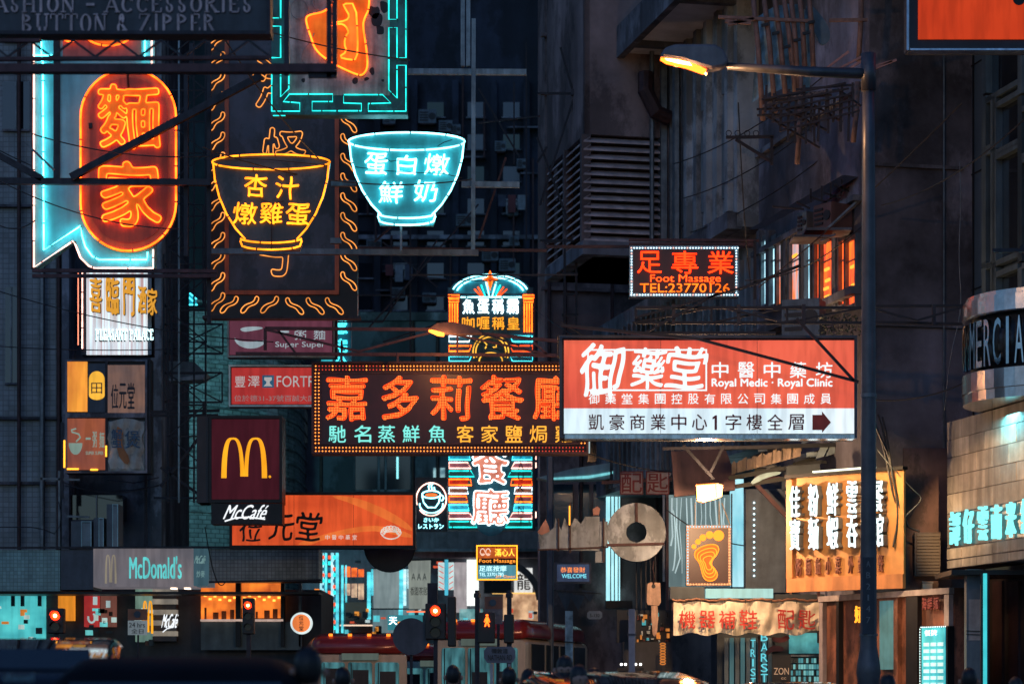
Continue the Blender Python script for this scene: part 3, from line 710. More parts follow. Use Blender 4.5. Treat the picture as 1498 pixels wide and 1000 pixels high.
# --- C: big noodle house sign
s = S('noodle_house_sign', 'tall teal neon noodle house sign with orange lozenge bearing two big characters', 'sign', 50, -40, 262, 394, 45)
TEALP = pm('teal_enamel', (.25,.75,.8), .4, .1, .25, 1.5, .05, .35)
GRYP = pm('grey_enamel', (.38,.42,.45), .45, .1, .35, 1.5, .05, .6)
body = [(50,-40),(226,-40),(226,392),(140,392),(128,386),(118,374),(111,353),(106,352),(54,391),(50,391)]
s.poly('cabinet', TEALP, body, 0, .3)
s.poly('cabinet_edge', STEEL, [(46,-40),(49.5,-40),(49.5,392),(46,394)], .04, .32)
s.neon('outer_tube', N_PK, [[(51,-40),(51,392),(108,354),(112,360),(119,378),(131,390),(140,393.5),(225,393.5),(225,366)],[(223,100),(223,-40)]], 1.3, .09)
s.neon('inner_tube', em('neon_cyan_white', (1.0,8.5,9.5)), [[(64,90),(65.5,367),(119,332),(121,345),(126,362),(136,376),(146,381),(216,381),(217,370)]], 1.3, .09)
s.neon('inner_tube', _m['neon_cyan_white'], [[(62,92),(62,-40)],[(213,90),(213,-40)],[(50,83),(78,83)],[(206,88),(219,88)]], 1.3, .09)
s.poly('divider', STEEL, [(79,-40),(88,-40),(88,262),(79,262)], .06, -.01)
# upper red panel with the bottom of another lozenge
s.panel('red_panel', pm('red_enamel', (.5,.16,.12), .45, .05, .3, 2, .05, .5), 92, -40, 207, 86, .012, 0)
s.neon('upper_character_tube', N_OR, [arc(104,47,15,16,185,345,10)+[(118,50)], arc(160,46,37,23,180,360,16), [(126,46),(130,60),(140,46)]], 1.5, .1)
s.poly('upper_lozenge', lb('orange_glow_small', (1.2,.2,.02), .7), arc(160,44,35,21,180,360,16), .03, -.013)
# lozenge
LOZ = pm('orange_enamel', (.75,.24,.07), .4, 0, .3, 2.2, .05, .45)
LOZ2 = pm('red_orange_enamel', (.72,.13,.04), .4, 0, .3, 2.2, .05, .55)
def loz(cx, y0, y1, r): return arc(cx, y0+r, r, r, 180, 0, 20)+arc(cx, y1-r, r, r, 0, -180, 20)
s.poly('lozenge', LOZ, loz(190,103,371,70), .12, -.015)
s.poly('lozenge_inset', LOZ2, loz(190,116,358,57), .135, -.121)
s.neon('lozenge_tube', N_OR, [loz(190,105,369.5,69.5)], 1.5, .19, True)
YORF = lb('lit_orange_face', (1.15,.24,.025), .55, (.8,.13,.01), 4)
s.text('麵', (147,129,235,219), YORF, style='brush', th=.22, blur=3, f=.16, d=.02, sh=-.05, wob=.012, N=80)
s.text('麵', (147,129,235,219), N_OR, style='brushline', th=.2, blur=3, f=.19, r=1.1, sh=-.05, wob=.012, name='character_tube', N=80)
s.text('家', (149,240,236,332), YORF, style='brush', th=.2, blur=3, f=.16, d=.02, sh=-.06, wob=.015)
s.text('家', (149,240,236,332), N_OR, style='brushline', th=.18, blur=3, f=.19, r=1.1, sh=-.06, wob=.015, name='character_tube')
s.panel('junction_box', BLK, 132, 183, 137, 191, .17, -.14)
s.neon('drip_stain', pm('soot_stain', (.05,.02,.02), .9), [[(188,100),(189,120),(190,137)]], 1.6, .14)
s = S('pipe_gantry', 'horizontal double steel pipes carrying the noodle house sign', 'girder', -30, 255, 310, 412, 44)
s.bars('pipe', STEEL, [((-30,265),(308,267)),((-30,212),(62,262))], 9, 0)
s.bars('pipe', TR, [((48,396),(318,397)),((48,404),(318,404))], 5, .03)
s.bars('pipe', STEEL, [((270,95),(270,372)),((304,60),(304,470)),((278,60),(278,95))], 6, -.2)
s.bars('brace', STEEL, [((106,262),(384,114))], 10, .15)
s.bars('brace', GREY, [((40,212),(82,252))], 3, .2)

# --- D: black flame bordered sign
s = S('flame_border_sign', 'tall black neon sign bordered by small yellow flame curls with orange inner frame', 'sign', 303, 40, 523, 466, 47)
s.panel('board', pm('black_enamel', (.012,.01,.016), .35, .1, .4, 2, .03, .3), 303, 40, 523, 464, 0, .25)
s.panel('inset', pm('slate_enamel', (.06,.06,.085), .35, .1, .4, 2, .03, .3), 333, 30, 490, 424, .012, 0)
s.frame('inner_frame', pm('orange_trim', (.5,.12,.05), .5, 0, .3, 3, .05, .4), 329, -60, 496, 431, 6, .05, -.011)
s.bars('foot_rail', STEEL, [((298,466),(528,466))], 4, .05, .3)
N_FL = em('neon_flame', (1.5, .5, .1))
fl = [(3,-15),(8,-15),(9,-9),(6,-3),(0,1),(-3,5),(-5,12),(-9,15),(-12,12),(-10,5),(-6,0),(0,-4),(3,-8)]
def flame(cx, cy, fx=1, rot=0, sc=1.0):
    o = []
    for a, b_ in smooth(fl, 1):
        a *= fx*sc; b_ *= sc; o.append((cx+a*math.cos(rot)-b_*math.sin(rot), cy+a*math.sin(rot)+b_*math.cos(rot)))
    return o
for i in range(14):
    s.neon('flame_tube', N_FL, [flame(319, 62+i*29.3, 1, .15)], .75, .05, True)
    if i > 4: s.neon('flame_tube', N_FL, [flame(509, 38+i*28.8, -1, -.15)], .75, .05, True)
for i, x in enumerate((337, 367, 396)): s.neon('flame_tube', N_FL, [flame(x, 447, 1, .3)], .75, .05, True)
for i, x in enumerate((430, 460, 488)): s.neon('flame_tube', N_FL, [flame(x, 449, -1, -.3)], .75, .05, True)
s.text('港', (372,86,452,160), N_FL, style='brushline', th=.25, blur=2, f=.06, r=.8, wob=.02, name='character_tube')
s.text('怪', (386,190,447,262), N_FL, style='brushline', th=.22, blur=2, f=.06, r=.8, wob=.02, name='character_tube')
s.text('号', (368,310,432,402), N_FL, style='brushline', th=.25, blur=2, f=.06, r=.8, wob=.02, name='character_tube')

# --- E: teal fret border sign
s = S('fret_border_sign', 'square neon sign with teal fret border and one large orange character', 'sign', 396, -60, 597, 168, 41)
s.panel('cabinet', pm('dark_teal_enamel', (.03,.16,.17), .4, .1, .4, 2, .05, .5), 397, -60, 596, 168, 0, .3)
s.panel('inset', pm('weathered_cream', (.5,.5,.47), .55, 0, .5, 3, .1, .6), 421, -60, 570, 140, .015, 0)
fr = [[(398,-40),(411,-40),(411,28),(398,28)],[(398,40),(411,40),(411,86),(398,86)],
      [(398,96),(411,96),(411,143),(423,131),(423,96)],
      [(398,97),(398,164),(439,164),(439,152),(415,150),(424,139),(487,139),(487,150),(457,150),(457,163.5),(492,163.5)],
      [(495,163.5),(529,163.5),(529,153),(503,152),(503,140),(560,140),(572,152),(539,153),(539,164),(594,164),(594,97),(581,97),(581,145),(569,133),(569,42),(581,42),(581,86),(594,86),(594,30)],
      [(569,-40),(569,30),(581,30),(581,-40)],[(594,30),(594,-40)]]
for l in fr: s.neon('fret_tube', N_TE, [l], .95, .06)
s.neon('fret_tube', N_TE, [[(416,-40),(411,-8),(411,0)],[(400,170.5),(418,170.5)]], .8, .06)
big = smooth([(540,-30),(541,15),(534,28),(531,40),(536,70),(539,100),(532,112),(524,112),(505,104),(482,92),(462,76),(455,55),(450,40),(448,28),(455,24),(466,22),(474,20),(485,12),(492,-2),(486,-20),(500,-40)], 2)
hole1 = smooth([(502,8),(521,8),(524,60),(523,89),(512,90),(496,86),(508,78),(504,66),(507,54),(511,50),(506,40),(498,37),(482,41),(487,36),(507,33),(512,26),(506,16)], 1)
s.poly('character_face', YORF, big, .045, -.016)
s.poly('character_counter', lb('lit_orange_bright', (1.2,.33,.04), .7, (1.0,.2,.02), 4), hole1, .055, -.046)
s.neon('character_tube', N_OR, [big, hole1], 1.35, .1, True)
s.neon('dead_tube', pm('dead_glass_tube', (.3,.3,.3), .3), [arc(438,15,13,14,0,360,18), arc(470,5,12,12,0,360,16), [(460,50),(452,66),(444,75),(441,88),(450,99),(462,97),(470,88)]], .7, .06)
for (x, y, r_) in ((552,30,9),(556,45,7),(548,18,10),(562,10,8),(544,104,5),(536,116,4),(520,118,5),(444,118,3),(455,97,3),(560,118,2.5)):
    s.poly('paint_flake', BLK, smooth([(x+r_*random.uniform(.6,1.2)*math.cos(a), y+r_*1.2*random.uniform(.5,1.2)*math.sin(a)) for a in [j*.785 for j in range(8)]], 1), .018, -.0155)

# --- F, G bowls
def bowl(nm, label, x0, x1, yt, yb, ry, Y, tube, face, rows, cmat, foot, txr=1.0):
    s = S(nm, label, 'sign', x0, yt, x1, yb, Y)
    cx = (x0+x1)/2; rx = (x1-x0)/2; ym = yt+ry; fx = foot
    side = [(cx-rx*q, ym+(yb-12-ym)*p) for q, p in ((1,0),(.955,.22),(.88,.44),(.76,.65),(.6,.84),(.44,.97))]
    sideR = [(2*cx-a, b_) for a, b_ in side]
    out = arc(cx, ym, rx, ry, 180, 0, 20)+sideR[1:]+[(cx+fx, yb-8), (cx+fx-3, yb)]+[(cx-fx+3, yb), (cx-fx, yb-8)]+side[::-1][:-1]
    s.poly('bowl_panel', face, out, 0, .12)
    s.neon('rim_tube', tube, [arc(cx, ym, rx, ry, 0, 360, 36)[:-1]], 1.35, .06, True)
    s.neon('side_tube', tube, [[(x0+1.5, ym+2)]+side[1:]+[(cx-fx, yb-13)]], 1.35, .06); s.neon('side_tube', tube, [[(x1-1.5, ym+2)]+sideR[1:]+[(cx+fx, yb-13)]], 1.35, .06)
    s.neon('foot_tube', tube, [[(cx-fx, yb-16)]+arc(cx, yb-17, fx, 7, 190, 350, 12)+[(cx+fx, yb-16)]], 1.35, .06)
    s.neon('foot_tube', tube, [[(cx-fx, yb-13),(cx-fx+3, yb-5)]+arc(cx, yb-6, fx-4, 6, 195, 345, 10)+[(cx+fx-3, yb-5),(cx+fx, yb-13)]], 1.35, .06)
    for t, bx in rows:
        s.text(t, bx, cmat, style='bold2', f=.07, d=.02, r=txr, wob=.02) if False else None
        m = s.text(t, bx, cmat, style='brush', th=.3, blur=1, f=.075, d=.025, wob=.022, sh=.05)
    return s
DKP = pm('smoky_panel', (.055,.075,.09), .3, 0, .4, 2, .03, .4)
TBP = pm('turquoise_panel', (.06,.5,.56), .35, 0, .3, 2, .03, .35)
YW = em('neon_amber', (3.6, .9, .04)); N_CW = em('neon_ice', (1.6, 5.0, 5.6))
s = bowl('bowl_sign', 'dark bowl shaped neon sign outlined in yellow with amber characters', 311, 483, 227, 366, 11, 40, YW, DKP,
     [('杏',(358,256,391,289)),('汁',(404,259,437,292)),('燉',(342,297,376,329)),('雞',(381,297,414,328)),('蛋',(419,299,454,331))], YW, 45)
s2 = bowl('bowl_sign', 'bright turquoise bowl shaped neon sign with white characters hanging on a thin rod', 510, 680, 195, 330, 13, 43, N_CW, TBP,
     [('蛋',(534,225,567,257)),('白',(581,228,609,257)),('燉',(621,226,657,257)),('鮮',(555,267,590,298)),('奶',(606,265,640,296))], N_CW, 42)
s2.neon('wiring', BLK, [[(563,232),(572,238),(584,236)],[(520,246),(570,252),(650,256),(676,262)],[(640,216),(650,210),(662,206)]], .6, .1)
s2.panel('stem', GREY, 585, 331, 588, 366, -.02, .1)
s.neon('wiring', BLK, [[(330,232),(400,236),(480,244)],[(380,292),(400,300),(416,296)],[(398,318),(398,366)]], .6, .1)
# frame carrying the bowls
s = S('steel_gantry', 'long open steel frame of posts and rails carrying the two bowl signs', 'girder', 298, 30, 775, 377, 45)
TLS = pm('pale_steel', (.2,.27,.3), .4, .5, .35, 5, .05, .4)
s.bars('post', TLS, [((693,28),(692,372)),((677,-60),(677,97)),((685,-60),(685,97))], 6, 0)
s.bars('rail', TLS, [((484,267),(520,267)),((596,103),(770,104)),((675,268),(760,269))], 8, -.1)
s.bars('rail', GREY, [((305,369),(700,371)),((484,354),(500,354))], 8, .1)
s.bars('rail', RUST, [((520,354),(800,358)),((800,352),(1110,352))], 4, -.6)
s.bars('brace', RUST, [((545,345),(575,318)),((700,340),(740,220))], 3, -.6)

# --- H: Pleasant Palace light box
s = S('palace_lightbox', 'white glowing lightbox lettered PLEASANT PALACE under gold characters', 'sign', 116, 395, 222, 520, 59)
s.panel('box', STEEL, 119, 396, 222, 519, -.001, .5)
PF = lb('striped_white_face', (1.0,1.3,1.4), .9, (.55,.3,.28), 5.0, (3.2,.01,.02), 1)
s.panel('face', PF, 127, 397, 216, 519, .05, -.002)
s.neon('edge_tube', N_PK, [[(121,398),(121,510)]], 1.0, .06); s.neon('edge_tube', em('tube_coral', (2.2,.6,.35)), [[(115,400),(115,505)]], .7, .06)
GOLD = pm('gilt_letter', (.55,.3,.06), .4, .3, .3, 10, .1, .3); GOLDE = em('gold_glow', (.75, .34, .04))
s.panel('side_return', pm('teal_grey_return', (.2,.28,.32), .5), 217, 400, 222, 519, .06, .3)
for ch, bx in (('喜',(134,408,151,459)),('臨',(158,407,176,462)),('門',(183,408,199,464)),('酒',(204,421,216,461)),('家',(218,424,232,463))):
    s.text(ch, bx, GOLDE, style='brush', th=.3, blur=1, f=.3, d=.06, wob=.02)
    s.text(ch, bx, pm('letter_shadow', (.03,.015,.01), .6), style='brush', th=.2, blur=1, f=.2, d=.08, wob=.02, name='letter_return')
serif_letters(s, 'PLEASANT PALACE', (141,482,224,498), em('ice_letter', (1.6,2.4,2.5)), .12, .05, .22, .12)
serif_letters(s, 'PLEASANT PALACE', (140,484,223,500), BLK, .08, .03, .4, .26)  # black offset copies paint the shadow behind the ice letters

# --- I: four panel billboard
s = S('billboard', 'two by two panelled billboard cabinet with torn cloth in one bay', 'billboard', 96, 525, 216, 692, 58)
s.panel('cabinet', BLK, 96, 525, 220, 692, -.001, .5)
s.panel('bay', lb('amber_lit_face', (1.1,.42,.05), .95, (.7,.2,.04), 1.4, (1,1,.6)), 99, 529, 128, 602, .04, -.002)
s.panel('bay', pm('navy_face', (.05,.07,.1), .5), 129, 532, 156, 603, .04, -.002)
ring = arc(142,555,11.5,12,180,0,12)+arc(142,578,11.5,7,0,-180,12)
s.poly('emblem', lb('emblem_yellow', (1.2,.6,.06), .9), ring, .05, -.041)
s.text('田', (134,560,150,576), pm('navy_mark', (.03,.04,.06), .5), f=.06, d=.009)
s.panel('bay', lb('dim_peach_face', (.28,.15,.11), .7, (.14,.1,.1), 1.5), 158, 534, 212, 609, .04, -.002)
for i, ch in enumerate('位元堂'): s.text(ch, (163+i*12, 562-i*1, 173.5+i*12, 598), pm('dark_ink', (.03,.03,.04), .6), style='brush', th=.3, blur=1, f=.06, d=.01)
s.panel('bay', lb('red_brown_face', (.55,.14,.05), .7, (.22,.07,.06), .9, (1,1,.8)), 99, 612, 154, 687, .04, -.002)
s.poly('bowl_logo', lb('pale_teal_logo', (.35,.5,.42), .6), arc(111,648,10,17,180,360,12), .055, -.041)
s.neon('bowl_logo_steam', _m['pale_teal_logo'], [[(112,646),(118,640),(116,635),(106,632),(105,629),(112,627)]], 1.2, .06)
s.text('一', (126,640,133,643), _m['pale_teal_logo'], f=.06); s.text('粥', (136,631,142,654), _m['pale_teal_logo'], f=.06); s.text('麵', (146,632,153,655), _m['pale_teal_logo'], f=.06)
s.text('SUPER SUPER', (126,660,152,665), _m['pale_teal_logo'], f=.06)
for seg in (((95,644),(95,684)),((156,652),(156,668)),((99,686),(116,686)),((133,687),(144,687))): s.neon('tube_lamp', em('amber_tube', (2.6,1.0,.08)), [list(seg)], 1.3, .08)
s.panel('bay', pm('pale_bay', (.3,.34,.33), .7), 158, 616, 212, 690, .03, -.002)
m = M(); nn = 14
v = []; 
for j in range(nn+1):
    for i in range(nn+1):
        x, z = s.L((160+50*i/nn+2*math.sin(j), 618+68*j/nn-6*math.sin(math.pi*i/nn)*(1-j/nn))); v.append((x, -.06-.03*math.sin(i*1.3+j*.5)-.015*math.sin(j*1.7), z))
m.add(v, [(j*(nn+1)+i, (j+1)*(nn+1)+i, (j+1)*(nn+1)+i+1, j*(nn+1)+i+1) for j in range(nn) for i in range(nn)])
o = m.build('torn_cloth', pm('torn_banner', (.5,.52,.48), .8), s.o, smooth=True)
for ch, bx in (('蟹',(164,628,180,656)),('煲',(184,630,206,656))): s.text(ch, bx, pm('print_blue', (.05,.12,.2), .6), style='brush', th=.3, blur=1, f=.115, d=.01)
s.poly('print_patch', pm('print_orange', (.45,.17,.05), .6), smooth([(170,622),(182,630),(178,650),(192,672),(186,682),(172,664)], 1), .108, -.1)
s.frame('frame', CONC, 96, 526, 216, 692, 3, .07, -.04); s.panel('mullion', STEEL, 154.5, 529, 158, 690, .065, -.04); s.panel('transom', CONC, 99, 604, 213, 611, .068, -.04)
s.panel('side_return', STEEL, 216.5, 534, 220, 690, .01, -.001)

# --- K: Super Super sign
s = S('noodle_shop_sign', 'maroon lightbox with pale bowl emblem lettered Super Super', 'sign', 333, 466, 493, 523, 52)
s.panel('box', STEEL, 333, 466, 493, 523, -.001, .3)
s.panel('face', lb('plum_face', (.16,.045,.075), .9, (.1,.03,.05), .8), 336, 469, 486, 519, .03, -.002)
s.frame('frame', pm('silver_frame', (.5,.55,.56), .3, .7), 333, 466, 490, 523, 2.5, .06, -.002)
PB = lb('pale_blue_print', (.5,.62,.68), .7)
s.poly('bowl_emblem', PB, [(344,494)]+arc(367,494,24,16,190,350,14)+[(390,494)]+arc(367,496,22,4,350,190,10), .045, -.031)
s.poly('bowl_emblem', PB, smooth([(350,481),(362,478),(382,478),(386,481),(370,484),(356,486)], 2), .045, -.031)
for ch, bx in (('一',(408,484,423,487)),('粥',(431,480,448,497)),('麵',(459,480,476,497))): s.text(ch, bx, PB, f=.045, d=.012)
s.text('Super Super', (403,500,476,510), PB, f=.05, d=.015)
# narrow teal vertical sign beside it
s = S('narrow_neon_sign', 'narrow vertical teal neon sign tucked behind the maroon noodle sign', 'sign', 487, 466, 514, 548, 60)
s.panel('board', pm('teal_board', (.03,.2,.25), .4), 487, 466, 514, 532, 0, .2)
for ch, y in (('慧',468),('宅',496),('公',522)): s.text(ch, (490,y,508,y+20), N_CY, style='line', f=.05, r=.5)
s.panel('lower_panel', lb('teal_glow_low', (.05,.6,.7), .8), 470, 524, 486, 529, .02, .1)
# --- L: appliance shop sign
s = S('appliance_shop_sign', 'red lightbox lettered FORTRESS with small blue tower emblem', 'sign', 335, 534, 500, 594, 50)
s.panel('box', STEEL, 335, 534, 505, 595, -.001, .3)
s.panel('face', lb('red_face', (.56,.045,.04), .85, (.38,.03,.03), .8), 339, 538, 503, 591, .03, -.002)
s.frame('frame', _m['silver_frame'], 335, 534, 505, 595, 2.5, .06, -.002)
PW = lb('print_white', (.55,.55,.55), .8)
s.text('豐', (344,550,359,566), PW, f=.045, d=.012); s.text('澤', (363,550,380,566), PW, f=.045, d=.012)
s.panel('emblem_tile', lb('emblem_blue', (.03,.12,.22), .8), 384, 549, 401, 567, .045, -.031)
s.poly('tower_emblem', PW, [(387,552),(398,552),(398,556),(395,558),(395,561),(399,565),(386,565),(390,561),(390,558),(387,556)], .055, -.046)
s.text('FORTRESS', (405,550,487,566), PW, f=.045, d=.012)
s.text('位於德31-37號百誠大廈地下A2', (343,578,498,587), lb('print_dim', (.42,.3,.3), .6), f=.045, d=.012)
# lattice trusses over L2
def truss(s, mt, x0, y0, x1, y1, n=1, w=3, xs=True):
    s.bars('chord', mt, [((x0,y0),(x1,y0)),((x0,y1),(x1,y1))], w)
    for i in range(n+1): s.bars('strut', mt, [((x0+(x1-x0)*i/n,y0),(x0+(x1-x0)*i/n,y1))], w*.8)
    for i in range(n):
        a, c = x0+(x1-x0)*i/n, x0+(x1-x0)*(i+1)/n
        s.bars('diagonal', mt, [((a,y1),(c,y0))], w*.7, .02)
        if xs: s.bars('diagonal', mt, [((a,y0),(c,y1))], w*.7, -.02)
BK2 = pm('black_steel', (.015,.017,.025), .6, .3, .3, 5, .1, .2)
s = S('lattice_bracket', 'stacked black lattice brackets in front of the round cornered tiled block', 'bracket', 236, 372, 345, 735, 54)
truss(s, BK2, 240, 474, 326, 517, 1, 2.6); truss(s, BK2, 240, 545, 325, 588, 1, 2.6); truss(s, BK2, 240, 386, 306, 448, 1, 2.2)
s.bars('strut', BK2, [((240,372),(240,600)),((252,395),(252,560)),((298,300),(298,450)),((249,300),(249,380))], 3, .05)
s.bars('brace', BK2, [((236,712),(297,634)),((236,684),(290,722)),((222,608),(320,608)),((222,603),(322,601))], 4, .1)
s.bars('chord', BK2, [((225,728),(310,728)),((298,588),(298,610))], 3)
s = S('neon_fan_sign', 'small turquoise neon fan glowing behind the lattice brackets', 'sign', 252, 418, 292, 446, 70)
s.poly('fan_panel', lb('fan_glow', (.02,.4,.55), .8), [(252,446),(252,421)]+[(262,422),(275,427),(285,436),(289,446)], 0, .1)
s.neon('fan_tube', N_CY, [[(252,420),(264,422),(277,428),(288,438)],[(252,425),(262,427),(273,432),(283,441)],[(252,446),(289,446)]], .8, .05)
s.poly('fan_heart', lb('fan_red', (1.6,.3,.06), .9), [(250,432),(257,428),(262,434),(252,442)], .05, -.02)
s = S('metal_hood', 'dark metal hood bolted on the pier above the lattice brackets', 'hood', 246, 526, 306, 562, 57)
s.poly('hood', pm('hood_metal', (.05,.07,.08), .5, .3), [(247,530),(287,532),(305,549),(262,556),(247,556)], .3, .4)
s.poly('hood_flap', GREY, [(247,557),(262,556),(306,549),(300,558),(252,560)], .4, .3)

# --- M: golden arches box
s = S('burger_logo_sign', 'dark red square box sign with yellow double arch logo', 'sign', 288, 608, 413, 735, 49)
s.panel('box', BLK, 291, 608, 413, 735, -.001, .7)
s.panel('face', lb('maroon_face', (.055,.008,.014), 1.0, (.04,.005,.01), .8), 310, 613, 409, 730, .03, -.002)
s.frame('frame', BLK, 306, 608, 413, 735, 4, .06, -.003)
s.panel('return', pm('box_return', (.03,.025,.03), .5), 288, 609, 305, 735, .02, .7)
AY = lb('arch_yellow', (1.25,.52,.02), .95, (1.1,.42,.01), 2)
def arches(s, mt, x0, y0, x1, y1, f, name='logo', d=.02, lw=.085):
    # one continuous M: two parabolic arches of varying width
    w_, h_ = x1-x0, y1-y0; cx = (x0+x1)/2; out = []; inn = []
    def leg(c, hw, n=16, sgn=-1, wid=1.0):
        o = []
        for i in range(n+1):
            t = i/n; o.append((c+sgn*hw*(1-(1-t)**2.3)**.5 if False else c+sgn*hw*(t**.5), y0+h_*t**1.0*(1 if True else 1)))
        return o
    q = w_/4
    L_ = []
    for k in range(2):
        c = x0+q+2*q*k-(q*.0); n = 18
        for sg in (-1, 1):
            outer = []; inner = []
            for i in range(n+1):
                t = i/n; outside = (k == 0 and sg == -1) or (k == 1 and sg == 1)
                ho = q*(1.0 if outside else 1.0)*(math.sin(t*math.pi/2)**.62); yo = y0+h_*((1-math.cos(t*math.pi/2))**1.0)*(1 if outside else .96)
                hi = (q-w_*lw*(1.35 if outside else 1.0))*(math.sin(t*math.pi/2)**.72); yi = y0+h_*.045+(h_*.955 if outside else h_*.915)*(1-math.cos(t*math.pi/2))
                outer.append((c+sg*ho, yo)); inner.append((c+sg*hi, yi))
            poly = outer+inner[::-1]; L_.append(poly)
    m = M()
    for p in L_:
        n2 = len(p)//2
        for i in range(n2-1):
            a, b_, c_, d_ = p[i], p[i+1], p[2*n2-2-i], p[2*n2-1-i]
            m.prism([s.L(a), s.L(b_), s.L(c_), s.L(d_)], -f, -f+d)
    return m.build(name, mt, s.o)
arches(s, AY, 324, 640, 391, 699, .045)
m = M(); m.disc(s.L((395,697)), 1.9*s.k, -.045, -.025); m.build('logo_dot', AY, s.o)
# --- N: cafe sign
s = S('cafe_sign', 'small black lightbox with white script lettering under the arch logo box', 'sign', 309, 734, 413, 767, 48.8)
s.panel('box', BLK, 309, 736, 413, 766, 0, .5)
SW = em('script_white', (1.0,1.05,1.1), 1.0)
s.text('McCafé', (331,738,391,759), SW, style='brush', th=.32, blur=1, f=.03, sh=.16, N=60, name='lettering')
s.neon('underline', SW, [[(329,762),(345,757),(365,756),(388,759)]], 1.1, .03)

# --- O: pharmacy hall sign in orange
s = S('medicine_hall_sign', 'wide orange lightbox with black brush characters and white rosette emblem', 'sign', 336, 720, 608, 802, 52)
s.panel('box', BLK, 336, 720, 608, 802, -.001, .4)
s.panel('face', lb('orange_face', (.9,.12,.03), .9, (.62,.07,.02), .9, (.6,1,1.6)), 339, 724, 604, 797, .03, -.002)
s.poly('swoosh', lb('swoosh_orange', (1.1,.24,.05), .8, (.8,.15,.03), 1.5), smooth([(480,725),(520,738),(570,762),(603,778),(603,770),(572,748),(530,730),(505,725)], 1), .036, -.031)
s.poly('swoosh', _m['swoosh_orange'], smooth([(430,796),(470,782),(520,770),(560,768),(602,780),(602,788),(556,776),(520,778),(470,790),(455,797)], 1), .036, -.031)
INK = pm('black_ink', (.01,.01,.012), .5, 0, .2)
for ch, bx in (('位',(351,763,383,792)),('元',(394,752,430,790)),('堂',(434,749,470,790))): s.text(ch, bx, INK, style='brush', th=.26, blur=2, f=.05, d=.018, wob=.03, sh=.12)
WP = lb('warm_white_print', (.85,.8,.7), .8)
s.chars('中醫中藥堂', (476,782,522,789), WP, f=.045, d=.012, gap=.35)
for i in range(9):
    a = math.pi*(i/8); s.neon('emblem', WP, [arc(572+15*math.cos(a)*.78, 779-8*math.sin(a)*.9, 3.4, 3, 0, 360, 8)[:-1]], .7, .045, True)
s.neon('emblem', WP, [arc(572,783,13,6,150,30,8), arc(572,779,14,9,200,340,10)], .9, .045)
s.frame('frame', BLK, 336, 720, 608, 802, 4, .07, -.003)
for x in (430, 517): s.panel('seam', pm('seam_brown', (.25,.05,.02), .5), x, 724, x+.5, 797, .034, -.031)
# ================================================================== signs over the middle and right of the street
# --- R: tall neon restaurant sign with arch top
s = S('restaurant_neon_sign', 'tall neon restaurant tower sign with arched top, columns and coloured bars', 'sign', 655, 398, 783, 775, 66)
NV = pm('navy_enamel', (.02,.09,.12), .4, 0, .4, 2, .03, .3)
topc = [(655,420)]+arc(717,428,60,28,165,15,14)+[(780,420),(780,775),(655,775)]
s.poly('board', NV, topc, 0, .35)
s.poly('arch_face', pm('turquoise_face', (.05,.42,.5), .4), arc(717,431,54,26,175,5,16), .015, -.001)
s.neon('arch_tube', N_CW, [arc(717,431,56,29,165,15,20), arc(717,432,50,26,165,15,20), [(674,435),(763,435)], [(711,413),(716,434)], [(726,413),(720,434)]], 1.0, .06)
for a in (0,1,2):
    s.neon('fan_tube', N_RD if a < 2 else N_TE, [[(694+a*5,423-a*3),(704+a*3,434)]], 1.1, .06); s.neon('fan_tube', N_RD if a < 2 else N_TE, [[(742-a*5,423-a*3),(730-a*3,434)]], 1.1, .06)
s.poly('star', YORF, [(717,397),(720,406),(728,409),(720,412),(717,425),(714,412),(706,409),(714,406)], .08, -.04)
s.neon('star_tube', N_OR, [[(717,397),(720,406),(728,409),(720,412),(717,425),(714,412),(706,409),(714,406)]], .7, .1, True)
for x in (657, 766):
    s.neon('column_capital', N_OR, [rrect(x-1,432,x+15,436), rrect(x,438,x+14,442)], .8, .06, True)
    s.neon('column_tube', N_OR, [[(x+1+i*3.7,444),(x+1+i*3.7,486)] for i in range(4)], .9, .06)
for i, ch in enumerate('魚蛋稱霸'): s.text(ch, (677+i*21.5,438,694+i*21.5,459), N_WH, style='brush', th=.3, blur=1, f=.06)
for i, ch in enumerate('咖喱稱皇'): s.text(ch, (676+i*22,464,694+i*22,482), em('amber_soft', (1.6,.55,.04)), style='brush', th=.3, blur=1, f=.06)
s.neon('medallion_tube', N_YE, [arc(718,515,26,26,200,-20,20), arc(718,515,22,22,200,-20,20), arc(718,528,17,12,0,360,20), [(708,500),(712,504),(710,510)], [(720,502),(726,502),(726,508),(721,508)]], .8, .06)
cols = [N_WH, N_OR, N_CY, N_WH, N_PK, N_TE]
for i, y in enumerate((492, 506, 521)):
    s.neon('bar_tube', (N_WH, N_OR, N_CY)[i], [[(657,y),(690,y),(686,y+8),(657,y+8)]], 1.0, .06, True); s.neon('bar_tube', (N_CY, N_RD, N_CY)[i], [[(746,y),(779,y),(779,y+8),(750,y+8)]], 1.0, .06, True)
s.poly('oval_face', pm('deep_teal_oval', (.01,.13,.18), .4), arc(718,722,35,62,0,360,30)[:-1], .015, -.001)
seq = [N_CY, N_PK, N_TE, N_OR, N_WH, N_OR, N_CY, N_PK, N_TE]
sf = [pm('bar_'+n_, c_, .4) for n_, c_ in (('cyan',(.05,.5,.65)),('rose',(.35,.15,.2)),('teal',(.02,.12,.13)),('red',(.5,.06,.02)),('brown',(.25,.1,.06)),('grey',(.15,.14,.2)),('sky',(.1,.6,.8)),('rose2',(.35,.15,.2)),('teal2',(.02,.14,.12)))]
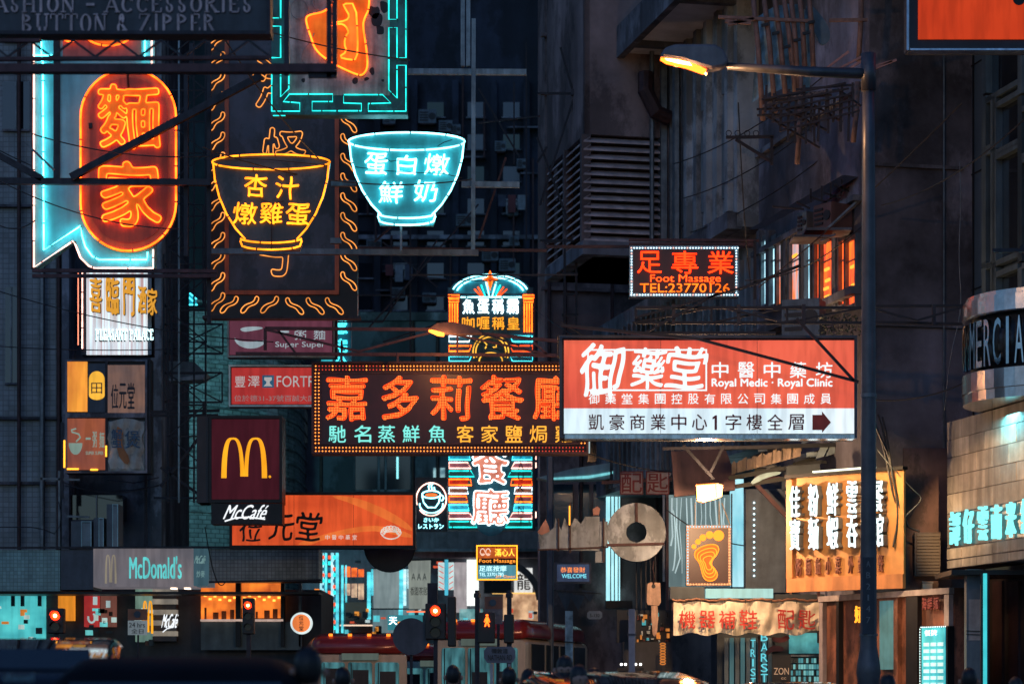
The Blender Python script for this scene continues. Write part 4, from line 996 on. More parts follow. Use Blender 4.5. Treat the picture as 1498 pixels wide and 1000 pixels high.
for i in range(9):
    y = 664+i*12.3; o_ = (2, 0, 5, 4, -1, -2, 0, 3, 9)[i]
    L_ = [(657,y),(684+o_,y),(687+o_+(2 if i in (1,2,7,8) else -1),y+8.4),(657,y+8.4)]; R_ = [(753-o_,y),(778,y),(778,y+8.4),(750-o_-(2 if i in (1,2,7,8) else -1),y+8.4)]
    for q in (L_, R_):
        s.poly('bar_face', sf[i], q, .012, -.001); s.neon('bar_tube', seq[i], [q], .95, .06, True)
RC = pm('red_letter_face', (.6,.1,.05), .4); RC2 = lb('rose_letter', (1.3,.45,.3), .6, (.6,.12,.06), 4)
for ch, bx in (('餐',(691,640,744,708)),('廳',(690,715,744,767))):
    s.text(ch, bx, RC2, style='brush', th=.24, blur=1, f=.07, d=.05, wob=.015); s.text(ch, bx, N_WH, style='brushline', th=.18, blur=2, f=.1, r=.75, wob=.015, name='character_tube')
for i, ch in enumerate('TAURANT'): s.text(ch, (758, 660+i*16, 766, 671+i*16), BLK, style='flat', f=.14, d=.03, name='letter')
s.bars('side_dash', N_PK, [((784,664),(784,672)),((784,676),(784,684)),((784,748),(784,757))], 1.5, 0)
s.panel('side_return', STEEL, 780.5, 430, 783, 775, .01, .3)
# --- T: coffee cup sign
s = S('coffee_neon_sign', 'small dark neon sign with ringed coffee cup and white kana below', 'sign', 607, 700, 655, 777, 63)
s.panel('board', pm('ink_board', (.01,.02,.03), .4), 607, 698, 654.5, 777, 0, .2)
s.neon('ring_tube', N_PK, [arc(631,730,22,24,-140,200,30)], .8, .05)
s.neon('cup_tube', N_CW, [arc(631,723,13.5,5.5,0,360,20), [(617.5,725),(620,735),(626,742),(637,742),(642,735),(644,725)], arc(631,738,17,12,170,370,20), arc(645,728,4,4,90,-90,8), [(628,717),(627,711),(630,706)],[(632,717),(631,710),(634,706)],[(636,717),(635,712)]], .9, .05)
s.poly('coffee_face', _m['fan_red'], arc(631,723.5,9,2.6,0,360,14)[:-1], .04, -.02)
s.text('さいか', (620,757,642,763), N_CW, f=.04, d=.01); s.text('レストラン', (612,766,649,773), N_CW, f=.04, d=.01)

# --- S: big LED restaurant sign
s = S('restaurant_sign', 'wide dark red bulb studded restaurant sign with big orange characters', 'sign', 456, 530, 861, 664, 43)
DR = pm('dark_red_panel', (.055,.012,.015), .4, 0, .3, 3, .03, .2)
s.panel('cabinet', pm('brown_case', (.05,.025,.025), .5, .3), 456, 529, 861, 664, 0, .35)
s.panel('panel', DR, 470, 547, 845, 650, .012, -.001)
s.frame('frame', TR, 456, 529, 861, 664, 3, .06, -.001)
s.frame('inner_frame', TR, 468, 545, 848, 650, 2, .03, -.001)
BO = em('bulb_orange', (3.0,.75,.12)); BR = em('bulb_dim_red', (.9,.08,.04))
pt = []; dim = []
for r_ in (535.5, 540.8):
    for i in range(80):
        x = 462+i*4.95; (dim if i < 22 and (i*7) % 5 else pt).append((x, r_))
for r_ in (654.5, 659.6):
    for i in range(80): (dim if i > 64 else pt).append((462+i*4.95, r_))
for cx_ in (461.5, 466.5, 850.5, 855.5):
    for j in range(21): (dim if cx_ > 800 and j < 2 else pt).append((cx_, 546+j*5.1))
s.bulbs('border_bulb', BO, pt, 1.25, .02); s.bulbs('dim_border_bulb', BR, dim, 1.2, .02)
CF = lb('character_under', (.75,.06,.012), .8, (.4,.03,.01), 5)
for i, ch in enumerate('嘉多莉餐廳'):
    x0 = (477, 559, 630, 704, 780)[i]; bx = (x0, 550, x0+(60, 53, 60, 62, 64)[i], 614)
    s.text(ch, bx, CF, style='brush', th=.25, blur=1, f=.02, d=.01, wob=.02, name='character')
    s.text(ch, bx, em('led_orange', (2.2,.62,.1)), style='dots', th=.28, blur=1, f=.035, r=.82, step=2.35, name='character_bulb')['kind'] = 'stuff'
    s.text(ch, bx, em('edge_red', (1.8,.13,.02)), style='brushline', th=.2, blur=1, f=.03, r=.5, wob=.02, name='character_edge')
TLC = em('led_teal', (.25,.95,.85)); AMC = em('led_amber', (1.3,.55,.06))
for i, (ch, x) in enumerate(zip('馳名蒸鮮魚客家鹽焗雞', (481,518,553,589,627,668,704,739,775,812))):
    s.text(ch, (x,622,x+25,647), TLC if i < 5 else AMC, style='brush', th=.36, blur=1, f=.03, name='character', N=48)
s.panel('lit_edge', lb('cool_edge', (.4,.6,.65), .8), 861, 641, 863, 662, .02, .1)
# truss above it, and the small bracket lamp
s = S('sign_truss', 'long dark red lattice truss above the bulb studded restaurant sign', 'truss', 345, 478, 935, 520, 42.6)
s.bars('chord', TR, [((388,480),(640,482)),((640,482),(935,510)),((345,517),(935,520)),((388,480),(388,512))], 4.5)
s.bars('diagonal', TR, [((388,482),(525,514)),((525,514),(640,484)),((640,484),(800,518)),((800,518),(780,500)),((435,520),(405,480)),((669,487),(669,518)),((500,498),(500,530)),((582,516),(582,530))], 3.2, .02)
s = S('bracket_lamp', 'small hooded street lamp glowing orange above the restaurant sign truss', 'street lamp', 622, 470, 705, 492, 41.5)
s.poly('hood', pm('lamp_hood', (.08,.05,.05), .5, .3), [(627,482),(640,474),(662,472),(690,478),(705,488),(668,490),(650,488)], .12, .12)
s.poly('lens', em('lamp_lens', (8,1.4,.15)), [(627,484),(634,483),(650,488),(649,491),(640,490)], .1, .1)
s.bars('arm', STEEL, [((690,482),(760,505))], 3)
# --- V: foot massage neon sign
s = S('massage_neon_sign', 'black neon sign for foot massage with red characters and pale bulb border', 'sign', 921, 360, 1080, 434, 45)
s.panel('board', pm('purple_black', (.03,.012,.02), .4), 921, 360, 1080, 434, 0, .25)
s.frame('frame', pm('bright_rail', (.25,.4,.5), .3, .5), 921, 360, 1080, 434, 5, .02, -.001)
pp_ = [(923.5+i*4.1, y) for i in range(39) for y in (363, 431.5)]+[(x, 367+i*4.1) for i in range(16) for x in (923.8, 1077)]
s.bulbs('border_bulb', em('bulb_ice', (2.0,3.0,3.4)), [p for i, p in enumerate(pp_) if i % 5], 1.25, .03); s.bulbs('border_bulb', em('bulb_rose', (2.4,1.1,.9)), [p for i, p in enumerate(pp_) if i % 5 == 0], 1.25, .03)
N_RO = em('neon_red_orange', (5.0,.14,.02))
for ch, bx in (('足',(932,368,968,400)),('專',(982,368,1021,401)),('業',(1035,368,1073,401))): s.text(ch, bx, N_RO, style='flat', f=.05, d=.02)
s.text('Foot Massage', (951,402,1054,416), em('neon_orange_b', (4.4,.26,.03)), f=.05, d=.02)
s.text('TEL:23770126', (936,415,1067,428), em('neon_yel_b', (3.0,.42,.03)), f=.05, d=.02)
s = S('sign_bracket', 'dark red rail bracket holding the foot massage neon sign', 'bracket', 820, 340, 1112, 362, 45.2)
s.bars('rail', TR, [((920,351),(1110,352)),((920,357),(1104,357))], 4); s.bars('rail', BK2, [((1104,352),(1104,438)),((1060,432),(1180,385))], 4, .05)
s.bars('rail', BK2, [((600,402),(845,402))], 2, 0)
# --- U: the big medical sign
s = S('clinic_sign', 'large coral and white lightbox for Royal Medic clinic with red arrow', 'sign', 817, 491, 1253, 643, 37)
s.panel('cabinet', pm('cabinet_dark', (.03,.035,.045), .5, .3), 819, 492, 1253, 641, -.001, .45)
s.panel('upper_face', lb('coral_face', (.95,.16,.085), .95, (.62,.075,.05), .55, (.7,1,1.6), .7, 2), 825, 498, 1249, 597, .03, -.002)
s.panel('lower_face', lb('white_face', (.92,1.05,1.1), .95, (.62,.85,.95), .7), 825, 597.3, 1249, 634, .03, -.002)
s.frame('frame', pm('dark_frame', (.06,.07,.09), .4, .5), 818, 491, 1253, 641, 4, .06, -.003)
s.panel('bottom_trim', pm('chrome_trim', (.5,.55,.6), .15, .9, .3, 9), 826, 636, 1249, 642, .07, .2)
PWH = em('print_bright', (.95,1.1,1.12))
for x in (966, 1107): s.panel('seam', pm('seam_dark', (.2,.06,.05), .5), x, 498, x+.6, 634, .034, -.031)
s.frame('seal_frame', PWH, 859, 511, 1034, 572, 2.2, .045, -.031)
for ch, bx in (('御',(849,504,910,582)),('藥',(924,510,973,568)),('堂',(975,508,1032,568))): s.text(ch, bx, PWH, style='brush', th=.27, blur=2, f=.07, d=.02, wob=.03, sh=.14, N=72)
for i, ch in enumerate('中醫中藥坊'): s.text(ch, (1041+i*38,530,1065+i*38,553), PWH, style='brush', th=.36, blur=1, f=.05, d=.015)
# Royal Medic line: serif-like bold
s.text('Royal Medic · Royal Clinic', (1041,554,1217,569), PWH, style='brush', th=.2, blur=1, f=.05, d=.015, N=34, name='lettering')
for i, ch in enumerate('御藥堂集團控股有限公司集團成員'): s.text(ch, (861+i*24.2,576,876.5+i*24.2,591), PWH, f=.05, d=.015)
MR = pm('maroon_print', (.16,.035,.04), .5)
for i, ch in enumerate('凱豪商業中心'): s.text(ch, (861+i*30.2,606,883+i*30.2,629), MR, style='brush', th=.36, blur=1, f=.05, d=.015, N=56)
s.poly('character', MR, [(1045,629),(1045,612),(1042,613.5),(1042,610.5),(1046,607.5),(1048.5,607.5),(1048.5,629)], .05, -.031)
for i, ch in enumerate('字樓全層'): s.text(ch, (1061+i*30.5,606,1084+i*30.5,629), MR, style='brush', th=.36, blur=1, f=.05, d=.015, N=56)
s.poly('arrow', pm('arrow_red', (.4,.06,.04), .5), [(1188,607),(1202,607),(1202,602),(1215,618),(1202,633),(1202,629),(1188,629)], .05, -.031)
s.bars('stay', BK2, [((1020,500),(1252,562)),((1162,470),(1245,560)),((820,480),(1020,500))], 4, .3)
s = S('second_clinic_sign', 'coral lightbox edge with black brush marks showing behind the clinic sign', 'sign', 816, 488, 1005, 520, 38.5)
s.panel('box', BLK, 816, 490, 1005, 520, -.001, .3); s.panel('face', _m['coral_face'], 819, 492, 1003, 520, .02, -.002)
s.text('御堂', (845,494,925,530), PWH, style='brush', th=.3, blur=1, f=.04)
# horizontal trusses to the right
s = S('street_truss', 'long black lattice truss crossing behind the lamp post above the clinic sign', 'truss', 930, 448, 1412, 490, 39.5)
truss(s, BK2, 930, 450, 1262, 472, 3, 4, False); s.bars('chord', BK2, [((1262,448),(1408,447)),((1262,471),(1408,474)),((930,487),(1135,487))], 4)
s.bars('diagonal', BK2, [((930,466),(1110,415)),((1262,449),(1340,470)),((1340,470),(1408,450)),((940,490),(1050,430)),((1060,452),(1135,470))], 3, .1)
for i in range(5): s.bars('clamp', STEEL, [((985+i*95,446),(985+i*95,476))], 5, .06)
# --- Y: orange lightbox at the upper right corner
s = S('orange_lightbox', 'plain glowing orange lightbox with thick dark frame high above', 'sign', 1330, -80, 1560, 72, 33)
s.panel('box', pm('box_navy', (.02,.025,.035), .5, .2), 1330, -80, 1560, 71, 0, .35); s.panel('face', lb('deep_orange_face', (.68,.06,.012), .95, (.5,.035,.008), .6), 1343, -80, 1560, 58, .03, -.001)
s.panel('edge_trim', _m['chrome_trim'], 1331, 71.5, 1560, 74, .02, .2); s.panel('edge_trim', _m['chrome_trim'], 1326, -80, 1329.5, 74, .02, .2)
m = M(); a_ = s.L((1490, 0)); m.disc(a_, 9*s.k, -.045, -.031); m.build('printed_mark', BLK, s.o)

# --- X: street lamp
Yl = 32.5
ps = pm('lamp_post_paint', (.09,.095,.11), .4, .4, .3, 4, .05, .3)
LAMP = root = empty('street_lamp', 'tall grey street lamp post with lit orange lantern on a long arm', 'street lamp', (P2(1270.5, Yl)[0], Yl, .14))
kx = Yl/F
def lz(py): return zat(py, Yl)-.14
m = M().lathe([(.15,0),(.15,1.42),(.165,1.5),(.155,1.62),(.115,1.85),(.112,2.0),(.11,3.0),(.1,5.0),(.088,8.5),(.078,lz(86))], n=18); m.build('pole', ps, root, smooth=True)
m = M().tube([(0,0,lz(108)),(-.8,0,lz(105)),(-1.9,0,lz(97))], [.075,.07,.05], n=10); m.build('arm', ps, root, smooth=True)
M().lathe([(.1,0),(.1,.5)], (0,0,lz(106)-.25), 14).build('arm_collar', ps, root, smooth=True)
s = S('lantern_frame_tmp', 'x', 'x', 960, 60, 1065, 115, Yl)
top = [(964,86),(972,72),(988,67),(1045,67),(1058,74),(1066,93),(1058,101),(1040,104),(1024,100),(998,91)]
def lant(pts, y0, y1): return M().prism([((p[0]-1270.5)*kx, lz(p[1])) for p in pts], y0, y1)
h_ = lant(top, -.11, .11); o = h_.build('lantern_housing', pm('lantern_shell', (.18,.15,.16), .4, .1), root, bevel=.04)
lant([(972,88),(990,90),(1008,94),(1012,99),(990,95),(975,91)], -.092, .092).build('lamp_core', em('sodium_core', (20,9,3)), root)
o = lant([(965,86),(985,88),(1010,92),(1034,104),(1030,108),(1005,99),(975,92)], -.09, .09).build('lens', em('sodium_lens', (9,.9,.08)), root, bevel=.02)
lant([(1016,98),(1022,96),(1038,103),(1034,109)], -.07, .07).build('lamp_socket', pm('socket', (.5,.3,.2), .4), root)
bpy.data.objects.remove(s.o)
m = M()
m.box((-.12,-.155,1.75),(.1,-.12,2.9)).build('number_plate', pm('plate_black', (.03,.04,.06), .5), root) if False else None
M().box((-.1,-.13,2.02),(.06,-.118,3.05)).build('number_plate', pm('plate_dark', (.02,.03,.05), .5), root)
for i, ch in enumerate('AB2147'):
    me = glyph_mesh(ch, 'flat', .055, .08, -.134, .003, .01, .3, 0, 1, .02, 0); o = link('letter', me, root, GREY); o.location = (-.05, 0, 2.92-i*.15)
M().lathe([(.125,0),(.125,.03)], (0,0,2.0), 14).build('pole_band', GREY, root); M().lathe([(.108,0),(.108,.05)], (0,0,5.2), 14).build('pole_band', GREY, root)

# --- laundry and bamboo rack on the concrete tenement, window awning and units
RK = pm('old_bamboo', (.22,.13,.11), .7, 0, .4, 8, .1, .3)
s = S('bamboo_rack', 'cluster of tall upright bamboo poles lashed to the tenement wall', 'scaffold', 1050, -40, 1262, 250, 40.5)
for i, (a, c) in enumerate([((1098,-40),(1116,176)),((1113,-40),(1134,165)),((1128,-40),(1150,150)),((1141,-40),(1164,140)),((1153,-40),(1168,135)),((1166,-40),(1178,112)),((1180,-40),(1190,110)),((1171,105),(1166,240)),((1259,-40),(1256,90)),((1254,120),(1248,208))]):
    m = M(); (x, z), (u, v) = s.L(a), s.L(c); m.tube([(x, 0, z), ((x+u)/2+.02, -.02, (z+v)/2), (u, 0, v)], .045, n=7); m.build('pole', RK, s.o, smooth=True)
s.bars('cross_pole', RK, [((1050,27),(1185,33)),((1060,33),(1098,36)),((1212,32),(1268,31)),((1064,38),(1102,30))], 4.5, .08)
for x, y in ((1118,40),(1134,52),(1150,72),(1165,62),(1178,52),(1186,36)): s.bars('lashing', BLK, [((x-5,y),(x+5,y-2))], 4, .1)
s = S('tarpaulin', 'crumpled blue tarpaulin tied behind the bamboo poles', 'tarpaulin', 1105, 20, 1225, 165, 41)
nn = 16; v = []
for j in range(nn+1):
    for i in range(nn+1):
        x, z = s.L((1108+84*i/nn-8*(j/nn), 24+126*j/nn-18*math.sin(i/nn*3))); v.append((x, .05*math.sin(i*2.1+j*.4)+.04*math.sin(j*1.7+i), z))
M().add(v, [(j*(nn+1)+i, (j+1)*(nn+1)+i, (j+1)*(nn+1)+i+1, j*(nn+1)+i+1) for j in range(nn) for i in range(nn)]).build('sheet', pm('blue_tarp', (.3,.5,.62), .45, 0, .5, 3, .2, .5), s.o, smooth=True)
s.poly('flap', pm('blue_tarp2', (.1,.18,.26), .5), smooth([(1180,2),(1198,20),(1212,40),(1215,60),(1200,70),(1192,50),(1178,24)], 2), .05, 0)
s = S('drying_rack', 'iron drying racks stacked with timber jutting from the tenement wall', 'rack', 1105, 110, 1262, 235, 39.5)
IR = pm('old_iron', (.03,.025,.03), .6, .4)
for (a, c) in [((1107,160),(1195,157)),((1120,150),(1215,142)),((1140,140),(1235,130)),((1165,130),(1250,123)),((1107,170),(1190,168)),
               ((1190,160),(1190,212)),((1210,142),(1210,198)),((1228,135),(1228,190)),((1245,125),(1245,175)),((1163,165),(1163,210)),((1177,165),(1177,214)),
               ((1120,166),(1200,215)),((1150,160),(1210,190)),((1190,155),(1232,180)),((1225,130),(1260,155)),((1112,162),(1112,172))]:
    s.bars('rail', IR, [(a, c)], 3, random.uniform(-.1,.2))
for i in range(12):
    x = 1120+i*11; s.bars('upright', IR, [((x,128+((i*7)%5)*6),(x-2,168+((i*5)%4)*14))], 3.4, .15)
for i in range(6): s.bars('cross_rail', IR, [((1112+i*6,150+i*9),(1235+i*4,126+i*8))], 2.6, .2)
for i in range(14):
    x = 1115+i*6.5; y = 158-i*1.2; s.bars('stored_timber', pm('timber_grey', (.2,.19,.22), .7), [((x,y),(x+16,y-9))], 3, .1)
TB = pm('pinkish_timber', (.42,.22,.2), .6)
for a, c in (((1207,103),(1240,78)),((1222,105),(1262,84)),((1235,106),(1270,86)),((1275,100),(1304,92)),((1275,104),(1310,90))): s.bars('pipe', TB, [(a, c)], 3.2, .1)
s = S('iron_bracket', 'empty black iron wall bracket with four rings on top', 'bracket', 1060, 190, 1132, 242, 44)
s.bars('bar', IR, [((1062,201),(1132,200)),((1129,200),(1129,241)),((1076,204),(1128,236))], 4)
for x in (1066,1079,1093,1106): s.neon('ring', IR, [arc(x,195,4,4,0,360,12)[:-1]], .6, 0, True)
s = S('corrugated_awning', 'dark corrugated awning on struts above the tenement windows', 'awning', 1112, 240, 1262, 305, 43)
v = []; nn = 14
m = M()
for i in range(nn+1):
    t = i/nn; x0_, z0_ = s.L((1113+146*t, 299-58*t)); x1_, z1_ = s.L((1128+132*t, 303-44*t)); y_ = 2.4*(1-t)
    v += [(x0_, y_-.05+.05*(i%2), z0_), (x1_, y_-.7+.05*(i%2), z1_-.06)]
m.add(v, [(2*i, 2*i+1, 2*i+3, 2*i+2) for i in range(nn)]); m.build('sheet', pm('awning_sheet', (.045,.035,.035), .7, .2), s.o)
for a, c in (((1165,295),(1185,305)),((1185,288),(1210,296)),((1205,282),(1230,290)),((1220,270),(1255,285)),((1186,276),(1186,296)),((1202,272),(1202,292)),((1215,268),(1215,292)),((1231,262),(1231,286)),((1248,256),(1248,280)),((1200,300),(1262,262)),((1130,302),(1176,306))):
    s.bars('strut', IR, [(a, c)], 2.6, 0)
ac_unit(1184,298,42.6,38,36,'rust streaked air conditioner under the corrugated awning',-55, mt=pm('rusty_casing', (.16,.08,.07), .6))
ac_unit(1163,310,43.4,20,32,'grey air conditioner with pale rim beside the rust streaked one',-55)
s = S('wall_shelf', 'thin metal drip shelf below the two air conditioners', 'shelf', 1160, 335, 1245, 352, 42.4)
s.panel('plate', CONC, 1178, 334, 1245, 338, .1, .6); s.panel('plate', CONC, 1160, 345, 1215, 348, .1, .6); s.bars('strut', GREY, [((1206,338),(1258,290)),((1200,352),(1222,343))], 3)
ac_unit(1143,437,41.8,56,54,'big pale air conditioner box above the clinic sign',-20)
s = S('wall_planter', 'straggly dark weeds growing over the ledge beside the lamp post', 'plant', 1200, 455, 1262, 492, 41)
m = M(); random.seed(5)
for i in range(260):
    x, z = s.L((random.uniform(1200,1258), random.uniform(462,490))); a = random.uniform(0, 6.3); r_ = random.uniform(.02,.05)
    m.add([(x, -.1+random.uniform(-.1,.1), z), (x+r_*math.cos(a), -.12, z+r_*math.sin(a)), (x+r_*1.5*math.cos(a+.6), -.08, z+r_*1.5*math.sin(a+.6))], [(0,1,2)])
m.build('leaves', pm('leaf', (.05,.07,.05), .6), s.o)

# --- drum canopy
Yd = 38.2; dr = 1.45
cxp = P2(1411, Yd)[0]+dr
root = empty('round_canopy', 'round chrome banded canopy with building name lettering round its rim', 'canopy', (cxp, Yd, zat(592, Yd)))
def rz(py): return (592-py)*Yd/F
CHR = pm('brushed_steel', (.55,.58,.6), .22, .95, .3, 4, .03, .2); DKD = pm('drum_dark', (.04,.05,.06), .3, .4)
M().lathe([(dr*.55,0),(dr,0),(dr,rz(578)),(dr+.02,rz(577)),(dr+.02,rz(550)),(dr,rz(549))], n=48).build('lower_band', CHR, root, smooth=False)
M().lathe([(dr-.12,rz(549)),(dr-.12,rz(470))], n=40).build('drum', DKD, root, smooth=True)
M().lathe([(dr-.02,rz(470)),(dr+.01,rz(468)),(dr+.01,rz(445)),(dr-.03,rz(444)),(dr-.03,rz(438)),(.3,rz(436))], n=48).build('upper_band', CHR, root, smooth=False)
M().lathe([(.42,-.02),(.46,-.02),(.46,.05),(.42,.05)], (0.1,-.2,0), 24).build('downlight', lb('downlight_teal', (.1,.5,.55), 1.2), root)
txt = 'COMMERCIAL'; a0 = math.radians(180+2); st_ = math.radians(7.6)
for i, ch in enumerate(txt[1:]):
    a = a0+st_*i; r_ = dr+.03; me = glyph_mesh(ch, 'flat', .15, rz(480), 0, .08, .01, .3, 0, 1, .02, 0)
    o = link('letter', me, root, pm('polished_letter', (.6,.65,.68), .12, 1, .2, 6)); hgt = rz(478)-rz(545)
    for v_ in me.vertices: v_.co.z *= hgt/rz(480); v_.co.x -= .075
    o.location = (r_*math.cos(a), r_*math.sin(a), rz(545)); o.rotation_euler = (0, 0, a+math.pi/2)
for z in (472, 548): pass
# --- tiled fascia with five teal characters (runs along the street, seen obliquely)
def street_sign(nm, label, cat, px0, px1, py0, py1, Y0, yaw=-77.7):
    """plane along the street whose far edge stands at px0, depth Y0; near edge at px1; py given at the far edge"""
    A = P2(px0, Y0); d_ = Vector((math.cos(math.radians(yaw)), math.sin(math.radians(yaw)))); k = (px1-CX)/F
    t = (k*A[1]-A[0])/(d_[0]-k*d_[1])
    o = empty(nm, label, cat, (A[0], A[1], zat(py1, Y0)), math.radians(yaw))
    def X(px):
        k = (px-CX)/F; return (k*A[1]-A[0])/(d_[0]-k*d_[1])
    return o, X, (lambda py: (py1-py)*Y0/F), t
fo, FX, FZ, FW = street_sign('tiled_fascia', 'stone tiled shop fascia bearing five glowing teal seal characters', 'fascia', 1386, 1560, 618, 832, 40.6)
M().box((0.02,.012,0),(FW,.6,FZ(618))).build('core', CONCD, fo)
ST = [pm('stone_tile_'+n_, c_, .75, 0, .35, 2.5, .3, .45) for n_, c_ in (('light',(.36,.34,.31)),('mid',(.28,.27,.26)),('dark',(.21,.205,.2)))]
rows_ = [618,645,671,698,724,752]; random.seed(3); tw = .62
for r_ in range(len(rows_)-1):
    x = -(.31 if r_ % 2 else 0)
    while x < FW:
        a, c = max(0, x), min(FW, x+tw-.012)
        if c-a > .05: M().box((a, -random.uniform(0,.006), FZ(rows_[r_+1])+.012), (c, .011, FZ(rows_[r_]))).build('tile', random.choice(ST), fo)
        x += tw
M().box((0,-.001,FZ(802)+.01),(.12,.011,FZ(752)-.002)).build('tile', ST[1], fo); 
M().box((.12,.004,FZ(802)+.01),(FW,.011,FZ(752)-.002)).build('character_backing', pm('black_backing', (.02,.02,.025), .3), fo)
for (y0_, y1_) in ((803,819),(820,832)):
    x = 0
    while x < FW: M().box((x, -.004-random.uniform(0,.005), FZ(y1_)+.01), (min(FW,x+tw)-.012, .011, FZ(y0_))).build('tile', random.choice(ST), fo); x += tw
NT = em('seal_teal', (.35,1.3,1.3))
for ch, px in (('譚',1394),('仔',1414),('雲',1435),('南',1455),('米',1476),('線',1499)):
    a = FX(px); c = FX(px+13); me = glyph_mesh(ch, 'brush', c-a, FZ(751)-FZ(799), -.07, .05, .01, .3, 0, 1, .02, .02); o = link('character', me, fo, NT); o.location = (a, 0, FZ(799))
# --- lit wooden board with big white characters
wo, WX, WZ, WW = street_sign('carved_shop_board', 'warm lit wooden shop board with five tall glowing white characters', 'sign', 1155, 1322, 698, 866, 42.6, -45)
OC = pm('ochre_board', (.58,.27,.09), .6, 0, .3, 1.6, .08, .35)
M().box((0,0,0),(WW,.05,WZ(700))).build('board', OC, wo)
M().box((-.02,-.06,0),(WW+.02,-.001,WZ(846))).build('lower_rail', pm('orange_wood', (.55,.22,.08), .55, 0, .3, 2, .1, .4), wo)
M().box((-.03,-.06,WZ(846)+.002),(.1,-.001,WZ(702))).build('side_rail', _m['orange_wood'], wo)
M().box((-.05,-.08,WZ(700)+.002),(WW+.04,.06,WZ(695))).build('top_rail', BLK, wo)
M().box((.6,-.12,WZ(695)+.002),(WW*.75,.06,WZ(692.5))).build('tube_lamp', em('strip_light', (2.2,2.2,1.6)), wo)
LW = em('letter_white', (1.5,1.8,1.8)); LSH = pm('letter_side', (.12,.13,.15), .35, .2)
for ch, px, px2, zt_, zb_ in [(c2[i], a_, b_, (712, 760)[i], (758, 806)[i]) for c2, a_, b_ in (('佳寶',1164,1178),('粉麵',1191,1205),('鮮蝦',1218,1234),('雲吞',1247,1262),('餐館',1283,1300)) for i in (0, 1)]:
    a, c = WX(px), WX(px2)
    for st_, mt_, f_, nm_ in (('brush', LW, .17, 'character'), ('brush', LSH, .148, 'character_side')):
        me = glyph_mesh(ch, st_, (c-a), WZ(zt_)-WZ(zb_), -f_, 0.02 if nm_ == 'character' else .13, .01, .26, 0, 1, .02, .02); o = link(nm_, me, wo, mt_); o.location = (a, 0, WZ(zb_))
for i, ch in enumerate('粥麵飯小菜外賣送餐'):
    a = WX(1166+i*14.5+(4 if i > 4 else 0)); me = glyph_mesh(ch, 'flat', .11, .3, -.05, .045, .01, .3, 0, 1, .02, 0); o = link('character', me, wo, pm('red_brown_letter', (.2,.07,.05), .5)); o.location = (a, 0, WZ(842))
# shopfront beneath it
so_, SX, SZ, SW_ = street_sign('wooden_shopfront', 'reddish timber shopfront with pale frame beneath the carved board', 'shopfront', 1200, 1392, 872, 1045, 43.4, -66)
WD = pm('red_timber', (.26,.1,.06), .5, 0, .45, 2, .1, .5); PF_ = pm('pale_frame', (.4,.34,.34), .6)
M().box((0,.05,-.4),(SW_,.5,SZ(872))).build('wall', WD, so_)
M().box((0,-.05,SZ(880)),(SW_,.049,SZ(872))).build('header', PF_, so_)
for px, px2, mt_ in ((1201,1206,PF_),(1226,1230,BLK),(1384,1391,PF_),(1310,1316,WD),(1262,1266,BLK),(1328,1345,BLK)):
    a, c = SX(px), SX(px2); M().box((a,-.04,-.4),(c,.048,SZ(881))).build('post', mt_, so_)
M().box((SX(1288),-.02,SZ(980)),(SX(1308),.045,SZ(884))).build('glass_panel', lb('teal_dim_glass', (.12,.3,.32), .6, (.04,.12,.14), 2), so_)
for ch, px in (('好',1254),):
    me = glyph_mesh(ch, 'flat', SX(1264)-SX(1254), SZ(889)-SZ(913), -.06, .03, .01, .3, 0, 1, .02, 0); o = link('character', me, so_, em('orange_sign', (2.0,.7,.05))); o.location = (SX(1254), 0, SZ(913))
for i in range(3):
    me = glyph_mesh('海鮮麵家'[i], 'flat', .14, .2, -.02, .03, .01, .3, 0, 1, .02, 0); o = link('character', me, so_, pm('dim_red', (.3,.07,.07), .5)); o.location = (SX(1352)+i*.17, -.03, SZ(900))
# menu lightbox
mo, MX_, MZ_, MW_ = street_sign('menu_lightbox', 'tall teal lit menu board ringed by small white bulbs', 'menu board', 1346, 1386, 916, 1030, 40.1, -58)
M().box((0,0,0),(MW_,.15,MZ_(916))).build('box', BLK, mo)
M().box((.06,-.02,.05),(MW_-.04,-.001,MZ_(918))).build('face', lb('menu_teal', (.12,.75,.8), .9, (.03,.4,.5), 3), mo)
m = M()
for i in range(30): m.bulb(.03, -.03, MZ_(920)-i*.045, .013)
for i in range(14): m.bulb(.06+i*.045, -.03, MZ_(917), .013)
m.build('border_bulb', em('bulb_white', (2,2.6,2.6)), mo, stuff=True)
for r_ in range(8):
    for c_ in range(3): 
        M().box((.12+c_*.17,-.032,MZ_(930)-r_*.11-.06),(.25+c_*.17,-.021,MZ_(930)-r_*.11)).build('menu_card', lb('menu_white', (.8,1.2,1.2), .8), mo) if r_ else None
me = glyph_mesh('餐牌', 'flat', .3, .1, -.04, .01, .01, .3, 0, 1, .02, 0); o = link('lettering', me, mo, LW); o.location = (.15, 0, MZ_(930))
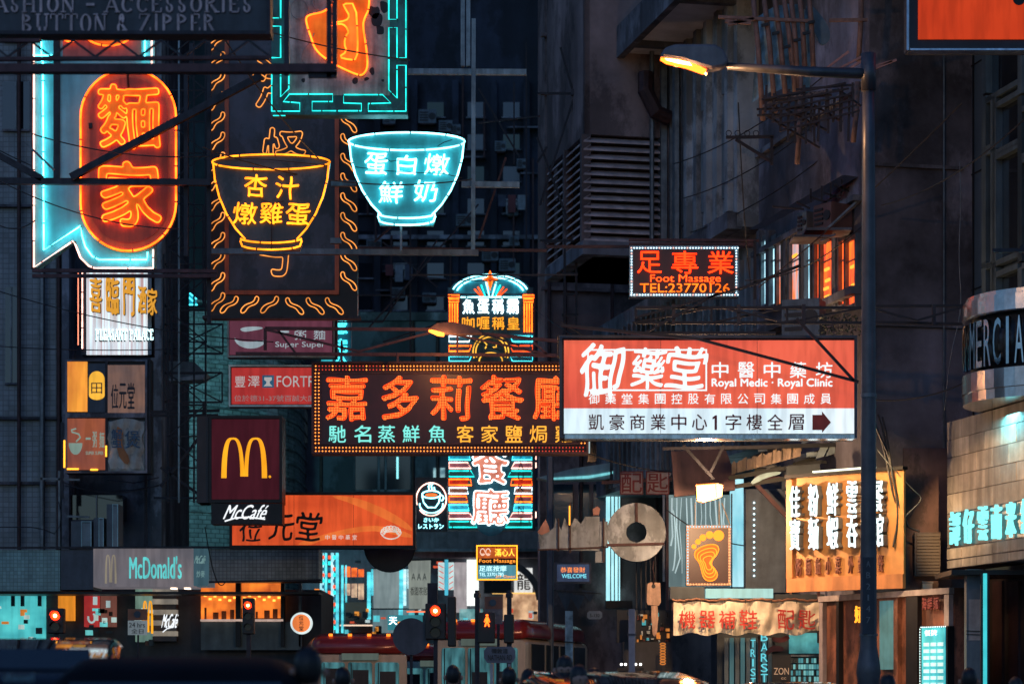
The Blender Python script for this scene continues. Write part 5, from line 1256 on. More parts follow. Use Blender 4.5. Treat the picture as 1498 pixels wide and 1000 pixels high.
# ================================================================== street level, left
Yf = 55
s = S('shopfront_canopy', 'long projecting shop canopy with tiled ends and grey burger restaurant fascia', 'canopy', -120, 802, 466, 862, Yf)
s.panel('tiled_section', tile('teal_mosaic', (.2,.42,.45), .5, .085, .085), -120, 804, 88, 864, 0, 1.2)
s.panel('plain_section', pm('slate_panel', (.05,.07,.1), .5), 89, 803, 136, 862, 0, 1.2)
s.panel('tiled_section', tile('grey_mosaic', (.3,.33,.33), .4, .085, .085), 306, 802, 466, 849, 0, 1.2)
s.panel('name_panel', lb('grey_rose_face', (.2,.17,.18), .9, (.1,.1,.12), .8), 137, 802, 283, 858, .04, 1.2)
s.panel('name_panel', lb('grey_teal_face', (.05,.11,.14), .9), 283.5, 802, 305, 856, .04, 1.2)
s.text("McDonald's", (190,813,266,846), lb('letter_teal', (.15,.75,.72), .9, (.1,.55,.55)), style='brush', th=.3, blur=1, f=.08, d=.03, N=50)
arches(s, lb('pale_arch', (.35,.3,.22), .8), 154, 811, 171, 853, .055, lw=.12)
s.text('McCafé', (286,812,301,824), lb('pale_script', (.2,.35,.35), .8), style='brush', th=.3, blur=1, f=.06, sh=.2, N=30); s.text('炒麥', (288,834,300,844), _m['pale_script'], f=.06)
s.panel('underside', BLK, -120, 864.5, 466, 868, -.1, 1.2)
for x in (252, 272): s.panel('soffit_lamp', em('warm_soffit', (3,2.2,1.6)), x-4, 858.5, x+4, 860.5, -.15, .4)
s.bars('gutter', STEEL, [((306,851),(470,848)),((-120,801),(466,800))], 3, .05)
# units on top of the canopy
for (a, b_, c, d_, l) in ((104,762,134,800,'dark condenser unit with pale end plate on the burger canopy'),(137,757,152,801,'narrow condenser unit with bright teal edge on the burger canopy'),(156,737,173,801,'tall stacked condenser pair edged in pale steel on the canopy')):
    s = S('condenser_unit', l, 'air conditioner', a, b_, c, d_, 56.2)
    s.panel('casing', pm('condenser_grey', (.1,.12,.14), .5), a, b_, c, d_, 0, .7)
    s.panel('end_plate', pm('condenser_plate', (.2,.25,.27), .4), a+(c-a)*.55, b_+3, c-1, d_-2, .02, -.001)
    s.frame('rim', pm('rim_teal', (.4,.65,.65), .3), a+(c-a)*.5, b_, c, d_, 1.1, .03, -.021)
s = S('pipe_run', 'pipes and brackets climbing the tiled corner building above the canopy', 'pipe', 20, 640, 240, 800, 61)
s.bars('pipe', GREY, [((64,640),(64,770)),((90,690),(90,800)),((50,701),(120,703)),((100,756),(134,757))], 3, .3); s.bars('pipe', STEEL, [((94,620),(94,730)),((216,690),(216,800))], 4, .3)
s.neon('cable', STEEL, [[(90,735),(94,755),(92,770),(84,782),(70,776),(50,772),(-20,772)],[(100,712),(150,722),(200,718),(236,712)],[(160,703),(200,708),(236,700)]], .7, .4)
# shops behind: floor, back wall and lit bays
Ys = 57.2
SHOPROW = root = bld('row of lit shop units beneath the burger canopy', 'shop_row', 'shop row')
def bay(name, mt, a, b_, c, d_, Y=Ys, th=.3): return M().box((P2(a,Y)[0],Y,max(0,zat(d_,Y))),(P2(c,Y)[0],Y+th,zat(b_,Y))).build(name, mt, root)
bay('wall', pm('shop_dark', (.04,.045,.055), .6), -120, 862, 470, 1050, Ys+.3, 4)
TW = lb('teal_interior', (.12,.72,.72), .9, (.04,.35,.4), 1.1, (1,1,1.6)); bay('window', TW, -60, 867, 64, 948)
for x in (16, 30, 55): bay('hanging_item', pm('teal_dark', (.02,.1,.12), .6), x, 867, x+5, 886, Ys-.12, .08)
bay('door_panel', lb('amber_interior', (1.0,.36,.03), .9, (.7,.2,.02), 1), 85, 870, 107, 907); bay('poster', lb('red_poster', (.6,.05,.04), .8, (.3,.02,.03), 2), 123, 864, 143, 916)
bay('poster_figure', lb('pale_print', (.6,.8,.8), .7), 136, 872, 142, 884, Ys-.05, .04); bay('poster', lb('brown_poster', (.22,.08,.06), .8), 147, 866, 168, 916); bay('poster_figure', _m['pale_print'], 155, 878, 161, 888, Ys-.05, .04)
sx = S('window_logo', 'pale round swirl transfer on the red shop poster', 'sign', 128, 892, 140, 912, Ys-.1); sx.neon('swirl', _m['pale_print'], [arc(134,903,5,7,-200,60,14)], 1.4, 0)
bay('window', lb('green_grey_interior', (.2,.32,.25), .8, (.08,.16,.15), 1.5), 198, 860, 222, 938); 
for i in range(10): bay('menu_slat', lb('menu_slat_lit', (.42,.36,.28), .7, (.12,.12,.12), 2) if i % 2 == 0 else pm('menu_slat_dark', (.06,.06,.07), .5), 223, 860+i*7.8, 258, 867+i*7.8)
OI = lb('orange_interior', (1.25,.30,.035), 1.0, (.5,.09,.02), 2.2, (1,1,1.3), .5, 5)
bay('window', OI, 294, 852, 345, 905); bay('window', OI, 352, 851, 410, 903)
for i in range(16):
    x = 298+i*7.2
    if 343 < x < 353: continue
    bay('interior_lamp', em('interior_glow', (2.6,1.1,.15)), x, 869+(i*5)%9, x+4, 872+(i*5)%9, Ys-.04, .03)
for i in range(9):
    x = 299+i*12.5; y_ = 888+(i*7)%9; bay('seated_silhouette', pm('dim_silhouette', (.35,.1,.03), .8), x, y_, x+3+(i*5)%6, 905, Ys-.03, .02)
bay('window_ledge', lb('ledge_lit', (.85,.6,.5), .7), 293, 905, 414, 908, Ys-.25, .3); bay('window_post', BLK, 344.5, 850, 352, 945, Ys-.2, .25); bay('window_post', BLK, 410.5, 850, 416, 945, Ys-.2, .25)
bay('lower_wall', pm('dull_teal_wall', (.1,.15,.17), .5), 294, 909, 440, 950, Ys-.1, .3)
bay('door_frame', GREY, 437, 850, 441, 945, Ys-.1, .2)
root2 = S('arch_window_logo', 'slim yellow arch logo leaning in the burger shop doorway', 'sign', 203, 878, 223, 928, Ys-.3)
arches(root2, AY, 208, 878, 224, 926, 0, lw=.14)
sx = S('window_script_sign', 'white script transfer on the slatted menu window', 'sign', 238, 895, 258, 925, Ys-.3); sx.text('McCafé', (238,897,260,918), SW, style='brush', th=.34, blur=1, f=0, sh=.2, N=34); sx.neon('underline', SW, [[(238,924),(244,919),(254,916)]], .8, 0)
s = S('hours_sign', 'grey panel sign on a pole reading 24 hrs in two languages', 'sign', 187, 889, 215, 929, 52)
s.panel('panel', lb('dim_white_panel', (.22,.27,.3), .7), 187, 907, 215, 928, 0, .06); s.panel('panel', pm('brown_panel', (.3,.12,.06), .5), 187, 890, 215, 906.5, 0, .06); m = M(); m.disc(s.L((201,898)), 5*s.k, -.015, -.001); m.build('round_mark', pm('navy_round', (.03,.06,.1), .5), s.o)
s.text('24 hrs', (189,910,212,917), INK, f=.02); s.text('全日', (192,919,210,926), INK, f=.02); s.bars('pole', STEEL, [((201,928),(201,1040))], 2.5, -.1)
s = S('round_lit_sign', 'small round orange lit sign with white rim and three black characters', 'sign', 425, 895, 457, 927, 50)
m = M(); m.disc(s.L((441,911)), 16*s.k, -.05, .1); m.build('rim', lb('rim_white', (.9,1.1,1.1), .85), s.o); m = M(); m.disc(s.L((441,911)), 13*s.k, -.07, -.051); m.build('face', lb('disc_orange', (1.1,.28,.07), .9), s.o)
for i, ch in enumerate('位元堂'): s.text(ch, (438,900+i*7.6,444.5,906.5+i*7.6), INK, style='brush', th=.34, blur=1, f=.09, N=32)
s = S('round_signboard', 'large dark round signboard hanging below the orange pharmacy sign', 'sign', 533, 764, 607, 836, 54)
m = M(); m.disc(s.L((570,799)), 37*s.k, 0, .15, 40); m.build('disc', pm('bronze_disc', (.05,.035,.045), .4, .2), s.o); m = M(); m.disc(s.L((570,799)), 37.8*s.k, -.02, .05, 40, 36.4*s.k); m.build('rim', BLK, s.o)

# --- traffic signals
AMB = em('signal_amber', (9,.17,.03)); AMC_ = em('signal_core', (14,7,2.5)); HOUSE = pm('signal_black', (.015,.012,.012), .4)
def signal(label, px, pyl, Y, rot=0, lampr=5.2, n_=3, lit_i=0, w_=19, wide=None, pole=True, hood=True):
    s = S('traffic_light', label, 'traffic light', px-w_/2, pyl-10, px+w_/2, pyl+46, Y)
    s.panel('housing', HOUSE, px-w_/2, pyl-11, px+w_/2, pyl+4+16*(n_-1)+6, 0, .22, bevel=.02)
    for i in range(n_):
        m = M(); c_ = s.L((px, pyl+16*i)); m.disc(c_, lampr*s.k, -.03, -.001, 20)
        m.build('lamp' if i == lit_i else 'dark_lamp', AMB if i == lit_i else pm('dark_lens', (.03,.02,.02), .2), s.o)
        if i == lit_i: M().disc(c_, lampr*.42*s.k, -.04, -.031, 16).build('lamp_core', AMC_, s.o)
        v = []; n = 12
        for q in range(n+1):
            a = math.pi*q/n; 
            for y_ in (-.002, -.17+.05*abs(math.cos(a))): v.append((c_[0]+lampr*1.12*s.k*math.cos(a), y_, c_[1]+lampr*1.12*s.k*math.sin(a)))
        M().add(v, [(2*q, 2*q+1, 2*q+3, 2*q+2) for q in range(n)]).build('visor', HOUSE, s.o)
    if pole: s.bars('pole', STEEL, [((px, pyl+4+16*(n_-1)+6),(px, 1042))], 6, -.1)
    return s
signal('traffic light with lit lamp in front of the teal shop window', 81, 900, 44, w_=24, lampr=6.5, n_=2)
signal('traffic light with lit lamp in front of the orange restaurant window', 363, 885, 46, w_=17, lampr=5)
s = signal('big traffic light cluster with round plate beside the pale banners', 637, 893, 40, w_=30, lampr=7)
s.panel('side_housing', HOUSE, 655, 872, 667, 945, .05, .25, bevel=.02); s.panel('upper_mast', STEEL, 625, 852, 640, 884, -.05, .15)
m = M(); m.disc(s.L((601,930)), 27*s.k, .1, .13, 36); m.build('round_plate', pm('plate_grey', (.07,.075,.09), .5, .2), s.o); s.bars('plate_pole', STEEL, [((601,905),(601,1042))], 4, -.2)
s = S('pedestrian_signal', 'pedestrian signal showing a glowing amber standing figure', 'traffic light', 698, 894, 724, 938, 40)
s.panel('housing', HOUSE, 699, 895, 724, 940, 0, .25, bevel=.02)
FIG = em('figure_amber', (5,.5,.05)); m = M(); m.disc(s.L((712.5,899.5)), 1.9*s.k, -.03, -.001, 12); m.build('figure_head', FIG, s.o)
s.poly('figure_body', FIG, [(710.5,902),(714.5,902),(717,909),(715.5,909.5),(714.5,907),(714.5,909),(716.5,916),(714.5,916),(712.5,910.5),(710.5,916),(708.5,916),(710.5,909),(710.5,907),(709.5,909.5),(708,909)], .03, -.001)
for x, y0_ in ((698,873),(745,873)): s.bars('mast', STEEL, [((x,y0_),(x,1042))], 7, -.12); m = M().lathe([(.06,0),(.06,.06),(.04,.08),(.04,.12)], (s.X(x), .12, s.Z(y0_)), 12); m.build('mast_cap', STEEL, s.o)
s.panel('second_housing', HOUSE, 737, 898, 752, 940, 0, .25, bevel=.02)
s = S('street_name_plate', 'dark grey street name plate with clipped corners on two posts', 'sign', 708, 943, 754, 970, 39)
s.poly('plate', pm('nameplate_grey', (.13,.15,.19), .5), [(713,945),(749,945),(754,951),(754,962),(749,969),(713,969),(708,962),(708,951)], 0, .05)
s.text('彌敦道', (719,948,743,955), INK, f=.008); s.text('NATHAN RD', (714,957,749,965), INK, f=.008)
s.bars('post', pm('post_pale', (.3,.33,.36), .5), [((719,970),(719,1042)),((745,970),(745,1042))], 4, -.03)
s = S('direction_board', 'brown and grey square direction board behind the pedestrian signal', 'sign', 708, 872, 736, 912, 41.5)
s.panel('board', pm('brown_board', (.2,.08,.05), .5), 709, 872, 735, 890, 0, .05); s.panel('board', pm('grey_board2', (.14,.12,.14), .5), 709, 890.5, 735, 912, 0, .05); m = M(); m.disc(s.L((721,881)), 5*s.k, -.012, -.001); m.build('round_mark', _m['navy_round'], s.o); s.bars('post', STEEL, [((729,912),(729,1042))], 4, -.02)
s.text('停車場', (712,893,732,899), pm('dim_print', (.25,.25,.27), .5), f=.01); s.text('P', (718,901,726,909), _m['dim_print'], f=.01)
s = S('tall_thin_pole', 'slim dark blue steel pole standing beside the big key sign', 'pole', 799, 655, 811, 1042, 52)
s.panel('pole', pm('blue_pole', (.05,.08,.13), .4, .3), 800, 655, 810, 1045, 0, .15, bevel=.03); s.panel('foot_plate', STEEL, 795, 1036, 815, 1046, .1, .25)

# ================================================================== centre shops
Yp = 82
FARROW = root = bld('row of brightly lit shop units at the far corner', 'shop_row', 'shop row')
def bay2(name, mt, a, b_, c, d_, Y=Yp, th=.3): return M().box((P2(a,Y)[0],Y,max(0,zat(d_,Y))),(P2(c,Y)[0],Y+th,zat(b_,Y))).build(name, mt, root)
bay2('wall', pm('shop_wall_dim', (.1,.11,.14), .8), 440, 770, 985, 1050, Yp+.4, 5)
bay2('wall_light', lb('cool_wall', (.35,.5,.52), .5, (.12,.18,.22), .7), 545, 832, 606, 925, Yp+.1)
bay2('parapet', pm('parapet_mauve', (.2,.15,.17), .8), 600, 776, 800, 815, Yp-.2, .6); bay2('ledge', CONC, 600, 802, 800, 806, Yp-.5, .8)
bay2('lit_wall', em('bright_shop', (1.3,1.4,1.35)), 683, 818, 700, 885, Yp); bay2('lit_wall', lb('half_bright_shop', (.55,.5,.5), .8, (.3,.25,.27), 1.5), 664, 822, 683, 895, Yp)
bay2('poster', lb('teal_photo', (.3,.6,.6), .8, (.06,.2,.22), 3, (1,1,1), .5, 6), 672, 890, 706, 925)
bay2('poster', lb('food_photo', (1.0,.62,.35), .85, (.28,.12,.06), 3.2, (1,1,1), .5, 8), 736, 868, 791, 910, Yp-.1); bay2('poster_frame', em('frame_gold', (1.2,.7,.2)), 720, 866, 792, 868, Yp-.15, .1)
bay2('poster', lb('dragon_print', (.85,.85,.82), .9, (.8,.8,.78), 3), 752, 830, 779, 866, Yp-.1)
bay2('black_awning', BLK, 708, 849, 748, 867, Yp-.3, .3)
# arch
Ya_ = Yp-.4; m = M(); ao = arc(735,880,58,62,5,80,14); ai = arc(735,882,50,54,5,80,14)
s = S('curved_arch', 'dark curved arch rib rising over the dragon poster', 'arch', 735, 815, 800, 905, Ya_); s.poly('rib', pm('arch_brown', (.09,.06,.06), .6), ao+ai[::-1], 0, .4)
s = S('dragon_emblem', 'brown dragon silhouette printed on the white poster', 'emblem', 755, 836, 775, 862, Yp-.15); s.text('龍', (756,838,776,862), pm('brown_print', (.2,.08,.04), .6), style='brush', th=.3, blur=2, f=0)
for (x, w_, a, b_) in ((468,5,808,925),(475,3,808,925),(484,4,808,925),(491,4,808,925),(499,3,826,925),(505,2,826,880),(537,5,836,905),(543,3,832,870),(583,6,832,900),(590,4,832,885),(596,3,832,860)):
    bay2('tube_lamp', lb('cyan_strip', (.2,1.25,1.4), .95, (.08,.5,.6), 3, (.1,.1,1.5)) if x % 2 else lb('white_strip', (.95,1.4,1.45), .95, (.3,.8,.9), 3, (.1,.1,2)), x, a, x+w_, b_, Yp-.6, .2)
for i in range(13):
    for x in (471, 480, 487): bay2('coloured_lamp', (em('lamp_red', (1.6,.16,.06)), N_TE, em('lamp_dark_blue', (.02,.15,.25)))[(i+x) % 3], x, 812+i*8.6, x+3.4, 817+i*8.6, Yp-.62, .1)
for x, y in ((460,861),(458,875),(459,893),(460,910),(460,923)): bay2('coloured_lamp', em('lamp_orange', (1.8,.45,.04)), x, y, x+7, y+6, Yp-.5, .1)
for i in range(3):
    x = 504+i*10; bay2('lantern_sign', lb('red_lantern', (1.7,.3,.05), .9, (.7,.08,.02), 5), x, 828+2*i, x+8, 843, Yp-.55, .15); bay2('lantern_sign', lb('cream_lantern', (1.2,.8,.5), .8, (.4,.2,.15), 5), x, 853, x+8, 870+i*3, Yp-.55, .15)
bay2('window', GLASSD, 500, 880, 545, 925, Yp-.1); bay2('transom_bar', em('warm_bar', (1.1,.8,.6)), 497, 913, 545, 915, Yp-.2, .05)
bay2('horizontal_pole', STEEL, 542, 889, 615, 891, Yp-1, .1)
s = S('cloth_banner', 'plain pale hanging cloth banner at the far corner shop', 'banner', 546, 830, 584, 890, 79)
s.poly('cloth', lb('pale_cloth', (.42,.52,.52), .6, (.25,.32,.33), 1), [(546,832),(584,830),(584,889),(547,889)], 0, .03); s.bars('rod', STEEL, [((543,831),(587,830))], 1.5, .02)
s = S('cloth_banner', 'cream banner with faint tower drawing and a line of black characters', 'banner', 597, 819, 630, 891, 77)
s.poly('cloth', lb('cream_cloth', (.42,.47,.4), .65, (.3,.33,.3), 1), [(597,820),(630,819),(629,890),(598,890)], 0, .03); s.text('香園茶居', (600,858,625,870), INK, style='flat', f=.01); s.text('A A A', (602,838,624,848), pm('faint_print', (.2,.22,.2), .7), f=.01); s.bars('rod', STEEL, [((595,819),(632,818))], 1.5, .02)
s = S('small_street_sign', 'small teal sign with one white character near the big signal', 'sign', 567, 900, 602, 922, 60)
s.panel('panel', lb('teal_small', (.05,.3,.35), .8), 567, 899, 618, 921, 0, .1); s.text('天', (569,902,581,913), N_WH, style='brush', th=.34, blur=1, f=.02); s.poly('stripe', em('stripe_orange', (1.6,.5,.05)), [(582,909),(600,907),(592,912),(582,912)], .02, -.001)
s.panel('top_strip', em('strip_red', (1.3,.25,.1)), 595, 893, 628, 895, .05, .1)
s = S('striped_post', 'glowing column with slanting red and white stripes like a barber pole', 'post', 641, 818, 663, 862, 74)
s.panel('panel', lb('white_glass', (.7,.95,.95), .9), 641, 822, 650, 862, 0, .1); s.panel('panel', _m['white_glass'], 656, 822, 664, 862, 0, .1); s.panel('core', lb('blue_core', (.1,.6,.8), .9), 650.5, 818, 655.5, 870, .03, .1)
for i in range(5): s.bars('stripe', em('stripe_red', (.7,.1,.08)), [((642,826+i*8),(649,830+i*8)),((657,830+i*8),(663,826+i*8))], 1.3, .02)
s = S('massage_lightbox', 'small orange framed lightbox for foot massage with two face drawings', 'sign', 696, 796, 758, 849, 62)
s.panel('box', BLK, 697, 797, 757, 848, 0, .2); s.frame('neon_frame', em('frame_orange_neon', (4,1.1,.06)), 697, 797, 757, 848, 1.5, .04, -.001)
s.panel('face', lb('dark_orange_print', (.8,.17,.03), .8, (.4,.07,.02), 3), 699.5, 800, 755, 816, .015, -.002); s.panel('face', lb('blue_print_face', (.12,.4,.5), .8), 699.5, 826, 755, 846, .015, -.002)
for x in (706, 714): s.neon('face_drawing', em('ink_white', (1.2,.9,.7)), [arc(x,807,3.4,5,0,360,12)[:-1], [(x-1.5,809),(x,810.5),(x+1.5,809)]], .5, .03)
s.text('滿心人', (724,802,753,813), em('yellow_print', (2.2,1.3,.12)), style='brush', th=.34, blur=1, f=.03); s.text('Foot Massage', (701,817,754,824), em('amber_print', (1.8,.55,.06)), f=.03)
s.text('足底按摩', (701,827,741,835), em('ice_print', (.9,1.5,1.6)), style='brush', th=.3, blur=1, f=.03); s.text('TEL 23701785', (701,837,737,842), _m['ice_print'], f=.03); s.text('2/F Open', (725,841,753,845), _m['amber_print'], f=.03)
s = S('led_screen_sign', 'blue grey electronic screen with orange and cyan scrolling text', 'screen', 810, 821, 866, 855, 60)
s.panel('bezel', pm('screen_bezel', (.07,.09,.12), .4), 811, 822, 865, 853, 0, .15); s.panel('screen', lb('screen_blue', (.06,.09,.16), .9, (.03,.04,.08), 2), 815, 825, 862, 850, .01, -.001)
s.text('恭喜發財', (820,829,856,837), em('led_red_o', (1.5,.4,.08)), f=.02); s.text('WELCOME', (822,839,858,845), em('led_cyan', (.3,1.1,1.3)), f=.02)
# clutter of dark pennants
s = S('pennant_string', 'string of drooping dark cloth pennants under the electronic screen', 'bunting', 812, 862, 875, 905, 60)
for i, (a, b_, c) in enumerate(((815,864,838),(832,868,856),(850,862,872))): s.poly('pennant', pm('pennant_grey', (.09,.11,.13), .8), [(a,b_),(c,b_+3),((a+c)/2+2,b_+30-6*i)], .02*i, .02-.02*i+.01)
s.bars('cord', BLK, [((808,863),(880,868))], 1.2, .05)
s = S('small_plate', 'small white clipped corner plate on the dark stall wall', 'sign', 859, 892, 881, 906, 60)
s.poly('plate', pm('white_plate', (.5,.52,.5), .5), [(862,893),(878,893),(881,896),(881,902),(878,905),(862,905),(859,902),(859,896)], 0, .03); s.text('5-130', (863,897,877,902), INK, f=.008)
# pale canopy of the fruit stall and its glowing end
s = S('stall_canopy', 'long pale curved fabric canopy tapering over the dark stall', 'canopy', 785, 672, 906, 705, 60)
s.poly('fabric', pm('canopy_fabric', (.35,.5,.52), .6, 0, .2, 2), [(785,700),(800,696),(840,686),(880,680),(906,676),(906,698),(885,702),(840,703),(806,704)], .3, .3)
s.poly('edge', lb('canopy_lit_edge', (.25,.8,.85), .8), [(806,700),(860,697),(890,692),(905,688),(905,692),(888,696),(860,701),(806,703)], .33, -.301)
s = S('lit_vertical_banner', 'bright cyan white vertical lightbox partly behind the big key', 'sign', 886, 704, 908, 886, 61)
s.panel('face', lb('ice_white_face', (.75,1.35,1.4), .95, (.45,1.0,1.1), 1.5, (1,1,.4)), 887, 704, 907, 886, 0, .2)
for x in (892.5, 898, 903.5): s.panel('divider', pm('divider_teal', (.03,.12,.16), .5), x, 708, x+1.6, 882, .01, -.001)
s.panel('foot_box', BLK, 886, 878, 925, 889, .05, .25)
s = S('key_cutting_boards', 'pair of square red and cream boards with cut out key cutting characters', 'sign', 906, 687, 981, 726, 50)
for i, ch in enumerate('配匙'):
    x = 907+i*38; s.panel('board', pm('cream_board', (.5,.38,.33), .6), x, 689, x+34, 723, 0, .04); s.text(ch, (x+2,692,x+32,720), pm('red_board_paint', (.28,.035,.03), .6), style='brush', th=.22, blur=1, f=.01); s.frame('edge', _m['red_board_paint'], x, 689, x+34, 723, 1.5, .015, -.001)
m = M(); m.disc(s.L((978.5,693)), 3.4*s.k, -.01, .03, 14, 1.5*s.k); m.build('hanging_ring', pm('cream_board', 0), s.o)
s.bars('beam', TR, [((880,705),(985,700))], 5, -.1)
# --- big key
s = S('giant_key_sign', 'huge dull metal key shaped sign with round holed bow and jagged bit', 'sign', 784, 735, 977, 826, 47)
KM = pm('dull_aluminium', (.28,.32,.38), .45, .45, .4, 1.6, .1, .5)
m = M(); m.disc(s.L((931,778)), 43*s.k, 0, .12, 44, 15*s.k); m.build('bow', KM, s.o)
s.poly('blade', KM, [(787,779),(799,760),(805,776),(810,771),(813,757),(821,775),(826,757),(833,772),(838,763),(841,757),(850,766),(856,755),(877,755),(877,805),(790,804)], .0, .12)
s.poly('blade_tip', pm('rosy_metal', (.42,.2,.16), .5, .3), [(786,778),(798,759),(803,770),(804,777),(792,782)], .01, -.001)
s.panel('shoulder', KM, 877.5, 762, 889, 798, -.01, .1); s.poly('handle_tip', _m['rosy_metal'], [(867,744),(874,740),(878,744),(876,753),(868,753)], .01, .1)
s.bars('stay', RUST, [((787,804),(890,800)),((817,758),(817,806)),((883,758),(883,822)),((834,735),(834,808))], 2.4, .03)
s.bars('stay', TR, [((931,735),(931,763)),((888,797),(972,795))], 4, .02); s.panel('lower_bracket', KM, 871, 806, 883, 822, 0, .1)
s.bars('tube_lamp', em('amber_dash', (2.0,.8,.08)), [((833,740),(833,768))], 2, .1)
# --- locksmith window
s = S('jeweller_window', 'tall lit display window hung with pale cords and wires behind the foot sign', 'window', 976, 722, 1088, 872, 53)
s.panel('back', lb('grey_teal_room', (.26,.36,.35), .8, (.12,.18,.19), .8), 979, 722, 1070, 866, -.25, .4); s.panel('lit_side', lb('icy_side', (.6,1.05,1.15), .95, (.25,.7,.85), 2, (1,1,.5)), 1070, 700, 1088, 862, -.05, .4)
s.bars('post', pm('red_post', (.2,.08,.07), .5), [((976,700),(976,935))], 4, .05); s.bars('post', pm('pale_post', (.45,.5,.5), .5), [((971,722),(971,850)),((1090,722),(1090,862))], 3, 0)
random.seed(21)
for i in range(12):
    x = 983+i*7; y0_ = 728; n_ = random.randint(60,118); s.neon('hanging_cord', lb('cord_glow', (.75,.95,.95), .7), [[(x, y0_), (x+random.uniform(-3,3), y0_+n_*.4), (x+random.uniform(-2,5), y0_+n_*.8), (x+random.uniform(-4,4), y0_+n_)]], random.uniform(.5,1.4), .02)
s.neon('hanging_cord', _m['cord_glow'], [arc(983,790,5,45,100,-80,14)], 1, .04); s.panel('sill', pm('pale_sill', (.5,.55,.55), .5), 977, 858, 1090, 868, .05, .3)
s.bars('glazing_bar', GREY, [((1070,722),(1070,862))], 2, .06)
# foot emblem sign
s = S('foot_emblem_sign', 'square bulb sign with orange glowing foot print on dark maroon', 'sign', 1004, 768, 1070, 856, 45.5)
s.panel('box', pm('pinkish_rim', (.5,.3,.24), .5), 1004, 768, 1069, 856, 0, .2); s.panel('face', DR, 1008, 772, 1065, 852, .02, -.001)
FT = em('foot_orange', (2.4,.62,.06))
for x, y, r_ in ((1051,783,8),(1038,782,5.6),(1028,786,5),(1021,792,4.2),(1015,799,3.6)):
    m = M(); m.disc(s.L((x,y)), r_*s.k, -.035, -.021, 20); m.build('toe', FT, s.o)
sole = smooth([(1016,806),(1024,800),(1036,796),(1048,796),(1052,803),(1048,812),(1042,818),(1040,826),(1046,832),(1050,840),(1046,848),(1036,850),(1029,845),(1026,834),(1023,822),(1016,815)], 2)
s.poly('sole_face', lb('sole_under', (1.0,.2,.02), .8), sole, .03, -.021)
cx_, cy_ = 1036, 823
for q in (1.0,.8,.6,.38): s.neon('sole_tube', FT, [[(cx_+(x-cx_)*q, cy_+(y-cy_)*q) for x, y in sole]], .75, .04, True)
bp = [(1006+i*4.15, y) for i in range(16) for y in (770,854)]+[(x, 774+i*4.15) for i in range(20) for x in (1006,1067)]
s.bulbs('border_bulb', em('bulb_sky', (.5,1.0,1.2)), bp[::2], 1.4, .02); s.bulbs('border_bulb', em('bulb_peach', (2.0,.8,.3)), bp[1::2], 1.4, .02)
s.bars('hanger', pm('rope_tan', (.5,.35,.2), .7), [((1017,735),(1017,768)),((1052,733),(1052,768)),((1056,735),(1068,768))], 1.2, 0)
# dotted wall beside
s = S('dotted_light_panel', 'grey shop wall strip with a vertical line of small white bulbs', 'panel', 1090, 725, 1146, 862, 45.9)
s.panel('wall', pm('mid_grey_wall', (.1,.13,.17), .7), 1091, 715, 1160, 866, 0, .3); s.bulbs('bulb', em('bulb_cool', (2.0,3.2,3.4)), [(1103,735+i*8.2) for i in range(14)], 1.7, .02)
s.bars('brace', pm('red_brace', (.14,.07,.075), .5, .3), [((1097,706),(1158,770)),((1100,700),(1155,705)),((1150,700),(1150,800))], 6, .5); s.bars('post', STEEL, [((1150,690),(1150,880))], 8, .4); s.bars('hose', pm('rust_hose', (.3,.14,.09), .6), [((1148,800),(1152,882))], 3, .6)
# small hanging key
s = S('hanging_key', 'tan wooden key hanging on a chain under the giant key', 'sign', 944, 830, 966, 931, 46)
KT = pm('tan_wood', (.6,.36,.24), .6, 0, .3, 8)
s.poly('key_head', KT, [(947,853),(952,851),(966,852),(967,880),(964,885),(948,884),(946,880)], 0, .08); s.poly('key_blade', KT, [(953,885.3),(962,885.3),(963,905),(961,925),(958,931),(955,927),(953,905)], .0, .06)
m = M(); m.disc(s.L((956,857)), 3*s.k, -.005, -.001); m.build('key_hole', BLK, s.o)
s.neon('chain', RUST, [[(956,820),(955,832),(957,842),(956,854)]], 1, .03)
s = S('machine_shelves', 'dark key cutting bench with tools and small coloured goods', 'stall', 905, 885, 985, 1042, 49)
s.panel('bench', pm('bench_dark', (.05,.05,.06), .5), 912, 938, 985, 1045, -.3, .9); s.panel('glass_case', pm('case_glass', (.2,.2,.22), .2), 919, 892, 930, 940, .1, .1); s.panel('back_board', pm('back_dark', (.03,.035,.045), .6), 905, 890, 985, 938, -.8, .9)
random.seed(8)
for i in range(34):
    x = random.uniform(933,980); y = random.uniform(893,935); s.panel('tool', random.choice([pm('tool_steel', (.4,.45,.48), .3, .8), pm('tool_red', (.4,.08,.04), .5), lb('tool_teal', (.1,.55,.6), .8), BLK, lb('tool_orange', (.9,.3,.06), .7)]), x, y, x+random.uniform(1.5,6), y+random.uniform(2,9), -.7, .79)
for i in range(8): s.neon('spring_coil', lb('tool_orange', 0), [arc(968,942+i*4,4,1.6,0,360,8)[:-1]], .8, .35, True)
s.bars('cable', STEEL, [((930+i*7, 800),(931+i*7, 890)) for i in range(5)], 1.5, .1)
# --- floodlight
s = S('floodlight', 'glaring orange floodlight on a bracket above the foot emblem sign', 'floodlight', 1018, 704, 1058, 734, 42.8)
s.poly('housing', pm('flood_housing', (.5,.22,.1), .5), [(1018,708),(1046,706),(1058,709),(1056,726),(1030,734),(1020,731)], 0, .25)
s.poly('lens', em('flood_lens', (30,9,1.6)), [(1019,710),(1046,708),(1047,727),(1024,731),(1020,729)], .03, -.001)
FLOOD = s.o
s.bars('bracket', STEEL, [((1040,700),(1044,708)),((1000,650),(1045,700)),((1060,650),(1040,690)),((970,655),(1140,652))], 4, -.1)
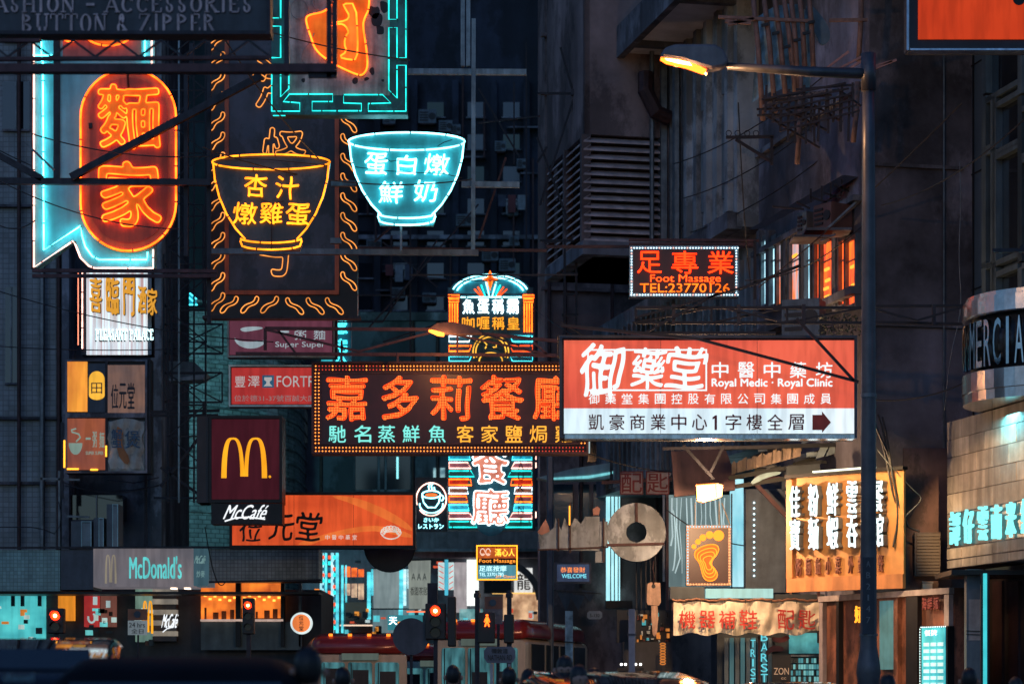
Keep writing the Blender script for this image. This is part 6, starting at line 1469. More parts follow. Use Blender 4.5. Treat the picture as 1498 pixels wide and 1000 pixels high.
# --- roof clutter over the shoe stall
s = S('stall_roof', 'patched stall roof of corrugated sheet, rags and planks under the clinic sign', 'roof', 1030, 648, 1262, 720, 43.8)
CS = pm('weathered_sheet', (.3,.22,.16), .7, .1, .4, 4, .2, .5)
for i in range(14):
    x = 1070+i*7.2; y = 694-i*1.9; s.poly('sheet', CS, [(x,y),(x+3.5,y-1),(x+7,y-2),(x+8,y-16-3*(i%3)),(x+3,y-20+2*(i%2)),(x,y-15)], .05+.03*(i%2), 0)
s.bars('beam', BLK, [((1065,700),(1200,676)),((1075,712),(1150,700)),((1060,656),(1262,650))], 6, .1)
s.poly('rag', pm('blue_rag', (.25,.38,.42), .7), smooth([(1110,694),(1140,690),(1142,694),(1118,700),(1100,710),(1096,706)], 2), .2, -.12)
random.seed(4)
for i in range(34):
    x = random.uniform(1090,1255); y = 700-(x-1090)*.18-random.uniform(5,42); a = random.uniform(-.5,.1); l_ = random.uniform(12,34)
    s.bars('plank', random.choice([pm('old_plank', (.13,.14,.16), .8), pm('grey_sheet', (.2,.26,.28), .5), BLK, pm('old_plank', 0)]), [((x,y),(x+l_,y+l_*a))], random.uniform(3,8), random.uniform(-.6,.1), .03)
s.poly('tarp_box', pm('black_tarp', (.03,.04,.05), .5), [(1148,684),(1196,680),(1200,714),(1160,718),(1148,714)], .3, .5)
for x, y in ((1200,668),(1215,664),(1228,660)): s.poly('blue_sheet', _m['grey_sheet'], [(x,y-16),(x+14,y-20),(x+4,y),(x-8,y+4)], .1, -.05)
s.poly('dark_tarp', pm('maroon_tarp', (.12,.06,.06), .7), [(985,655),(1065,650),(1080,690),(1080,712),(990,722)], -.6, .8)
# --- banner
s = S('shoe_repair_banner', 'cream cloth banner with red characters for shoe repair and key cutting', 'banner', 982, 876, 1200, 932, 43.6)
nx, nz = 60, 8; v = []; cuts = [985,1007,1029,1075,1110,1160,1198]
for j in range(nz+1):
    for i in range(nx+1):
        px = 985+213*i/nx; top_ = 880+1.2*math.sin((px-985)*.14); bot = 927+2.2*math.cos((px-990)*.145)
        if px > 1175: bot -= (px-1175)*.25; top_ += (px-1175)*.08
        py = top_+(bot-top_)*j/nz; x, z = s.L((px, py)); v.append((x, .035*math.sin(px*.145)+.018*math.sin(px*.31+j*.7)+.012*math.sin(j*1.2+px*.05), z))
M().add(v, [(j*(nx+1)+i, (j+1)*(nx+1)+i, (j+1)*(nx+1)+i+1, j*(nx+1)+i+1) for j in range(nz) for i in range(nx)]).build('cloth', pm('banner_cloth', (.72,.62,.48), .85, 0, .3, 3.5, .1, .3), s.o, smooth=True)
RP = pm('red_paint', (.45,.03,.02), .6)
for ch, bx in (('機',(993,893,1017,919)),('器',(1022,893,1046,918)),('補',(1051,893,1075,919)),('鞋',(1081,892,1107,920)),('配',(1137,892,1161,920)),('匙',(1167,892,1192,920))): s.text(ch, bx, RP, style='brush', th=.28, blur=1, f=.1, d=.012, wob=.02)
s.neon('rope', pm('brown_rope', (.22,.1,.06), .8), [[(983+i*6, 877+1.2*math.sin(i*.8)+(.6 if i%2 else -.6)) for i in range(37)]], 1.7, .0); s.bars('pole', TR, [((984,876),(984,930))], 2.5, -.05)
for x in (1003,1024,1060,1090,1128,1165): s.bars('tie', BLK, [((x,877),(x,882))], 1.4, .06)
# shoe stall below
s = S('shoe_stall', 'shoe repair stall front with teal strip curtain and racks of goods', 'stall', 985, 930, 1215, 1042, 44.1)
s.panel('back_wall', pm('stall_back', (.04,.05,.06), .7), 1050, 868, 1215, 1045, -.15, .2)
for i in range(9): s.panel('strip_curtain', lb('strip_teal', (.12,.3,.33), .7, (.04,.1,.12), 2, (1,1,.2)) if i % 2 else pm('strip_grey', (.14,.17,.19), .5), 1060+i*8, 932, 1066+i*8, 1045, -.05, .1)
s.panel('awning_top', pm('awning_black', (.04,.05,.06), .5), 980, 858, 1030, 876, .1, .5); s.panel('lit_soffit', lb('soffit_ice', (.35,.7,.75), .8), 1033, 860, 1132, 874, -.1, .3)
s.bars('post', TR, [((1110,930),(1110,1042)),((1197,850),(1197,940))], 4, .05)
for i, ch in enumerate('BARSTA'): s.text(ch, (1113,925+i*15,1123,937+i*15), em('stall_letter', (.15,.7,.8)), f=.02, name='letter')
for i, ch in enumerate('TRIST'): s.text(ch, (1098,935+i*14,1105,946+i*14), _m['stall_letter'], f=.02, name='letter')
s.panel('goods_wall', lb('goods_teal', (.12,.5,.52), .8, (.03,.14,.16), 4, (1,1,1), .4, 8), 1155, 925, 1213, 955, -.05, .1)
random.seed(12)
for i in range(15):
    for j in range(5):
        x = 1157+i*3.8; y = 962+j*9; s.panel('hanging_good', random.choice([lb('goods_pale', (.25,.65,.65), .8), pm('goods_dark', (.04,.08,.09), .4), lb('goods_mid', (.1,.36,.4), .8)]), x, y, x+2.8, y+7, .0, .05)
s.panel('shelf', GREY, 1154, 957, 1214, 960, .1, .2)
s.poly('red_silhouette', pm('wine_red', (.12,.02,.03), .6), smooth([(1128,930),(1140,933),(1152,928),(1156,934),(1144,940),(1130,938)], 1), .05, 0); s.poly('red_silhouette', _m['wine_red'], smooth([(1118,955),(1126,944),(1144,944),(1148,952),(1128,952),(1124,958)], 1), .05, 0)
s = S('black_shop_sign', 'small black square sign with gilt serif letters on the stall', 'sign', 1129, 957, 1157, 1000, 43.8)
s.panel('board', BLK, 1129, 957, 1157, 996, 0, .05); s.text('ZON', (1132,976,1154,986), lb('gilt_print', (.55,.35,.22), .8), style='flat', f=.01); s.text('CC', (1143,990,1150,993), _m['gilt_print'], f=.01)
# --- wall louvre vent, notice, cable bundle at right
s = S('wall_vent', 'dark louvred wall vent between the carved board and tiled fascia', 'vent', 1338, 778, 1377, 842, 41.5)
s.panel('frame', STEEL, 1338, 778, 1377, 842, 0, .1)
for i in range(13): s.panel('slat', pm('vent_slat', (.025,.03,.04), .5), 1341, 781+i*4.6, 1374, 784+i*4.6, .03, -.001)
s = S('meter_box', 'small pale meter box under the wall vent', 'box', 1350, 851, 1364, 867, 41.5); s.panel('case', pm('meter_pale', (.42,.45,.45), .5), 1350, 852, 1364, 867, 0, .12); s.panel('lid', GREY, 1349, 850, 1365, 853, .02, .12)
s = S('maroon_wall', 'dark maroon wall panel between the carved board and tiled fascia', 'wall', 1322, 690, 1388, 880, 41.75); s.panel('panel', pm('maroon_wall_paint', (.08,.05,.06), .7, 0, .5, 1.5), 1322, 655, 1392, 1045, 0, .1)
CB = pm('cable_black', (.02,.022,.028), .5)
s = S('cable_bundle', 'thick bundle of drooping cables on the wall behind the lamp post', 'cable', 1275, 608, 1325, 775, 41)
for i, l in enumerate([[(1276,608),(1282,625),(1292,650),(1300,690),(1308,730),(1322,768),(1345,777)],[(1284,606),(1292,630),(1296,655),(1306,700),(1318,745),(1330,772)],[(1278,618),(1290,645),(1302,672),(1310,715),(1314,760),(1306,800)],[(1290,610),(1297,640),(1301,668),(1306,705),(1320,760)],[(1276,650),(1300,680),(1334,716),(1350,730),(1330,748),(1320,760)]]): s.neon('cable', CB if i < 4 else GREY, [smooth(l, 2, False)], 1.5 if i < 4 else .8, .02*i)
s.neon('cable', GREY, [smooth([(1404,236),(1406,300),(1402,380),(1408,450),(1390,520),(1382,600)], 2, False)], .7, 0)
s = S('fascia_tube_lamp', 'slim vertical teal tube lamp on the dark shopfront below the fascia', 'lamp', 1438, 838, 1446, 1000, 38.2)
s.panel('tube', lb('teal_tube_long', (.08,.85,.9), .9, (.06,.6,.65), 3), 1439, 838, 1444, 1045, 0, .05); s.panel('backing', STEEL, 1436, 838, 1448, 1045, -.05, .1)
s = S('shop_post', 'grey blue post with pasted paper notice under the tiled fascia', 'post', 1414, 832, 1436, 1042, 38.6)
s.panel('post', pm('blue_grey_post', (.13,.17,.2), .5), 1414, 832, 1435, 1045, 0, .2); s.panel('notice', pm('old_paper', (.42,.38,.35), .8), 1417, 876, 1434, 936, .01, -.001); s.bars('strap', BLK, [((1413,922),(1437,923)),((1413,927),(1437,928))], 1, .02)
s = S('ceiling_band', 'dark underside beam beneath the tiled fascia', 'beam', 1386, 832, 1560, 842, 38.4); s.panel('beam', BLK, 1392, 833, 1560, 840, 0, 1.5)
s = S('white_post', 'pale painted post with peeling patches in front of the grey bus', 'post', 825, 892, 840, 1042, 33)
s.panel('post', pm('peeling_white', (.5,.55,.52), .6, 0, .8, 5, .1, .6), 827, 893, 838, 1045, 0, .1); s.bars('band', BLK, [((825,938),(840,939))], 1.6, .01)
s = S('grey_post', 'slim pale grey square post before the key cutting bench', 'post', 918, 888, 932, 1042, 36); s.panel('post', pm('pale_grey_post', (.35,.33,.35), .5), 920, 890, 929, 1045, 0, .1); s.panel('band', CONC, 918.5, 926, 930.5, 929, .01, .11)

# ================================================================== vehicles
def rounded(hw, z0, z1, r, n=4):
    o = []
    for cx_, cz, a0_ in ((hw-r, z1-r, 0), (-hw+r, z1-r, 90), (-hw+.05, z0+.05, 180), (hw-.05, z0+.05, 270)):
        rr = r if a0_ < 180 else .05
        for i in range(n+1):
            a = math.radians(a0_+90*i/n); o.append((cx_+rr*math.cos(a), cz+rr*math.sin(a)))
    return o
def loft(secs):
    """secs: list of (y, hw, z0, z1, r) cross sections, front to back"""
    m = M(); v = []; 
    for (y, hw, z0, z1, r) in secs: v += [(x, y, z) for x, z in rounded(hw, z0, z1, r)]
    n = len(v)//len(secs); f = []
    for k in range(len(secs)-1):
        for i in range(n): f.append((k*n+i, k*n+(i+1)%n, (k+1)*n+(i+1)%n, (k+1)*n+i))
    f += [tuple(range(n))[::-1], tuple((len(secs)-1)*n+i for i in range(n))]; return m.add(v, f)
RUB = pm('tyre_rubber', (.02,.02,.02), .8); BGL = lb('bus_glass_painted_reflection', (.1,.34,.38), .6, (.004,.008,.012), 4.5, (1.6,1,.35), .5, 5, .1)  # emissive teal streaks on the bus glass paint reflected shop light
CARG = pm('car_glass', (.02,.03,.035), .04, .0, .1, 2, 0, 0, 1)
def wheels(root, hw, ys, r=.33):
    for y in ys:
        for sx_ in (-1, 1):
            m = M(); n = 20; c_ = (sx_*(hw-.1), y, r); v = []
            for xx in (-.1, .1): v += [(c_[0]+xx, y+r*math.cos(2*math.pi*i/n), r+r*math.sin(2*math.pi*i/n)) for i in range(n)]
            m.add(v, [(i, (i+1)%n, n+(i+1)%n, n+i) for i in range(n)]+[tuple(range(n))[::-1], tuple(range(n, 2*n))]); w_ = m.build('wheel', RUB, root)
            m = M(); v = [(c_[0]+sx_*.105, y+r*.55*math.cos(2*math.pi*i/n), r+r*.55*math.sin(2*math.pi*i/n)) for i in range(n)]; m.add(v, [tuple(range(n))]); m.build('hub', GREY, w_)
def minibus(label, px, Y, rz, grp='minibuses', upper='bus_red', uc=(.22,.02,.02), lower='bus_cream', lc=(.5,.36,.26), h=2.75, L=6.2, hw=1.02, nm='minibus'):
    root = empty(nm, label, 'minibus' if nm == 'minibus' else 'bus', (P2(px, Y)[0], Y, 0), math.radians(rz), grp)
    LO = pm(lower, lc, .3, .1, .15, 2, .02, .3); UP = pm(upper, uc, .25, .1, .2, 2, .02, .2)
    loft([(0,hw*.94,.4,1.3,.06),(.12,hw,.35,1.32,.06),(L-.1,hw,.35,1.32,.06),(L,hw*.95,.4,1.3,.06)]).build('body', LO, root, smooth=False)
    loft([(.1,hw*.95,1.325,h-.45,.1),(.3,hw*.97,1.325,h-.42,.1),(L-.2,hw*.97,1.325,h-.42,.1),(L-.05,hw*.95,1.325,h-.45,.1)]).build('cabin', LO, root)
    loft([(.16,hw*.86,h-.42,h-.2,.1),(.35,hw*.97,h-.4,h-.06,.2),(.8,hw*.99,h-.4,h,.28),(L-.8,hw*.99,h-.4,h,.28),(L-.3,hw*.95,h-.4,h-.05,.2),(L-.1,hw*.85,h-.4,h-.2,.1)]).build('roof', UP, root, smooth=True)
    for x0_, x1_ in ((-hw*.8, -hw*.3), (-hw*.25, hw*.25), (hw*.3, hw*.8)):
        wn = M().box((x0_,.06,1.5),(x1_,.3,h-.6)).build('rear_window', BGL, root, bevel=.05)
        M().box((x0_-.02,.05,1.46),(x1_+.02,.09,1.5)).build('sill', CHR, wn); M().box((x0_+.06,.045,1.5),(x0_+.08,.06,h-.62)).build('glazing_bar', BLK, wn)
        M().box((x0_+.1,.05,1.52),(x1_-.08,.062,1.52+.25+.1*random.random())).build('seat_back', pm('seat_dark', (.02,.02,.025), .7), wn)
    M().box((-.38,.02,h-.56),(.38,.12,h-.42)).build('route_board', lb('route_board_lit', (.12,.16,.14), .7), root)
    for x_ in (-.6, -.2, .2, .6): M().box((x_-.04,.3,h-.06),(x_+.04,.36,h-.01)).build('marker_lamp', em('marker_amber', (2.5,.5,.05)), root)
    M().box((-hw*.87,.07,1.38),(hw*.87,.2,1.415)).build('window_rail', CHR, root)
    for sx_ in (-1, 1):
        for i in range(4): M().box((sx_*hw*.96,.55+i*1.35,1.45),(sx_*hw*.985,1.7+i*1.35,h-.52)).build('side_window', CARG, root)
        M().box((sx_*hw*.72-.12,-.03,.75),(sx_*hw*.72+.12,.02,.95)).build('tail_lamp', em('tail_red', (.9,.05,.03)), root)
        M().box((sx_*hw*.72-.1,-.03,1.0),(sx_*hw*.72+.1,.02,1.1)).build('indicator', pm('amber_glass', (.6,.25,.03), .2), root)
    M().box((-.3,-.02,.6),(.3,.02,.75)).build('number_plate', pm('plate_yellow', (.6,.45,.05), .5), root)
    M().box((-hw*.95,-.1,.32),(hw*.95,.05,.5)).build('bumper', GREY, root)
    wheels(root, hw, (1.2, L-1.2)); return root
minibus('red roofed minibus with dark rear windows in front of the neon corner shop', 527, 50, 6, h=2.6)
minibus('teal lit white minibus standing beyond the red roofed one', 638, 58, 4, h=2.55, lower='bus_pale', lc=(.35,.5,.52))
minibus('cream and red minibus turned beside the pedestrian signal', 700, 50, -14, h=2.9)
minibus('low grey taxi coloured van behind the street name plate', 775, 56, 0, h=2.9, upper='bus_red2', uc=(.3,.04,.03), lower='bus_grey', lc=(.2,.22,.24))
b_ = minibus('large grey coach with wide divided windscreen behind the white post', 893, 62, 0, None, 'coach_brown', (.12,.07,.07), 'coach_grey', (.22,.22,.23), h=3.2, L=9, hw=1.25, nm='coach')
for x in (906, 913, 932, 938):
    s_ = None
hl = S('headlamp_row', 'row of small glaring white headlamps beside the grey coach', 'lamp', 903, 964, 942, 980, 47)
for x in (909, 915, 930, 937): m = M(); m.disc(hl.L((x,971)), 1.9*hl.k, -.05, .02, 14); m.build('headlamp', em('headlamp_white', (3,2.9,2.7)), hl.o)
hl.panel('lamp_bar', BLK, 903, 976, 942, 981, 0, .05)
def car(label, px, Y, rz, mt, h=1.5, crown=False, L=4.6, hw=.86, taxi=False, nm='car', grp=None):
    root = empty(nm, label, 'taxi' if taxi else 'car', (P2(px, Y)[0], Y, 0), math.radians(rz), grp)
    loft([(0,hw*.85,.35,.75,.1),(.15,hw*.95,.28,.9,.12),(1.2,hw,.25,.95,.12),(3.6,hw,.25,.97,.12),(L-.1,hw*.95,.28,.93,.12),(L,hw*.85,.35,.8,.1)]).build('body', mt, root, smooth=True)
    if crown: loft([(.6,hw*.86,.9,h-.42,.1),(1.0,hw*.84,.9,h-.3,.1),(1.7,hw*.82,.9,h-.2,.1),(2.6,hw*.8,.9,h-.1,.1),(3.5,hw*.79,.9,h-.02,.1),(4.2,hw*.8,.9,h,.12),(L-.1,hw*.8,.9,h-.2,.12)]).build('roof', mt, root, smooth=True)
    else: loft([(.75,hw*.86,.9,.97,.05),(1.35,hw*.78,.9,h-.08,.2),(1.7,hw*.75,.9,h,.22),(2.9,hw*.75,.9,h-.01,.22),(3.4,hw*.78,.9,h-.14,.2),(4.0,hw*.86,.9,.98,.05)]).build('roof', mt, root, smooth=True)
    m = M(); m.add([(-hw*.72,.83,1.0),(hw*.72,.83,1.0),(hw*.62,1.3,h-.17),(-hw*.62,1.3,h-.17)], [(0,1,2,3)]); m.build('windscreen', CARG, root)
    for v_ in root.children[-1].data.vertices: v_.co.y -= .03; v_.co.z += .03
    for sx_ in (-1, 1):
        M().add([(sx_*hw*.87,1.2,1.0),(sx_*hw*.87,3.6,1.0),(sx_*hw*.80,3.1,h-.2),(sx_*hw*.80,1.5,h-.2)], [(0,1,2,3)]).build('side_window', CARG, root)
        M().disc((sx_*hw*.66,.68), .12, -.03, .05, 16).build('tail_lamp', em('tail_red', 0), root)
        M().box((sx_*hw-.02,1.25,.98),(sx_*(hw+.16),1.33,1.12)).build('wing_mirror', mt, root)
    M().box((-hw*.9,-.05,.3),(hw*.9,.1,.48)).build('bumper', BLK, root)
    if taxi:
        M().box((-.22,2.1,h+.0),(.22,2.3,h+.14)).build('roof_sign', lb('taxi_sign', (1.2,.6,.3), .8), root, bevel=.03)
    wheels(root, hw, (.95, L-1.0), .31); return root
PB_ = pm('black_car_paint', (.008,.009,.012), .04, .0, .1, 1, 0, 0, .6); PR_ = pm('red_car_paint', (.25,.015,.015), .15, 0, .1, 1, 0, 0, 1)
car('glossy dark taxi roof reflecting neon below the shoe repair banner', 1003, 20, 8, PB_, h=1.6, crown=True, taxi=False, hw=.98)
v1 = car('dark van like car with streaked neon reflections at the lower left corner', -25, 16, 8, PB_, h=1.84, hw=1.05, L=5.4, crown=True)
car('low black car roof spanning the dark foreground beside the reflecting car', 225, 12, 3, pm('matt_black_paint', (.006,.006,.008), .7, 0, .3, 2, 0, 0, .1), h=1.59, hw=.93)
car('dark saloon roof far behind the white post', 1185, 26, 0, PB_, h=1.5)
s = S('car_lettering_plate', 'small chrome diesel badge on the dark car at the lower left', 'badge', 4, 984, 50, 996, 11.8); s.text('diesel', (5,984,49,996), pm('badge_blue', (.1,.25,.35), .3, .6), f=0, d=.003)
# ================================================================== people (mostly heads and shoulders above the lower edge)
def skin_mesh(vs, es, rad, sub=1):
    me = bpy.data.meshes.new('t'); me.from_pydata(vs, es, []);
    o = bpy.data.objects.new('t', me); C.objects.link(o)
    md = o.modifiers.new('skin', 'SKIN'); 
    for i, r in enumerate(rad): me.skin_vertices[0].data[i].radius = (r, r) if not isinstance(r, tuple) else r
    me.skin_vertices[0].data[0].use_root = True
    sb = o.modifiers.new('sub', 'SUBSURF'); sb.levels = sub
    bpy.context.view_layer.update(); dg = bpy.context.evaluated_depsgraph_get(); out = bpy.data.meshes.new_from_object(o.evaluated_get(dg))
    bpy.data.objects.remove(o); out.polygons.foreach_set('use_smooth', [True]*len(out.polygons)); return out
body_v = [(0,0,.95),(0,0,1.12),(0,.01,1.3),(0,.01,1.43),(0,0,1.5),(0,0,1.56),(0,-.01,1.63),(0,-.005,1.7),
          (.1,0,.9),(.11,.01,.5),(.11,.03,.09),(.11,-.1,.04),(-.1,0,.9),(-.12,.01,.5),(-.12,.05,.09),(-.12,-.08,.04),
          (.17,.01,1.4),(.22,.02,1.12),(.21,-.06,.88),(.21,-.08,.8),(-.17,.01,1.4),(-.22,.02,1.12),(-.21,-.04,.88),(-.21,-.06,.8)]
body_e = [(0,1),(1,2),(2,3),(3,4),(4,5),(5,6),(6,7),(0,8),(8,9),(9,10),(10,11),(0,12),(12,13),(13,14),(14,15),(3,16),(16,17),(17,18),(18,19),(3,20),(20,21),(21,22),(22,23)]
body_r = [.13,.12,.14,.11,.055,.065,.095,.075,.09,.06,.04,.035,.09,.06,.04,.035,.06,.045,.035,.04,.06,.045,.035,.04]
BM = skin_mesh(body_v, body_e, body_r, 2); BM.materials.clear()
jk = skin_mesh([body_v[i] for i in (0,1,2,3,4,16,17,18,20,21,22)], [(0,1),(1,2),(2,3),(3,4),(3,5),(5,6),(6,7),(3,8),(8,9),(9,10)], [.16,.15,.17,.13,.07,.08,.065,.05,.08,.065,.05], 2); jk.materials.clear()
tr = skin_mesh([body_v[i] for i in (0,8,9,10,12,13,14)], [(0,1),(1,2),(2,3),(0,4),(4,5),(5,6)], [.15,.11,.08,.065,.11,.08,.065], 2); tr.materials.clear()
hm = M().lathe([(.03,1.55),(.075,1.58),(.088,1.62),(.096,1.67),(.092,1.715),(.074,1.75),(.04,1.775),(.01,1.785)], (0,.015,0), 22).mesh('hair', True)
lh = M().lathe([(.09,1.40),(.105,1.46),(.098,1.54),(.1,1.62),(.1,1.68),(.09,1.73),(.06,1.77),(.015,1.79)], (0,.03,0), 22).mesh('hair', True)
for me_ in (hm, lh):
    for i, v_ in enumerate(me_.vertices): v_.co.x *= .84+.05*math.sin(i*2.3); v_.co.y *= 1.0+.05*math.sin(i*1.7); v_.co.z += .008*math.sin(i*3.1)
ear = M().lathe([(.012,-.03),(.022,0),(.012,.03)], (0,0,0), 8).mesh('ear', True)
SK = pm('skin', (.36,.2,.14), .6, 0, .1, 5, 0, 0); HB = pm('black_hair', (.012,.01,.01), .5, 0, .3, 20, .1, .2)
JK = [pm('jacket_'+n_, c_, .8, 0, .2, 6, .1, .1) for n_, c_ in (('navy',(.02,.03,.05)),('black',(.012,.012,.015)),('olive',(.05,.05,.03)),('grey',(.09,.09,.1)),('wine',(.08,.02,.03)))]
def person(label, px, py_top, Y, j, rz=0, long=False):
    top_ = zat(py_top, Y); sc = top_/1.785
    if sc > 1.06 or sc < .84: Y = min(60, max(12, Y)); sc = min(1.06, max(.84, sc))
    r_ = empty('person', label, 'person', (P2(px, Y)[0], Y, 0.0), math.radians(rz)); r_.scale = (sc,)*3
    for nm_, me_, mt_ in (('body', BM, SK), ('jacket', jk, JK[j]), ('trousers', tr, JK[1]), ('hair', lh if long else hm, HB)):
        o = link(nm_, me_, r_); 
        if not me_.materials: me_.materials.append(mt_)
        o.material_slots[0].link = 'OBJECT'; o.material_slots[0].material = mt_
    if not long:
        for sx_ in (-1, 1): o = link('ear', ear, r_, SK); o.location = (sx_*.1, -.005, 1.63)
    # face on the far side for those walking away, seen for those who face the camera
    for sx_ in (-1, 1):
        o = M().lathe([(.004,-.008),(.011,0),(.004,.008)], (sx_*.035,-.098,1.64), 8).build('eye', BLK, r_)
    M().add([(-.014,-.095,1.6),(.014,-.095,1.6),(0,-.12,1.605),(0,-.098,1.645)], [(0,1,2),(1,3,2),(3,0,2)]).build('nose', SK, r_); M().box((-.025,-.1,1.572),(.025,-.092,1.58)).build('mouth', pm('lips', (.3,.1,.08), .5), r_)
    return r_
P_ = [('person with short black hair and navy jacket beside the white post', 826, 958, 24, 0, 0, False),
      ('person with long hair walking away left of the reflecting taxi roof', 848, 972, 22, 1, 20, True),
      ('short haired person in grey jacket behind the coach', 868, 976, 25, 3, -30, False),
      ('person in olive jacket seen from behind below the red signal', 663, 972, 28, 2, 180, False),
      ('dark haired person in black coat under the street name plate', 745, 975, 26, 1, 180, False),
      ('person with long black hair before the teal lit minibus', 772, 978, 24, 4, 200, True),
      ('person in navy jacket standing by the lamp post foot', 1298, 985, 22, 0, 180, False),
      ('tall person in grey cap coloured jacket near the menu board', 1418, 976, 24, 3, 170, False),
      ('big blurred dark head of a near passer by at the kerb', 452, 946, 13.5, 1, 180, False),
      ('person in wine jacket beneath the tiled fascia', 1485, 990, 26, 4, 180, True),
      ('person in black jacket crossing in front of the red roofed minibus', 385, 972, 20, 1, 180, False),
      ('long haired person in grey jacket crossing near the orange window', 300, 968, 21, 3, 180, True),
      ('person in navy coat beside the 24 hour panel pole', 232, 972, 22, 0, 180, False),
      ('person in olive coat close to the round lit sign', 502, 975, 24, 2, 180, False),
      ('person in dark jacket between coach and taxi roof', 893, 988, 30, 1, 160, False)]
for a in P_: person(*a)
# ================================================================== overhead cables
def cable(label, pts, Y0, Y1, r=.012, nm='cable'):
    p0, p1 = W(*pts[0], Y0), W(*pts[-1], Y1); n = 20; sag = pts[1] if len(pts) == 3 else .3
    o = empty(nm, label, 'cable', (p0+p1)/2); c_ = (p0+p1)/2
    m = M(); m.tube([(p0+(p1-p0)*(i/n)-Vector((0,0,sag*4*(i/n)*(1-i/n))))-c_ for i in range(n+1)], r, False, 5); m.build('wire', CB, o)
for a in [('thin wire slung from the teal noodle sign to the black flame sign', [(50,197),.15,(312,228)], 43, 43),
          ('wire crossing low over both characters of the noodle sign', [(0,265),.2,(262,335)], 43.5, 43.5),
          ('wire drooping across the palace lightbox to the noodle shop sign', [(-20,420),.2,(400,500)], 50, 50),
          ('wire crossing the billboard from the tiled wall', [(-20,505),.1,(340,506)], 54, 54),
          ('cable slung from the fret sign across to the post', [(310,20),.1,(600,88)], 40, 41),
          ('cable below the orange lightbox running down the blank wall', [(1408,150),.1,(1110,420)], 38, 44),
          ('cable rising steeply over the blank concrete wall', [(1498,175),.2,(1290,300)], 37, 41),
          ('wire along the pale pilastered tenement beside the lantern', [(985,240),.3,(1262,60)], 50, 43),
          ('second wire along the pale pilastered tenement', [(1000,290),.3,(1262,120)], 50, 43),
          ('third wire along the pale pilastered tenement', [(1010,340),.25,(1262,180)], 50, 43),
          ('cable hanging behind the foot massage sign', [(1080,150),.6,(1100,420)], 44, 46),
          ('cable dropping from the truss past the giant key', [(905,640),.05,(908,690)], 46, 46),
          ('pair of cables running under the clinic sign to the stall roof', [(830,650),.3,(1090,680)], 46, 46),
          ('loose wire hooked over the smoky bowl sign', [(296,215),.3,(690,262)], 39, 42),
          ('cable crossing in front of the restaurant neon tower', [(640,476),.1,(830,540)], 60, 60),
          ('cable sagging above the shoe repair banner', [(975,745),.35,(1160,790)], 47, 47),
          ('long cable over the dark tenement left of the louvres', [(600,402),.2,(840,395)], 60, 60),
          ('wire crossing above the palace lightbox', [(-20,210),.3,(300,300)], 50, 50)]: cable(*a)
# ================================================================== lamps the place has, plus added lights
def point(px, py, Y, e, col, r=.08, dy=0):
    l = bpy.data.lights.new('lamp_or_added_light', 'POINT'); l.energy = e; l.color = col; l.shadow_soft_size = r
    o = bpy.data.objects.new('lamp_or_added_light', l); o.location = W(px, py, Y)+Vector((0, dy, 0)); C.objects.link(o)
def area(px, py, Y, e, col, sx_, sy_, rot):
    l = bpy.data.lights.new('lamp_or_added_light', 'AREA'); l.energy = e; l.color = col; l.shape = 'RECTANGLE'; l.size = sx_; l.size_y = sy_
    o = bpy.data.objects.new('lamp_or_added_light', l); o.location = W(px, py, Y); o.rotation_euler = [math.radians(q) for q in rot]; C.objects.link(o)
point(1000, 112, 32.5, 380, (1, .5, .22), .12)
fl2 = copy_tree(FLOOD); fl2.location = (7.0, 31, 6.1); fl2['label'] = 'added unseen floodlight just outside the view aimed at the tiled fascia'  # unseen floodlight copy added to go with the fascia spot
for o_ in (fl2, FLOOD): o_['group'] = 'floodlights'
l = bpy.data.lights.new('lamp_or_added_light', 'SPOT'); l.energy = 8500; l.color = (1, .5, .19); l.shadow_soft_size = .04; l.spot_size = math.radians(14); l.spot_blend = .6  # added spot warming the tiled fascia from outside the view
o = bpy.data.objects.new('lamp_or_added_light', l); o.location = (6.85, 31.3, 6.3); tgt = Vector((7.75, 39.2, 4.6)); o.rotation_euler = (tgt-o.location).to_track_quat('-Z', 'Y').to_euler(); C.objects.link(o)
area(262, 470, 74, 620, (.25, .9, 1), 1.5, .8, (90, 0, 15))  # added area light washing the round tiled block in teal

point(645, 500, 41.3, 60, (1, .4, .15), .08)
point(1033, 738, 42.45, 620, (1, .6, .32), .1)
area(1215, 664, 40.0, 165, (1, .62, .26), 2.2, .4, (25, 0, 25))
area(1262, 868, 39.2, 60, (1, .6, .3), 1.5, .3, (35, 0, 25))  # added soffit light brightening the timber shopfront
area(1470, 605, 38.0, 40, (.2, .9, 1), .5, .5, (0, 0, 0))

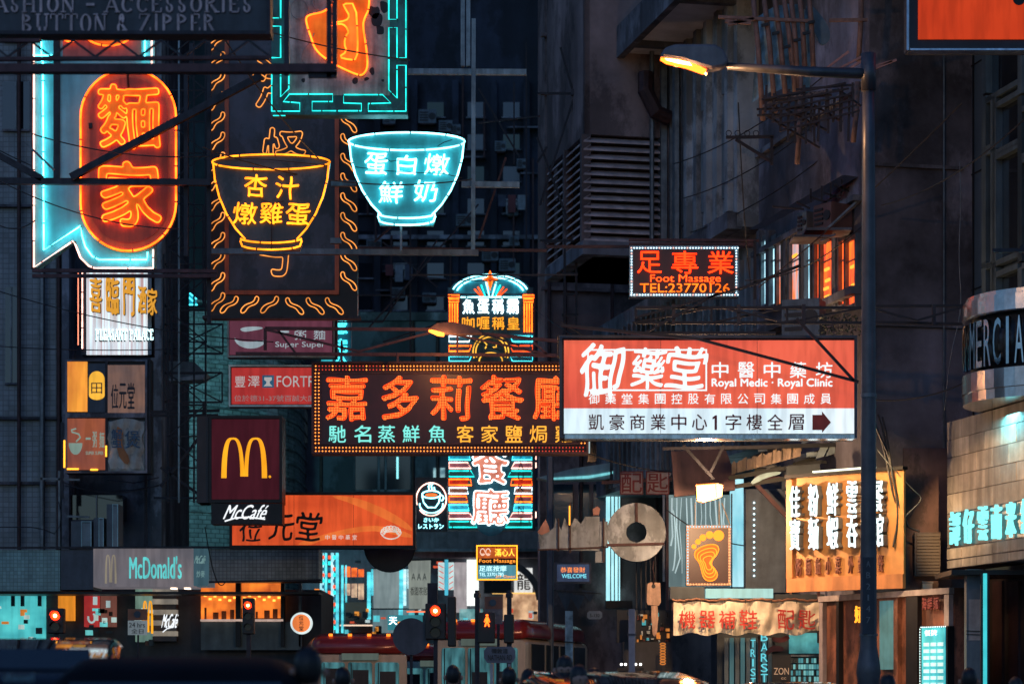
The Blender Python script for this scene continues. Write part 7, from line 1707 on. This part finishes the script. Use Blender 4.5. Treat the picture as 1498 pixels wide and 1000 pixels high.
# ---- more goods, lamps and little boards in the shop units
random.seed(33)
for i in range(46):
    x = random.choice([random.uniform(-58,60), random.uniform(198,220), random.uniform(126,166)]); y = random.uniform(885,942)
    bay0 = M().box((P2(x,Ys)[0],Ys-.16,zat(y+random.uniform(3,9),Ys)),(P2(x+random.uniform(3,11),Ys)[0],Ys-.05,zat(y,Ys))); bay0.build('shop_good', random.choice([pm('good_dark', (.03,.06,.07), .5), lb('good_teal', (.2,.8,.8), .8), lb('good_pale', (.6,.8,.75), .8), pm('good_brown', (.12,.06,.04), .6), lb('good_orange', (.9,.3,.05), .7)]), SHOPROW)
for i in range(60):
    x = random.uniform(500,800); y = random.choice([random.uniform(812,835), random.uniform(890,925), random.uniform(890,925)])
    M().box((P2(x,Yp)[0],Yp-.75,zat(y+random.uniform(2,12),Yp)),(P2(x+random.uniform(2,9),Yp)[0],Yp-.65,zat(y,Yp))).build('shop_board', random.choice([lb('board_cyan', (.15,.8,.9), .8), lb('board_white', (.7,.85,.85), .8), lb('board_red', (.9,.12,.05), .8), pm('board_dark', (.03,.04,.05), .5), pm('board_dark', 0), lb('board_amber', (1.1,.4,.06), .8)]), FARROW)
# ---- more lattice and rods between the hanging signs on the left
s = S('scaffold_frame', 'tall thin black scaffold frame rising behind the noodle sign and flame sign', 'scaffold', 236, 60, 306, 735, 52)
for x in (246, 262, 284, 301): s.bars('upright', BK2 if x != 262 else TLS, [((x,-40),(x,735))], 2.6, .02)
for i in range(15): s.bars('rung', BK2, [((244,40+i*46),(303,40+i*46))], 2.2, 0); 
for i in range(14): s.bars('diagonal', BK2, [((246,40+i*46),(301,86+i*46)) if i % 2 else ((301,40+i*46),(246,86+i*46))], 1.8, .03)
s = S('sign_stays', 'dark steel tie rods fanning between the posts above the turquoise bowl', 'stay', 500, 90, 790, 520, 55)
for a, b_ in (((560,354),(640,420)),((640,350),(560,470)),((700,130),(760,230)),((752,120),(752,240)),((540,480),(700,300)),((600,300),(600,520)),((770,60),(770,350)),((470,470),(560,470)),((700,180),(790,170)),((520,430),(660,432)),((560,500),(652,470))): s.bars('rod', BK2, [(a, b_)], 2.2, random.uniform(-.1,.1))
s = S('side_lattice', 'cross braced black ladder frame on the tenement corner left of the louvres', 'bracket', 786, 130, 846, 520, 53)
for a, b_ in (((843,130),(843,520)),((826,350),(826,520)),((786,137),(845,137)),((820,70),(840,142)),((840,142),(790,300)),((786,200),(830,320)),((786,238),(800,215)),((790,352),(860,352)),((822,400),(846,400)),((822,430),(846,430)),((822,460),(846,460)),((822,490),(846,490)),((796,355),(828,352))): s.bars('bar', BK2, [(a, b_)], 3.2, random.uniform(-.05,.05))
s.bars('bolt_plate', STEEL, [((835,137),(850,137)),((836,350),(852,350))], 8, .08)
for a in [('thin cable falling from the fashion board to the smoky bowl', [(330,60),.1,(470,236)], 36, 39), ('cable running from the arched neon tower to the tenement corner', [(780,450),.2,(930,520)], 60, 50), ('slack cable looping over the clinic sign toward the lamp post', [(1090,410),.25,(1262,330)], 44, 42), ('cable crossing the blank concrete wall low down', [(1280,585),.1,(1410,560)], 41, 40), ('cable looping under the billboard cabinet', [(90,704),.25,(240,706)], 58, 58), ('cable from the burger box down to the canopy end', [(300,770),.5,(330,850)], 52, 54), ('cable sloping across the turquoise strip of the noodle sign', [(0,330),.1,(52,322)], 44, 44), ('long slack wire passing under the massage sign', [(820,470),.4,(1110,540)], 45, 45)]: cable(*a)
# bubble wiring and supports on the big neon pieces
if False: pass
